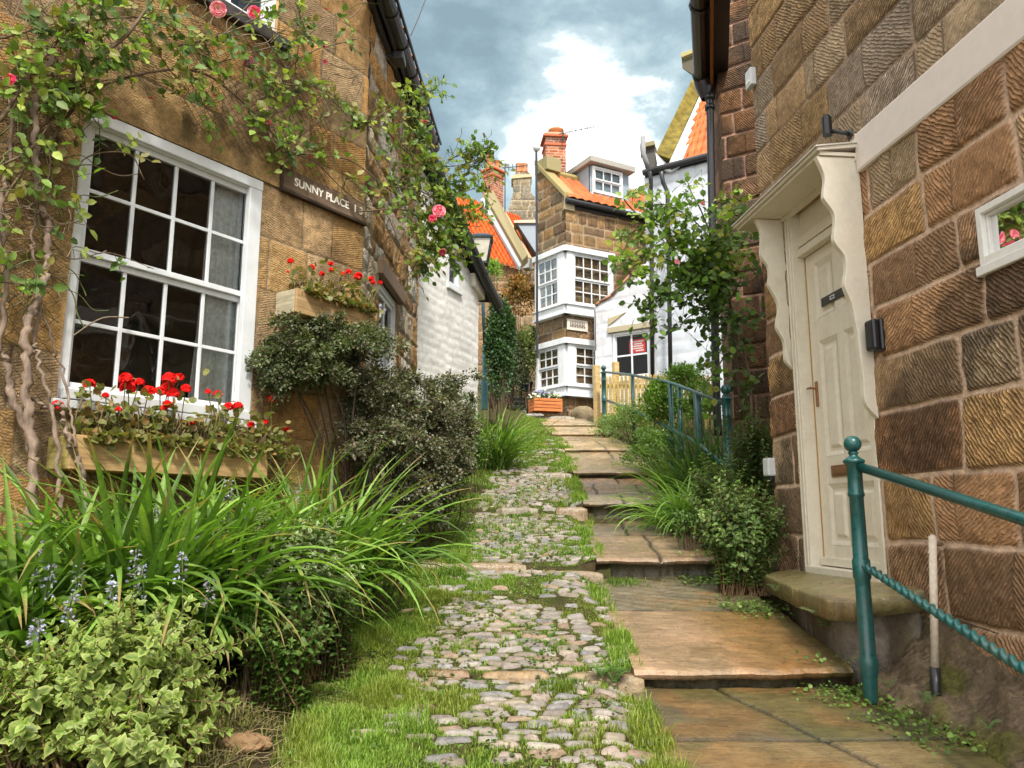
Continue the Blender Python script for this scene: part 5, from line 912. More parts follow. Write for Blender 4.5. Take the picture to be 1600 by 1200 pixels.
def shoots(name, label, u, v, Y, ru, rv, nsh, size, cols, ecol=None, width=1.0, dep=.8, group=None, tipc=None, lo=.14, gap=.027, stemc=(.16, .10, .05), bz=None):
    cen = at(u, v, Y); rad = np.array((ru/F*Y, ru/F*Y*dep, rv/F*Y)); b0 = np.array((cen[0], cen[1]+.03, float(soilz(cen[0], cen[1])) if bz is None else bz)); t = thing(name, label, 'shrub', b0, group); st = MB(); lf = MB()
    for _ in range(nsh):
        d = unit(rand3(1)[0]+np.array((0, -.25, .25))); rr = FR.uniform(.35, 1.12) if FR.random() < .9 else FR.uniform(1.1, 1.3); e = cen+d*rad*rr; b = b0+np.array((FR.uniform(-.55, .55)*rad[0], FR.uniform(-.5, .5)*rad[1], 0)); mid = b*.4+e*.6+np.array((0, 0, .15*rad[2]))-unit(e-cen)*rad*.12
        p = curve([b, mid, e], 7); T = unit(np.gradient(p, axis=0)); L = np.concatenate(([0], np.cumsum(np.linalg.norm(np.diff(p, axis=0), axis=1)))); tube(st, p, np.linspace(.005, .0018, len(p)), 4, stemc, cap=False)
        q = np.arange(L[-1], L[-1]*lo, -gap*FR.uniform(.8, 1.2)); tone = FR.uniform(.7, 1.2); az = FR.uniform(0, 2*pi)
        for i, s in enumerate(q):
            P = np.array([np.interp(s, L, p[:, k]) for k in range(3)]); Tv = unit(np.array([np.interp(s, L, T[:, k]) for k in range(3)])); A = unit(np.cross(Tv, (0.2, .1, 1.))); B = np.cross(Tv, A); n = 4 if i == 0 else 2; a = az+i*pi/2+np.arange(n)*2*pi/n+FR.uniform(-.3, .3, n)
            o = np.cos(a)[:, None]*A+np.sin(a)[:, None]*B; D = o+Tv*(1.0 if i < 2 else .45)+rand3(n)*.18+np.array((0, 0, -.15)); sz = size*(.5+.12*min(i, 4))*FR.uniform(.75, 1.2, n); c = pickc(cols, n, .18)*tone*(1.12 if i < 2 else .92)
            scatter(lf, 'leaf', np.tile(P, (n, 1)), D, Tv+rand3(n)*.25+np.array((0, -.1, .35)), sz, width, c, None if ecol is None else pickc([ecol], n, .2)*(tone**.5))
    lf.build('foliage', M['leaf'], t, True); st.build('stems', M['bark'], t, True); return t
def straps(name, label, cat, base, n, L, wd, cols, spread=.1, e0=(55, 88), droop=(50, 120), azc=None, azs=180, group=None, part='leaves', tipc=None, build=True):
    base = np.array(base, float); k = 11; t = np.linspace(0, 1, k); az = radians(azc)+np.radians(FR.uniform(-azs, azs, n)) if azc is not None else FR.uniform(0, 2*pi, n)
    l = L*FR.uniform(.55, 1.12, n); ee = np.radians(FR.uniform(*e0, n)); dr = np.radians(FR.uniform(*droop, n)); el = ee[:, None]-dr[:, None]*t[None]**1.3; ds = l[:, None]/(k-1)
    hx = np.cumsum(np.cos(el)*ds, 1)-np.cos(el[:, :1])*ds; hz = np.cumsum(np.sin(el)*ds, 1)-np.sin(el[:, :1])*ds; rr = np.sqrt(FR.random(n))*spread; a2 = FR.uniform(0, 2*pi, n)
    azt = az[:, None]+np.radians(FR.uniform(-25, 25, n))[:, None]*t[None]
    dx = np.cumsum(np.cos(azt)*np.cos(el)*ds, 1); dy = np.cumsum(np.sin(azt)*np.cos(el)*ds, 1)
    C = np.stack((base[0]+rr[:, None]*np.cos(a2)[:, None]+dx, base[1]+rr[:, None]*np.sin(a2)[:, None]+dy, base[2]+hz), -1)
    side = np.stack((-np.sin(azt), np.cos(azt), 0*azt), -1); tw = np.radians(FR.uniform(-35, 35, n))[:, None]*t; nrm = np.stack((-np.cos(azt)*np.sin(el), -np.sin(azt)*np.sin(el), np.cos(el)), -1); side = side*np.cos(tw)[..., None]+nrm*np.sin(tw)[..., None]
    w_ = wd*FR.uniform(.7, 1.2, n)[:, None]*(np.clip(np.minimum(1, (t*3+.35))*(1-t**2.6), .02, 1))[None]; h = w_[..., None]*nrm*.30
    V = np.stack((C-side*w_[..., None]/2+h, C, C+side*w_[..., None]/2+h), 2); c = pickc(cols, n, .22)[:, None, None]*np.ones((1, k, 3, 1)); c = c*(.80+.35*t)[None, :, None, None]; c[:, :, 1] *= 1.18
    if tipc is not None: m = (t > .86)[None, :, None, None]*(FR.random(n) < .3)[:, None, None, None]; c = np.where(m, np.array(tipc), c)
    i = (np.arange(n)*k*3)[:, None, None]+(np.arange(k-1)*3)[None, :, None]+np.arange(2)[None, None]; Fq = np.stack((i, i+1, i+4, i+3), -1).reshape(-1, 4)
    if not build: return V.reshape(-1, 3), Fq, c.reshape(-1, 3)
    th = thing(name, label, cat, base, group); mb = MB(); mb.add(V.reshape(-1, 3), Fq, c.reshape(-1, 3)); mb.build(part, M['leaf'], th, True); return th
# ---------------- grass on the path ----------------
def grass_patch(n, xf0, xf1, y0, y1, h, wd, cols, dens=None, usemask=True):
    x = FR.random(n); y = y0+(y1-y0)*FR.random(n)**1.25; X = xf0(y)+(xf1(y)-xf0(y))*x
    keep = np.ones(n, bool)
    if dens is not None: keep &= FR.random(n) < dens(X, y)
    if usemask:
        i = ((X-MX0)/RES).astype(int); j = ((y-MY0)/RES).astype(int); ok = (i >= 0) & (i < mask.shape[0]) & (j >= 0) & (j < mask.shape[1]); mm = np.zeros(n, bool); mm[ok] = mask[i[ok], j[ok]]; keep &= ~mm
    X, y = X[keep], y[keep]; n = len(X); z = np.where(X > XL(y), cz(X, y), soilz(X, y))-.008; hh = h*FR.uniform(.4, 1.35, n)*(.25+1.5*fbm(X*6, y*5, 4, 51)**1.3); pk_ = fbm(X*5+3, y*4, 4, 57); hh = hh*(.55+.9*sstep(.38, .6, pk_)); w_ = wd*FR.uniform(.7, 1.3, n)*(1+.06*y); az = FR.uniform(0, 2*pi, n); lean = FR.uniform(.1, .85, n)*hh
    sx, sy = -np.sin(az)*w_/2, np.cos(az)*w_/2; B = np.stack((X, y, z), -1); S_ = np.stack((sx, sy, 0*sx), -1); Ln = np.stack((np.cos(az)*lean, np.sin(az)*lean, 0*az), -1); Hh = np.stack((0*hh, 0*hh, hh), -1)
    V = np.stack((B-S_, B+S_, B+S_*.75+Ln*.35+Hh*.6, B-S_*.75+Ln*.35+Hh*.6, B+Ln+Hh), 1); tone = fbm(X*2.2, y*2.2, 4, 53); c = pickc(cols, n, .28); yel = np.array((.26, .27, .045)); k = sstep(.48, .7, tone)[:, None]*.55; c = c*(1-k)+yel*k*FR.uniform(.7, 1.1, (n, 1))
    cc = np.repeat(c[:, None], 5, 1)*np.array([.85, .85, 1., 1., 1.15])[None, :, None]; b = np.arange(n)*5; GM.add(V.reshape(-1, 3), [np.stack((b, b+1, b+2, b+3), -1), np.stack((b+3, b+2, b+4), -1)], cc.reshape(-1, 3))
GM = MB(); gcol = [(.15, .26, .03), (.20, .31, .04), (.12, .21, .025), (.25, .34, .055)]
lawn = lambda X, y: np.clip(sstep(.25, -.05, X-XC(y))+.12, 0, 1)
grass_patch(120000, lambda y: XL(y)-.03, lambda y: XC(y)+.20, 2.0, 6.0, .040, .0036, gcol, lambda X, y: np.clip(sstep(.20, -.05, X-XC(y)), 0, 1)*sstep(-.02, .20, X-XL(y)-.10*(y < 3.7)), True)
grass_patch(120000, lambda y: XC(y)-.1, lambda y: XS(y)+.05, 2.0, 6.2, .020, .0034, gcol)
grass_patch(60000, lambda y: XL(y)-.05, lambda y: XS(y)+.06, 6.0, 9.8, .032, .0042, gcol, lambda X, y: np.clip(.55+.6*sstep(.2, -.1, X-XC(y)), 0, 1))
grass_patch(45000, lambda y: XL(y)-.05, lambda y: XS(y)+.12, 9.6, 16.5, .032, .006, [(.17, .26, .035), (.22, .29, .05), (.12, .2, .03)], lambda X, y: .35+.65*(fbm(X*3, y*1.5, 3, 8) > .47), False)
for yk, xa, xb, h in ((5.6, -.6, .72, .06), (3.82, .1, .62, .05), (7.5, -.3, .8, .05), (9.2, -.2, .8, .05), (10.9, .2, .9, .05), (5.62, .6, 1.5, .04), (7.55, .7, 1.6, .04)):
    grass_patch(1700 if yk < 7.7 else 1500, lambda y: xa+0*y, lambda y: xb+0*y, yk-.13, yk+.02, h, .0045, [(.10, .18, .02), (.14, .24, .03), (.08, .14, .02)], lambda X, y: 1.*(fbm(X*5, y*2, 3, 77) > .5), False)
grass_patch(22000, lambda y: XS(y)-.11, lambda y: XS(y)+.035, 2.0, 12., .05, .004, gcol, lambda X, y: .35+.65*(fbm(X*4, y*3, 3, 5) > .45), False)
grass_patch(9000, lambda y: XL(y)-.22, lambda y: XL(y)+.05, 2.0, 6., .05, .004, [(.22, .19, .09), (.14, .16, .05), (.25, .21, .12)], lambda X, y: .6+0*X, False)
# clover and flat weeds between the blades
WM_ = MB(); n = 9000; y_ = FR.uniform(2.0, 9., n); x_ = FR.uniform(0, 1, n); X_ = XL(y_)+(XS(y_)-XL(y_))*x_; kk = (fbm(X_*4, y_*3, 4, 91) > .54); X_, y_ = X_[kk], y_[kk]; n = len(X_); P = np.stack((X_, y_, np.where(X_ > XL(y_), cz(X_, y_), soilz(X_, y_))+FR.uniform(.004, .03, n)), -1)
scatter(GM, 'round', P, rand3(n)*(1, 1, .25), rand3(n)*.35+(0, 0, 1), FR.uniform(.008, .022, n), .9, pickc([(.09, .17, .03), (.13, .22, .05), (.06, .12, .02), (.20, .22, .06)], n))
for _ in range(1300):   # dry straws
    y0 = FR.uniform(2., 6.5); x0 = float(XL(y0))+FR.normal()*.13+.02; z0 = float(cz(x0, y0) if x0 > XL(y0) else soilz(x0, y0))+.006; a = FR.uniform(0, pi); l = FR.uniform(.04, .16); tube(GM, [(x0, y0, z0), (x0+cos(a)*l*.5, y0+sin(a)*l*.5, z0+.018), (x0+cos(a)*l, y0+sin(a)*l, z0+.006)], .0013, 3, np.array((.34, .27, .14))*FR.uniform(.6, 1.2), cap=False)
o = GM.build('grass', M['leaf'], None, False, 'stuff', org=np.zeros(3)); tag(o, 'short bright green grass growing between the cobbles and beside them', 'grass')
def sc(p, y=None): return float(soilz(p[0], p[1]))
def gbase(u, v, Y):  # a base on the soil under a point seen at (u, v)
    p = at(u, v, Y); return np.array((p[0], p[1], float(soilz(p[0], p[1]))))
# ---------------- left border ----------------
dl = [(.10, .19, .03), (.14, .25, .04), (.07, .13, .02), (.20, .31, .06)]
for (u, v, Y, n, L, w_, lab) in ((50, 900, 3.1, 250, .80, .048, 'broad-leaved strap plant at the far left of the border below the vine trunks'), (215, 830, 3.45, 330, 1.0, .044, 'strap-leaved clump with bluebells in front of the wooden window box'), (345, 820, 3.8, 330, 1.1, .038, 'arching green strap-leaved clump under the right end of the window box'), (500, 800, 4.5, 340, 1.08, .034, 'tallest arching strap-leaved clump leaning over the grass beside the dark shrub')):
    b = gbase(u, v, Y); straps('daylily', lab, 'plant', b+(0, 0, .04), n, L, w_, dl, .22, (56, 90), (25, 130), group='strap-leaved clumps in the left border', tipc=(.3, .22, .08))
b = gbase(470, 860, 4.3); straps('daylily', 'low strap-leaved clump spilling forward between the small shrubs', 'plant', b, 80, .5, .02, dl, .15, (30, 80), (50, 130), group='strap-leaved clumps in the left border')
b = gbase(30, 1120, 2.75); straps('daylily', 'yellow-green strap leaves at the bottom left corner of the border', 'plant', b, 60, .42, .02, [(.22, .27, .05), (.15, .24, .04)], .12, (30, 85), (50, 130), group='strap-leaved clumps in the left border')
vg = [(.10, .19, .03), (.14, .24, .04), (.075, .15, .025)]; vge = (.34, .38, .10)
def bx(name, label, u, v, Y, ru, rv, n, size, cols, dz=None, **k):
    c = at(u, v, Y); r = np.array((ru/F*Y, ru/F*Y*.8 if dz is None else dz, rv/F*Y)); b = np.array((c[0], c[1], float(soilz(c[0], c[1])))); return bush(name, label, 'shrub', b, c, r, n, size, cols, **k)
shoots('variegated_shrub', 'large cream-edged variegated shrub filling the bottom left corner', 190, 1065, 2.85, 160, 122, 330, .056, vg, ecol=vge, width=1.0)
shoots('variegated_shrub', 'low variegated shrub at the lower left edge over the border stones', 60, 1090, 2.6, 110, 75, 80, .055, vg, ecol=vge)
shoots('variegated_shrub', 'variegated shrub with sprays hanging over the bottom edge by the bare soil', 220, 1150, 2.55, 85, 55, 45, .062, [(.11, .2, .035), (.15, .24, .05)], ecol=(.38, .42, .13))
shoots('variegated_shrub', 'greyish variegated shrub standing between the two strap-leaved clumps', 445, 880, 3.75, 95, 95, 170, .052, [(.11, .19, .06), (.14, .22, .08), (.08, .14, .04)], ecol=(.30, .36, .17))
bx('leafy_plant', 'small bright green cushion of tiny leaves in the border edge', 395, 965, 3.5, 50, 38, 1300, .022, [(.12, .23, .03), (.09, .18, .03)], kind='round', clumps=14)
bx('leafy_plant', 'dark green low plant under the arching clump at the grass edge', 590, 870, 4.9, 75, 60, 2400, .03, [(.04, .08, .02), (.06, .11, .025)], clumps=24)
bx('leafy_plant', 'dim green mass of leaves behind the strap leaves under the window box', 330, 860, 4.0, 150, 36, 1800, .04, [(.05, .10, .02), (.08, .14, .03)], clumps=30, dz=.25)
bx('leafy_plant', 'low green foliage at the left end under the window box', 60, 930, 3.3, 120, 36, 1200, .04, [(.06, .12, .02), (.1, .18, .03)], clumps=24, dz=.2)
bx('leafy_plant', 'pale green bushy plant between the dark shrub and the grassy path', 690, 770, 6.4, 55, 55, 3200, .025, [(.07, .13, .03), (.11, .17, .05), (.05, .09, .02)], clumps=26)
bx('leafy_plant', 'yellow-green tuft at the far end of the dark purple shrub', 735, 690, 8.2, 40, 55, 3000, .028, [(.11, .19, .03), (.15, .23, .05), (.08, .13, .03)], clumps=22)
bx('leafy_plant', 'grey-green weeds at the foot of the white outhouse wall', 722, 650, 9.6, 30, 40, 1500, .03, [(.16, .20, .10), (.1, .15, .04)], clumps=16)
for u, v, Y, r in ((360, 1130, 2.75, 34), (300, 1165, 2.6, 30), (60, 1185, 2.45, 70), (390, 1060, 3.1, 26)):
    c = at(u, v, Y); s = r/F*Y; st = thing('edging_stone', {360: 'tan stone lying at the grass edge left of the lawn', 300: 'flat tan stone beneath the variegated shrub', 60: 'broad orange-brown stone at the bottom left corner', 390: 'small half-buried stone beside the bare soil'}[u], 'stone', c); q, w2 = np.meshgrid(np.linspace(0, 2*pi, 30), np.linspace(0, pi, 16), indexing='ij'); r_ = 1+.9*(fbm(np.cos(q)*3+u, w2*2.5+np.sin(q)*3, 5, 3)-.5)
    mb = MB(); mb.add(np.stack((c[0]+s*1.3*r_*np.sin(w2)**.7*np.cos(q), c[1]+s*.9*r_*np.sin(w2)**.7*np.sin(q), float(soilz(c[0], c[1]))-.01+s*.55*r_*np.cos(w2)), -1).reshape(-1, 3), grid_faces(30, 16), (np.array((.26, .16, .08))*(.7+.6*fbm(q*3, w2*4, 3, 5)[..., None])).reshape(-1, 3)); mb.build('rock', M['stoneF'], st, True)
shoots('variegated_shrub', 'low leafy growth at the bare soil edge under the arching leaves', 440, 985, 3.45, 70, 42, 75, .042, [(.09, .17, .03), (.13, .22, .04)], lo=.03)
shoots('variegated_shrub', 'small sprawling leafy plant touching the grass beside the straw-covered soil', 520, 930, 3.9, 60, 36, 60, .04, [(.08, .15, .03), (.12, .2, .05)], lo=.03)
# bluebells
def bluebell(u, v, Y, h, lab):
    tp = at(u, v, Y); b = np.array((tp[0]+FR.uniform(-.03, .03), tp[1]+.02, max(float(soilz(tp[0], tp[1])), tp[2]-.6))); t = thing('bluebell', lab, 'flower', b, 'bluebells in the left border'); p = curve([b, (b+tp)/2+(FR.uniform(-.02, .02), 0, .02), tp], 6); mb = MB(); tube(mb, p, .0032, 5, (.10, .15, .05)); mb.build('stem', M['leaf'], t, True)
    n = 30; z = FR.random(n)*h; an = FR.uniform(0, 2*pi, n); P = np.stack((tp[0]+.016*np.cos(an)*(1-z/h*.5), tp[1]+.016*np.sin(an)*(1-z/h*.5), tp[2]-h+z+.01), -1); mb = MB(); D = np.stack((np.cos(an), np.sin(an), -.3+0*an), -1)
    for kk in range(3): scatter(mb, 'small', P, D+rand3(n)*.45, rand3(n), .0155*FR.uniform(.7, 1.2, n), .9, pickc([(.36, .38, .58), (.48, .49, .66), (.28, .29, .45), (.52, .50, .52), (.3, .25, .28)], n))
    mb.build('flower_spike', M['petal'], t, True)
for i, (u, v, Y, h, pos) in enumerate(((58, 850, 2.95, .15, 'leftmost, near the frame edge'), (78, 885, 2.9, .12, 'just right of the leftmost'), (125, 880, 2.95, .14, 'at the front above the variegated shrub'), (213, 858, 3.0, .15, 'tallest, at the centre of the group'), (222, 885, 2.95, .12, 'directly in front of the tallest'), (285, 865, 3.05, .12, 'right of the tallest above the shrub'), (178, 905, 2.85, .1, 'low, left of the shrub top'), (328, 905, 3.1, .11, 'right, beside the small shrub'), (112, 930, 2.7, .11, 'low, rising from the shrub'), (242, 790, 3.5, .1, 'further back under the window box'), (357, 752, 3.9, .1, 'back, under the right end of the box'), (468, 765, 4.2, .1, 'furthest right beside the tall clump'), (313, 830, 3.4, .1, 'behind the strap leaves'), (60, 970, 2.6, .08, 'short, at the left edge'), (390, 795, 3.9, .1, 'between the clump and the grey shrub'))):
    bluebell(u, v, Y, h, 'pale blue bluebell spike '+pos)
# cotoneasters: dark, fine-leaved sprays
def spray_shrub(name, label, roots, regions, nb, nl, size, cols, stp=.2):
    t = thing(name, label, 'shrub', roots[0]); mb = MB(); lf = MB()
    for _ in range(nb):
        cen, rad = regions[FR.integers(len(regions))]; d = unit(rand3(1)[0]); e = np.array(cen)+d*np.array(rad)*(FR.uniform(.3, 1)**.5 if FR.random() < .82 else FR.uniform(1.05, 1.5)); r0 = np.array(roots[FR.integers(len(roots))]); mid = r0*.45+e*.55+np.array((0, 0, .18*FR.random()))+rand3(1)[0]*.03; m2 = np.array(cen)*.3+e*.7
        p = curve([r0, mid, m2, e, e+np.array((FR.uniform(-.08, .12), FR.uniform(-.08, .05), -.05*FR.random()))], 8); k = len(p); FR.random() < stp and tube(mb, p, np.linspace(.009, .002, len(p)), 4, (.07, .05, .04)); st = p[int(k*.45):]
        m_ = nl; ii = FR.random(m_)*(len(st)-1); a = ii.astype(int); fr = (ii-a)[:, None]; P = st[a]*(1-fr)+st[np.minimum(a+1, len(st)-1)]*fr; T = unit(st[np.minimum(a+1, len(st)-1)]-st[a]+1e-5)
        lat = rand3(m_); lat = unit(lat-T*(lat*T).sum(1, keepdims=True)); P = P+lat*FR.random((m_, 1))**1.2*.055; D = unit(T*.8+lat*.8+rand3(m_)*.35); c = pickc(cols, m_, .3)*FR.uniform(.7, 1.25); scatter(lf, 'small', P, D, unit(rand3(m_)*.6+np.array((0, -.3, .8))), size*FR.uniform(.6, 1.25, m_), 1.15, c)
    mb.build('stems', M['bark'], t, True); lf.build('foliage', M['leaf'], t, True); return t
ccol = [(.085, .12, .045), (.11, .13, .055), (.12, .095, .06), (.06, .085, .03), (.19, .21, .11)]
wpt = lambda u, v, o: Lw.px(u, v, o)
spray_shrub('cotoneaster', 'dark fine-leaved shrub spread against the wall under the small planter', [Lw.w(1.95, .0, .12), Lw.w(2.05, -.1, .15)], [(wpt(450, 545, .18), (.18, .12, .16)), (wpt(505, 525, .22), (.26, .14, .14)), (wpt(560, 535, .25), (.26, .14, .14)), (wpt(430, 570, .16), (.14, .1, .14)), (wpt(490, 570, .2), (.2, .12, .12))], 130, 190, .024, ccol, .05)
def P3(u, v, Y): return at(u, v, Y)
spray_shrub('cotoneaster', 'large dark purplish-green shrub bulging over the path from the house corner', [gbase(600, 740, 5.7), gbase(640, 740, 6.0)], [(P3(600, 620, 5.6), (.32, .25, .2)), (P3(660, 620, 6.1), (.40, .28, .2)), (P3(640, 680, 5.9), (.42, .3, .25)), (P3(700, 660, 6.5), (.22, .3, .25)), (P3(590, 690, 5.5), (.28, .2, .2)), (P3(670, 730, 6.0), (.36, .25, .18)), (P3(640, 780, 5.7), (.22, .2, .18))], 300, 190, .027, [(.11, .11, .06), (.14, .10, .07), (.09, .12, .045), (.20, .19, .12), (.07, .075, .04), (.24, .26, .15)])
# arching clumps further on
b = gbase(772, 690, 9.6); straps('crocosmia', 'upright arching green clump beside the path at the end of the white outhouse', 'plant', b+(0, 0, .02), 330, .95, .022, [(.10, .19, .03), (.14, .25, .04), (.08, .14, .02), (.2, .3, .06)], .17, (55, 90), (30, 110))
# ---------------- right border ----------------
shoots('glossy_shrub', 'pale green shrub with star-like leaf rosettes left of the doorstep', 1160, 820, 5.3, 68, 68, 300, .052, [(.14, .24, .06), (.19, .30, .08), (.11, .18, .04), (.26, .34, .14)], width=.95)
shoots('glossy_shrub', 'dark glossy shrub against the recessed wall behind the green post', 1178, 705, 6.5, 40, 60, 170, .05, [(.09, .16, .04), (.13, .21, .06), (.06, .11, .03)])
shoots('leafy_plant', 'leafy green shrub spilling over the steps beside the ball post', 1125, 765, 6.0, 52, 50, 170, .046, [(.13, .23, .05), (.18, .29, .07)])
b = gbase(1085, 770, 6.9); straps('crocosmia', 'arching strap-leaved clump hanging over the steps left of the ball post', 'plant', b+(0, 0, .03), 300, .78, .022, [(.12, .23, .035), (.17, .30, .05), (.24, .37, .09)], .25, (35, 85), (50, 135))
b = gbase(1060, 720, 8.3); straps('crocosmia', 'strap-leaved clump behind the first railing posts', 'plant', b+(0, 0, .03), 180, .75, .02, [(.12, .22, .03), (.17, .29, .05)], .22, (45, 88), (40, 110))
b = gbase(1112, 700, 7.6); straps('crocosmia', 'dark upright strap leaves between railing and recessed wall', 'plant', b+(0, 0, .03), 150, 1.0, .022, [(.045, .10, .02), (.07, .14, .025)], .25, (60, 90), (10, 60))
for (u, v, Y, ru, rv, n, s, cl, lab) in ((1035, 640, 9.8, 50, 56, 4200, .045, [(.12, .22, .03), (.19, .31, .05)], 'broad-leaved weeds growing up through the railing'), (1090, 640, 8.8, 34, 50, 2400, .03, [(.13, .24, .03), (.17, .28, .05)], 'feathery bright green plant against the fence end'), (985, 660, 11.6, 50, 42, 5000, .028, [(.17, .26, .07), (.25, .34, .12), (.13, .21, .04)], 'pale weedy growth under the far railing posts'), (950, 672, 12.6, 34, 26, 2400, .03, [(.18, .27, .07), (.25, .34, .11)], 'low pale weeds where the slabs meet the fence'), (1020, 700, 9.3, 52, 40, 4200, .032, [(.14, .24, .04), (.20, .31, .08)], 'soft green weeds spreading on to the upper steps'), (1075, 820, 6.0, 30, 22, 800, .03, [(.1, .18, .04), (.13, .22, .05)], 'small leafy tuft at the foot of the arching clump'), (1068, 600, 12.5, 48, 36, 2500, .05, [(.11, .20, .025), (.16, .27, .04)], 'light green leaves showing between fence and railing')):
    bx('weeds', lab, u, v, Y, ru, rv, n, s, cl, clumps=20)
def fern(u, v, Y, s, lab, cl=(.14, .22, .08), nf=9):
    b = at(u, v, Y); t = thing('fern', lab, 'fern', b); mb = MB()
    for i in range(nf):
        a = FR.uniform(0, 2*pi); k = 13; tt = np.linspace(.1, 1, k); C = b+np.stack((np.cos(a)*tt*s*.75, np.sin(a)*tt*s*.6-.02, s*(tt*1.35-.7*tt**2)), -1); T = unit(np.gradient(C, axis=0)); sd = unit(np.cross(T, (0, 0, 1.)))
        for g_ in (-1, 1): scatter(mb, 'leaf', C, sd*g_+T*.4, np.tile((0, -.2, 1.), (k, 1)), s*.22*(1-tt*.7)+.002, .5, pickc([cl], k, .2))
    mb.build('fronds', M['leaf'], t, True)
fern(1290, 985, 4.15, .17, 'small pale green fern growing from the joint below the doorstep', (.26, .34, .16)); fern(1385, 1075, 3.55, .06, 'tiny round-leaved weed at the foot of the handrail post', nf=6); fern(1445, 1100, 3.4, .07, 'small weed growing beside the waste pipe socket', nf=6); fern(1540, 1140, 3.0, .06, 'tiny weed on the mossy stone footing', nf=6); fern(1210, 925, 4.7, .07, 'small weed in the gap between doorstep and steps', nf=6); fern(960, 1068, 3.85, .10, 'green weedy tuft at the left end of the lowest stone step', (.1, .2, .04), 14); fern(940, 1060, 3.85, .10, 'leafy tuft beside the lowest step where it meets the cobbles', (.1, .2, .04), 14)
for (u, v, Y, n, lab) in ((1330, 1050, 3.78, 260, 'moss and weeds in the corner between the handrail post and the second step'), (1410, 1090, 3.5, 240, 'small round-leaved weeds along the wall foot right of the post'), (1500, 1125, 3.2, 200, 'thin weeds on the mossy ledge at the lower right corner'), (1170, 905, 4.9, 300, 'creeping weeds under the leafy shrub at the end of the doorstep'), (1100, 880, 5.6, 260, 'creeping weeds along the foot of the second riser')):
    c = at(u, v, Y); t = tag(bpy.data.objects.new('weeds', None), lab, 'weeds'); COL.objects.link(t); t.location = tuple(c); ORG[t.name] = c; mb = MB(); P = c+rand3(n)*(.11, .10, .008)+(0, 0, .006); gz_ = Gt(P[:, 1]); P[:, 2] = np.where((P[:, 0] < XR(P[:, 1])+.22) & (np.abs(gz_-c[2]) < .25), gz_+FR.uniform(.002, .03, n), P[:, 2]); scatter(mb, 'round', P, rand3(n)*(1, 1, .4)+(0, 0, .2), rand3(n)*.5+(0, -.2, 1), .017*FR.uniform(.5, 1.4, n), .9, pickc([(.13, .22, .04), (.18, .28, .06), (.09, .15, .03)], n)); mb.build('foliage', M['leaf'], t, True)
# ---------------- ivy and hedge behind ----------------
bx('ivy', 'tall dark green ivy-like bush between the lamp post and the dark steps', 781, 545, 12.5, 27, 92, 9500, .055, [(.045, .10, .03), (.07, .14, .045), (.03, .065, .02)], clumps=60, dz=.25)
bx('autumn_shrub', 'orange and rust-leaved shrub above the ivy under the pantiled house', 812, 462, 18.4, 34, 36, 3800, .065, [(.30, .12, .03), (.22, .14, .03), (.36, .18, .04), (.12, .11, .03)], clumps=30, dz=.6)
bx('ivy', 'yellow-green variegated ivy column beside the white bay window', 822, 555, 17.9, 22, 56, 4200, .06, [(.13, .17, .04), (.20, .24, .07), (.07, .11, .03)], clumps=34, dz=.5)
bx('ivy', 'shaggy dark ivy-covered stump at the top of the dark steps', 797, 575, 17.6, 34, 58, 7000, .055, [(.06, .08, .035), (.10, .11, .06), (.04, .055, .025)], clumps=34, dz=.5)
bx('ivy', 'bright spiky plant above the outhouse gutter beside the lantern', 772, 425, 16.0, 16, 20, 500, .12, [(.15, .25, .04), (.2, .3, .06)], clumps=10, width=.4, up=1.5, dz=.3)
bx('leafy_plant', 'green and lilac flowering weeds behind the arching clump', 772, 600, 13.5, 26, 26, 1600, .05, [(.1, .18, .04), (.16, .22, .08), (.35, .3, .5)], clumps=18)
iv = thing('old_ivy', 'thick dark gnarled ivy trunk rising from the steps', 'tree', gbase(797, 640, 18)); mb = MB(); 
for i in range(5): tube(mb, curve([at(785+i*3, 640, 18.0)+rand3(1)[0]*.05, at(790+i*2, 590, 17.9)+rand3(1)[0]*.08, at(786+i*3, 540, 17.8)+rand3(1)[0]*.1, at(776+i*6, 490, 17.8)], 8), .05, 7, (.09, .07, .05), jit=.3)
mb.build('trunk', M['bark'], iv, True)
# flowers in the far trough
def pansies(u, v, Y, cols, lab):
    c = at(u, v, Y); t = thing('pansy', lab, 'flower', c, 'pansies in the orange trough'); mb = MB(); n = 160; P = c+rand3(n)*(.055, .05, .03)+(0, 0, -.03); scatter(mb, 'leaf', P, rand3(n)+(0, 0, .6), rand3(n)+(0, 0, 1), .045, 1.2, pickc([(.06, .12, .03), (.09, .16, .04)], n)); mb.build('foliage', M['leaf'], t, True); mb = MB(); n = 34; P = c+rand3(n)*(.06, .05, .035)+(0, -.02, .03)
    scatter(mb, 'round', P, rand3(n), np.tile((0, -1., .5), (n, 1))+rand3(n)*.4, .045, 1., pickc(cols, n)); mb.build('petals', M['petal'], t, True)
lav = [(.36, .36, .66), (.45, .45, .7), (.2, .18, .4)]; wh = [(.72, .7, .6), (.7, .7, .68), (.6, .55, .4)]
pansies(838, 621, 16.1, wh, 'white pansy at the left end of the orange trough'); pansies(846, 617, 16.15, lav, 'lavender-blue pansy near the left end of the orange trough'); pansies(857, 618, 16.2, lav+wh, 'mixed lilac and white pansy in the middle of the orange trough'); pansies(867, 621, 16.25, wh, 'white pansy at the right end of the orange trough')
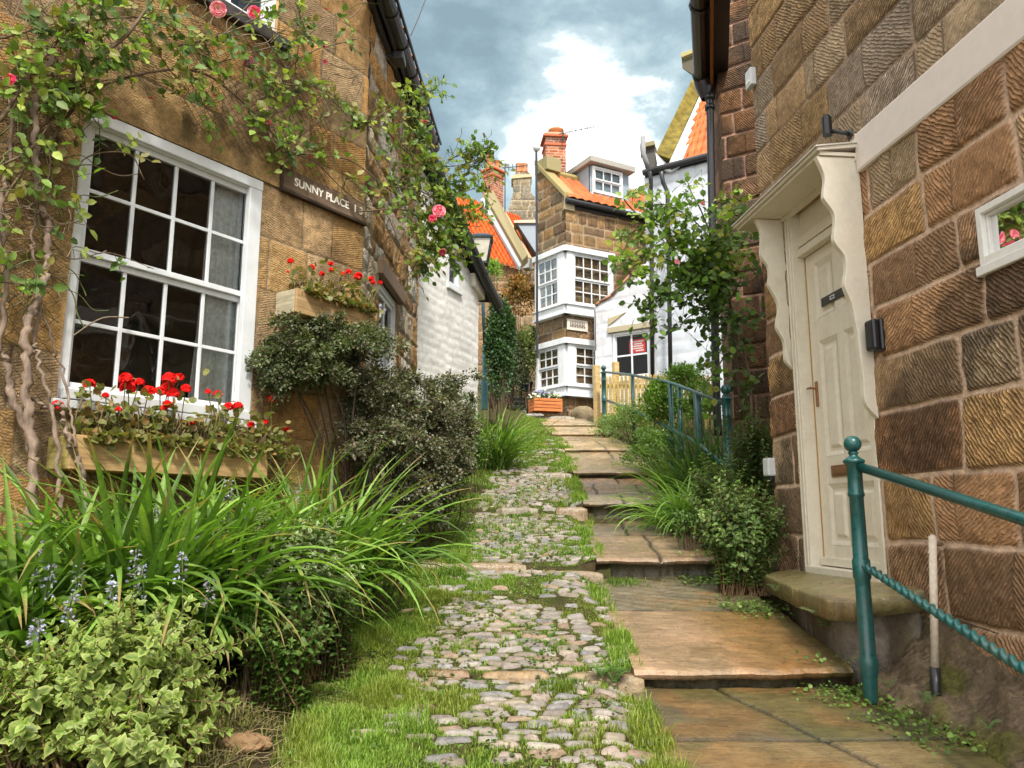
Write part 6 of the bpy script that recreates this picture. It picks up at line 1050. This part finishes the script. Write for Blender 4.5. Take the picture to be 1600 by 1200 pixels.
# ---------------- geraniums ----------------
red = [(.80, .015, .012), (.70, .01, .01), (.88, .03, .02)]
def geranium(Wl, s0, s1, z0, off, heads, nleaf, lab, big=1., dead=.25):
    b = Wl.w((s0+s1)/2, z0, off); t = thing('geranium', lab, 'flower', b, 'red geraniums in the window boxes'); lf = MB(); n = nleaf; S = FR.uniform(s0, s1, n); O = off+FR.normal(size=n)*.055; Z = z0+np.abs(FR.normal(size=n))*.085*big-.015
    m = FR.random(n) < .30; O[m] = off+FR.uniform(.08, .15, m.sum()); Z[m] = z0-FR.random(m.sum())*.05+.03
    c = pickc([(.13, .19, .04), (.18, .23, .06), (.22, .24, .08), (.10, .15, .03)], n, .2); dd = FR.random(n) < dead; c[dd] = pickc([(.28, .13, .05), (.33, .20, .08), (.42, .16, .05), (.2, .1, .05)], dd.sum(), .2)
    D = rand3(n)*.8+np.append(Wl.n*.6, .15); scatter(lf, 'round', Wl.w(S, Z, O), D, rand3(n)*.5+np.append(Wl.n*.5, .9), .042*FR.uniform(.6, 1.2, n), 1., c, pickc([(.2, .17, .06)], n)); lf.build('foliage', M['leaf'], t, True); st = MB()
    for i in range(int(nleaf/9)): s = FR.uniform(s0, s1); p0_ = Wl.w(s, z0-.02, off); p1 = Wl.w(s+FR.uniform(-.06, .06), z0+FR.uniform(.03, .14)*big, off+FR.uniform(-.05, .09)); tube(st, curve([p0_, (p0_+p1)/2+rand3(1)[0]*.012, p1], 3), .0042, 5, (.16, .12, .06))
    tops = []
    for (u, v, r) in heads:
        o_ = off+FR.uniform(-.03, .06); hp_ = Wl.px(u, v, o_); q = np.array(Wl.w(np.clip((hp_[:2]-Wl.p)@Wl.d+FR.uniform(-.04, .04), s0, s1), z0-.01, off)); tube(st, curve([q, (q+hp_)/2+rand3(1)[0]*.015, hp_], 4), .003, 5, (.15, .17, .05)); tops.append((hp_, r))
    st.build('stems', M['bark'], t, True)
    for hp_, r in tops:
        n = 46; r = r*1.15; d = unit(rand3(n)); d[:, 2] = np.abs(d[:, 2])*1.1-.25; P = hp_+d*r*.62; mb = MB()
        for kk in range(4): scatter(mb, 'round', P, unit(np.cross(d, rand3(n)))+d*.25, d, r*.42*FR.uniform(.7, 1.1, n), .9, pickc(red, n, .2))
        mb.build('flower_head', M['petal'], t, True)
z1 = q0[1]
hl = [(140, 600, .033), (90, 634, .033), (197, 592, .04), (200, 606, .045), (218, 598, .03), (165, 618, .02)], [(265, 592, .045), (280, 590, .03), (232, 612, .04), (250, 612, .035), (262, 607, .04), (185, 640, .02)], [(290, 608, .035), (262, 632, .03), (256, 638, .022), (300, 660, .033), (270, 615, .04)], [(340, 616, .03), (357, 636, .034), (372, 634, .03), (325, 612, .02), (392, 664, .026)], [(425, 624, .028), (448, 672, .024), (415, 660, .02)]
xs = np.linspace(q0[0]+.06, 1.36, 6); lb = ['bare-stemmed red geranium at the left end of the long window box', 'fullest red geranium, second from the left in the long window box', 'red geranium in the middle of the long window box among dry leaves', 'red geranium at the right part of the long window box below the curtain', 'sparse red geranium at the right end of the long window box']
for i in range(5): geranium(Lw, xs[i], xs[i+1], z1-.01, .13, hl[i], 300, lb[i], 1.5 if i < 4 else 1.3)
xs = np.linspace(r0[0]+.05, r2[0]-.02, 4); hl = [(454, 408, .025), (487, 418, .025), (450, 425, .012)], [(503, 428, .022), (517, 412, .022), (518, 422, .022), (535, 428, .02)], [(545, 425, .025), (560, 432, .038), (580, 436, .026), (583, 442, .022), (594, 442, .022), (557, 460, .018)]
lb = ['withered red geranium at the near left end of the small planter', 'red geranium in the middle of the small planter', 'yellowish full geranium trailing over the far end of the small planter']
for i in range(3): geranium(Lw, xs[i], xs[i+1], r0[1]-.01, .12, hl[i], 220, lb[i], 1.15, .42 if i < 2 else .2)
# ---------------- climbing rose on the left house ----------------
rl = [(.12, .20, .035), (.18, .28, .04), (.08, .14, .03), (.27, .33, .06), (.22, .20, .05)]
def sprig(lf, st, p, d, n_, s, cols, nleaf=5):
    if clearzone(p): return
    d = unit(d); sd = unit(np.cross(d, n_)); L_ = s*2.2; q = [p+d*L_*t_-np.array((0, 0, .25*L_*t_*t_)) for t_ in (0, .5, 1)]; tube(st, q, .0018, 3, (.10, .12, .04), cap=False); c = np.array(cols[FR.integers(len(cols))])*FR.uniform(.7, 1.3)
    P = [q[2], q[1], q[1], q[0]*.3+q[1]*.7-(q[1]-q[0])*.0, q[0]*.3+q[1]*.7][:nleaf]; D = [d, d*.5+sd, d*.5-sd, d*.3+sd, d*.3-sd][:nleaf]; k = len(P)
    lf.append((np.array(P), np.array(D)+rand3(k)*.25, np.tile(n_, (k, 1))+rand3(k)*.45, s*FR.uniform(.75, 1.15, k)*np.array([1.15, 1, 1, .8, .8][:k]), np.tile(c, (k, 1))*FR.uniform(.85, 1.15, (k, 1))))
def clearzone(p):
    u, v = pix(np.asarray(p)); 
    if 436 < u < 580 and 255+.45*(u-436)-8 < v < 310+.45*(u-436): return True
    if 140 < u < 405 and 235+.42*(u-150) < v < 570: return FR.random() < .72
    if 140 < u < 445 and 165+.42*(u-150) < v <= 235+.42*(u-150): return FR.random() < .6
    if 400 < u < 640 and 330 < v < 480: return FR.random() < .9
    return False
def flush(lf, mb, kind='leaf', width=1.15):
    if lf: scatter(mb, kind, *[np.concatenate([x[i] for x in lf]) for i in range(3)], np.concatenate([x[3] for x in lf]), width, np.concatenate([x[4] for x in lf]))
cr_ = thing('climbing_rose', 'climbing pink rose trained over wire across the tan cottage wall and gutter', 'rose', Lw.w(-.3, -.4, .15)); lf = []; st = MB(); cane = MB()
def cane_px(pts, r0, r1, sprn, s=.055, c=(.16, .11, .07), spread=.10):
    p = curve([Lw.px(u, v, o) if len(q) == 3 and q[2] < 2 else at(u, v, o) for q in pts for u, v, o in [q]], 8); tube(cane, p, np.linspace(r0, r1, len(p)), 7, c, jit=.12)
    for i in range(sprn):
        a = FR.integers(len(p)-1); pt_ = p[a]+(p[a+1]-p[a])*FR.random(); n3 = np.append(Lw.n, .35); dd = rand3(1)[0]+np.append(Lw.n*.6, .2); b = pt_+unit(dd)*spread*FR.random(); tube(st, [pt_, b], .002, 3, (.10, .10, .04), cap=False); sprig(lf, st, b, rand3(1)[0]+np.append(Lw.n*.5, .1), n3+rand3(1)[0]*.3, s, rl)
# canes over the wall
C_ = [([(95, 170, .15), (130, 60, .22), (150, -30, .3)], .016, .01, 26), ([(75, 150, .16), (180, 70, .25), (210, 40, .3), (250, -20, .3)], .012, .007, 34), ([(150, 178, .08), (122, 163, .12), (60, 250, .12)], .011, .008, 5), ([(60, 170, .14), (200, 90, .22), (330, 60, .25), (430, 20, .25)], .008, .004, 44), ([(60, 200, .14), (170, 130, .18), (300, 110, .2), (380, 160, .14), (450, 235, .1)], .008, .006, 40),
      ([(300, 110, .18), (400, 80, .2), (470, 60, .2), (525, 20, .2)], .006, .003, 30), ([(380, 100, .18), (440, 130, .18), (500, 140, .2), (560, 200, .16)], .006, .003, 44), ([(430, 235, .1), (465, 215, .12), (530, 167, .16)], .009, .005, 10), ([(450, 235, .1), (470, 240, .12), (545, 250, .10), (600, 290, .14), (640, 320, .2)], .007, .004, 16), ([(440, 236, .1), (490, 252, .08), (530, 290, .07), (565, 318, .07), (605, 335, .1), (640, 300, .2)], .006, .003, 10), ([(535, 292, .09), (545, 280, .1), (600, 330, .12), (620, 370, .15)], .005, .003, 8),
      ([(0, 190, .18), (60, 100, .22), (130, 20, .25)], .010, .006, 34), ([(0, 120, .2), (120, 123, .2), (170, 90, .22)], .005, .003, 20), ([(0, 60, .22), (90, 40, .25), (240, 30, .28), (330, 90, .2)], .006, .003, 46), ([(60, 200, .14), (100, 330, .12), (130, 250, .14), (200, 240, .16), (225, 280, .2)], .005, .003, 18), ([(40, 260, .13), (0, 330, .16), (10, 420, .18)], .006, .003, 14), ([(45, 300, .13), (100, 400, .1), (170, 395, .14), (240, 420, .16)], .004, .002, 9), ([(560, 60, .2), (470, 90, .2), (400, 180, .16), (395, 190, .15)], .005, .003, 18), ([(450, 240, .1), (455, 150, .16), (470, 40, .2), (460, 0, .2)], .005, .003, 22), ([(0, 440, .15), (60, 450, .2), (20, 480, .2)], .004, .003, 8),
      ([(0, 260, .15), (50, 230, .18), (110, 160, .16), (160, 200, .16)], .006, .003, 22), ([(230, 60, .25), (290, 140, .18), (340, 180, .15)], .004, .002, 20), ([(410, 160, .14), (430, 220, .12), (470, 270, .12)], .005, .003, 16)]
for pts, a, b_, k in C_: cane_px(pts, a, b_, int(k*.88))
# mass hanging over the gutter beyond the corner
D_ = [[(560, 200, .2), (620, 165, 5.7), (655, 150, 5.8), (680, 140, 5.8)], [(600, 290, .15), (660, 300, 5.8), (700, 330, 5.9), (735, 360, 5.9)], [(560, 330, .1), (640, 330, 5.8), (665, 380, 5.8), (640, 430, 5.7)], [(600, 200, 5.7), (640, 240, 5.8), (700, 260, 5.9), (760, 245, 6.0)], [(620, 230, 5.7), (680, 300, 5.8), (720, 300, 5.9), (755, 290, 6.0)], [(620, 165, 5.7), (650, 210, 5.8), (640, 260, 5.8), (610, 300, 5.8)], [(650, 300, 5.8), (690, 350, 5.9), (720, 350, 5.9), (740, 330, 5.9)], [(630, 180, 5.7), (665, 235, 5.8), (700, 285, 5.9), (735, 270, 6.)], [(660, 380, 5.8), (680, 395, 5.9), (710, 385, 5.9), (720, 400, 5.9)], [(640, 330, 5.8), (655, 400, 5.7), (660, 420, 5.7)], [(700, 250, 5.9), (740, 235, 6.0), (765, 260, 6.0)], [(690, 330, 5.9), (670, 360, 5.8), (690, 380, 5.8)]]
for pts in D_: cane_px(pts, .006, .003, 46, .052, spread=.16)
mb = MB(); flush(lf, mb); mb.build('foliage', M['leaf'], cr_, True); st.build('stalks', M['bark'], cr_, True); cane.build('canes', M['bark'], cr_, True)
tr = MB()
for pts, a, b_ in (([(46, 905, .26), (48, 790, .22), (52, 720, .2), (44, 640, .18), (40, 560, .18), (46, 500, .16), (66, 450, .14), (76, 400, .14), (72, 350, .13), (58, 290, .14), (55, 220, .15), (58, 150, .17), (85, 90, .2)], .030, .017), ([(58, 890, .22), (55, 770, .18), (50, 700, .14), (20, 620, .1), (10, 560, .1), (-20, 520, .1), (-30, 300, .12)], .026, .02), ([(100, 900, .34), (95, 800, .3), (92, 720, .28), (80, 640, .25), (62, 570, .22), (52, 535, .18)], .014, .010), ([(142, 880, .32), (134, 790, .28), (128, 745, .26), (112, 700, .25), (98, 660, .22), (96, 630, .2), (75, 640, .17), (50, 620, .15)], .022, .010), ([(118, 700, .25), (110, 640, .2), (95, 570, .15), (70, 500, .12), (50, 440, .12)], .009, .005), ([(45, 560, .16), (55, 520, .12), (60, 440, .1), (50, 380, .1), (60, 330, .12)], .012, .008), ([(-5, 560, .1), (10, 430, .12), (0, 330, .12), (15, 250, .12), (20, 120, .15)], .016, .010)):
    p = curve([Lw.px(*q) for q in pts], 8); tube(tr, p+.006*rand3(len(p)), np.linspace(a, b_, len(p))*.8*(1+.18*FR.uniform(-1, 1, len(p))), 10, (.24, .175, .13), jit=.2)
tr.build('trunk', M['bark'], cr_, True)
tw = MB()
for i in range(210):
    u = FR.uniform(-20, 110) if FR.random() < .65 else FR.uniform(100, 560); v = FR.uniform(0, 520) if u < 110 else FR.uniform(0, 60+.5*abs(u-330)); o0 = FR.uniform(.04, .16); a = FR.uniform(0, 2*pi); l_ = FR.uniform(40, 110); P = [Lw.px(u+cos(a)*l_*t_+FR.uniform(-9, 9), v+sin(a)*l_*t_*.9+FR.uniform(-9, 9), o0+FR.uniform(-.02, .03)) for t_ in (0, .35, .7, 1)]; tube(tw, curve(P, 4), FR.uniform(.0015, .004), 4, (.20, .15, .10) if i % 3 else (.12, .14, .05), cap=False)
tw.build('twigs', M['bark'], cr_, True)
def bloom(parent, p, r, cols, nrm, name='rose_bloom', open_=1.):
    mb = MB(); n = unit(np.array(nrm, float)); a = unit(np.cross(n, (0, .3, 1.))); b = np.cross(n, a)
    for ring, (rr, np_, tilt) in enumerate(((1., 8, .35), (.82, 8, .65), (.62, 7, .95), (.42, 5, 1.2), (.24, 4, 1.4))):
        for i in range(np_):
            th = (i+ring*.5)/np_*2*pi+FR.uniform(-.15, .15); e = a*cos(th)+b*sin(th); sd = np.cross(n, e); k = 6; u_, v_ = np.meshgrid(np.linspace(0, 1, k), np.linspace(-1, 1, k), indexing='ij'); t_ = tilt*open_
            rad = rr*r*(np.sin(u_*pi/2)**.8)*(1-.18*v_**2); up_ = r*rr*u_**1.5*sin(t_)*.75-.12*r*u_**6; wdt = r*rr*.62*np.sin(np.clip(u_*1.05+.12, 0, 1)*pi/2)*v_*(1-.25*(u_ > .9))
            V = p+e*(rad*cos(t_*.75))[..., None]+n*(up_+.05*r*np.sin(v_*5+th*3)*u_-.10*r*v_**2*u_)[..., None]+sd*wdt[..., None]; c = np.array(cols[FR.integers(len(cols))])*(.8+.25*u_[..., None])*FR.uniform(.9, 1.1); mb.add(V.reshape(-1, 3), grid_faces(k, k), c.reshape(-1, 3))
    mb.build(name, M['petal'], parent, True)
pk = [(.72, .22, .26), (.78, .32, .36), (.66, .14, .20), (.80, .42, .44)]; hot = [(.75, .05, .14), (.82, .12, .22), (.65, .03, .08)]; pp3 = [(.70, .25, .38), (.62, .2, .36), (.76, .4, .5)]
vw = np.append(Lw.n, .1)
for (u, v, o, r, cols, nn) in ((341, 15, .3, .052, pk, (.3, -1, -.3)), (397, 20, .3, .046, pk+hot, (.2, -1, -.2)), (388, 95, .2, .036, pp3, (.6, -.7, -.5)), (15, 124, .25, .03, hot, (.3, -1, 0)), (414, 170, .15, .026, pp3, (.3, -1, 0)), (420, 190, .15, .02, hot, (.3, -1, -.4)), (508, 97, .22, .024, pk, (.5, -.8, -.5)), (686, 330, 5.7, .055, hot+pk, (.2, -1, .1)), (676, 342, 5.65, .035, hot, (0, -1, -.1)), (691, 394, 5.7, .034, hot+pk, (.5, -.6, -.6)), (663, 189, 5.7, .026, hot, (.2, -1, 0))):
    bloom(cr_, Lw.px(u, v, o) if o < 2 else at(u, v, o), r, cols, nn)
for (u, v, o) in ((236, 154, .16), (336, 150, .16), (508, 74, .2), (510, 15, .2), (492, 180, .14), (178, 186, .15), (505, 72, .2), (163, 88, .25), (484, 246, .12), (617, 205, 5.7)): bloom(cr_, Lw.px(u, v, o) if o < 2 else at(u, v, o), .018, [(.62, .03, .05), (.55, .05, .07)], (.3, -.5, .9), 'rose_bud', 1.6)
# wire mesh the rose is trained on
wm = thing('wire_trellis', 'rusty diagonal wire netting stapled on the tan wall behind the rose', 'netting', Lw.w(.4, 2.4, .03)); mb = MB()
def netting(W, sa, sb, za, zb, d, o, r=.0016):
    k = int((sb-sa+zb-za)/d)
    for i in range(k):
        for sg_ in (1, -1):
            x0 = sa+i*d if sg_ > 0 else sb-i*d; a = (x0, zb); t_ = zb-za; b = (x0-sg_*t_, za)
            if sg_ > 0:
                if a[0] > sb: k1 = (a[0]-sb); a = (sb, zb-k1)
                if b[0] < sa: k2 = sa-b[0]; b = (sa, za+k2)
            else:
                if a[0] < sa: k1 = sa-a[0]; a = (sa, zb-k1)
                if b[0] > sb: k2 = b[0]-sb; b = (sb, za+k2)
            if a[1] <= b[1]: continue
            tube(mb, [W.w(a[0], a[1], o), W.w(b[0], b[1], o)], r, 3, (.10, .07, .05), cap=False)
netting(Lw, .55, 1.75, 2.36, 3.2, .055, .04); mb.build('upper_netting', M['bark'], wm)
mb = MB(); netting(Lw, -.9, -.05, .2, 2.6, .09, .05); mb.build('lower_netting', M['bark'], wm)
# ---------------- climber on the right wall ----------------
cl = thing('climbing_shrub', 'leafy green climber on the recessed wall hanging out over the lane', 'climber', gbase(1150, 760, 7.3)); lf = []; st = MB(); cane = MB(); gl = [(.14, .25, .035), (.19, .32, .045), (.24, .35, .05), (.09, .16, .03), (.28, .30, .05)]; gd_ = [(.07, .13, .025), (.10, .17, .03), (.05, .09, .02)]
S_ = [(1160, 650, 7.35), (1150, 560, 7.3), (1140, 470, 7.2), (1120, 400, 7.1)]; 
def cane2(pts, k, s=.07, cols=gl, r=.008, spread=.2, c=(.12, .09, .06)):
    p = curve([at(*q) for q in pts], 8); tube(cane, p, np.linspace(r, r*.4, len(p)), 6, c, jit=.1)
    for i in range(k):
        a = FR.integers(len(p)-1); q = p[a]; b = q+unit(rand3(1)[0]*(1, .7, 1))*spread*FR.random(); tube(st, [q, b], .002, 3, (.1, .1, .05), cap=False); sprig(lf, st, b, rand3(1)[0]+(0, -.3, .0), np.array((-.2, -.7, .6))+rand3(1)[0]*.4, s, cols, 5 if FR.random() < .5 else 3)
cane2(S_, 40, cols=gd_, r=.02); cane2([(1175, 700, 7.2), (1172, 600, 7.3), (1160, 540, 7.3), (1150, 500, 7.25)], 0, r=.016, c=(.16, .12, .08)); cane2([(1140, 470, 7.2), (1170, 420, 7.3), (1190, 450, 7.3), (1200, 480, 7.3)], 12, cols=gd_)
for pts, k, cc in (([(1130, 420, 7.2), (1080, 380, 6.9), (1020, 350, 6.8), (965, 380, 6.7)], 75, gl), ([(1130, 400, 7.2), (1090, 350, 6.9), (1040, 320, 6.8), (1000, 325, 6.7)], 70, gl), ([(1120, 400, 7.1), (1100, 340, 6.9), (1080, 300, 6.9), (1075, 285, 6.9)], 16, gl), ([(1110, 420, 7.1), (1060, 410, 6.9), (1010, 400, 6.8), (970, 415, 6.7)], 80, gl), ([(1120, 440, 7.1), (1080, 450, 6.9), (1040, 460, 6.9), (1020, 480, 6.8)], 85, gd_+gl[:1]), ([(1130, 460, 7.2), (1100, 480, 7.0), (1070, 500, 6.9), (1062, 515, 6.9)], 45, gd_), ([(1130, 400, 7.2), (1110, 380, 7.0), (1060, 370, 6.9)], 75, gl), ([(1130, 440, 7.2), (1100, 420, 7.0), (1060, 430, 6.9)], 85, gd_+gl), ([(1125, 380, 7.2), (1130, 340, 7.1), (1150, 315, 7.2), (1175, 330, 7.3)], 50, gl+gd_), ([(1140, 410, 7.3), (1165, 370, 7.4), (1180, 350, 7.4)], 30, gl+gd_), ([(1020, 480, 6.8), (1015, 530, 6.8)], 10, gl), ([(1000, 340, 6.7), (975, 310, 6.7), (995, 300, 6.7)], 9, gl), ([(1080, 380, 6.9), (1040, 370, 6.8), (985, 420, 6.7), (965, 400, 6.7)], 45, gl), ([(1140, 480, 7.2), (1130, 540, 7.1), (1115, 560, 7.1)], 16, gd_), ([(1130, 560, 7.1), (1110, 590, 7.1), (1100, 600, 7.1)], 14, gl), ([(1100, 400, 7.), (1110, 460, 7.1), (1120, 520, 7.1)], 60, gd_)): cane2(pts, int(k*.82), .068, cc)
mb = MB(); flush(lf, mb, width=1.35); mb.build('foliage', M['leaf'], cl, True); st.build('stalks', M['bark'], cl, True); cane.build('canes', M['bark'], cl, True)
bloom(cl, at(1058, 409, 6.6), .025, pk, (0, -1, .1), 'flower'); bloom(cl, at(1098, 318, 6.8), .022, pk, (0, -1, .1), 'flower')
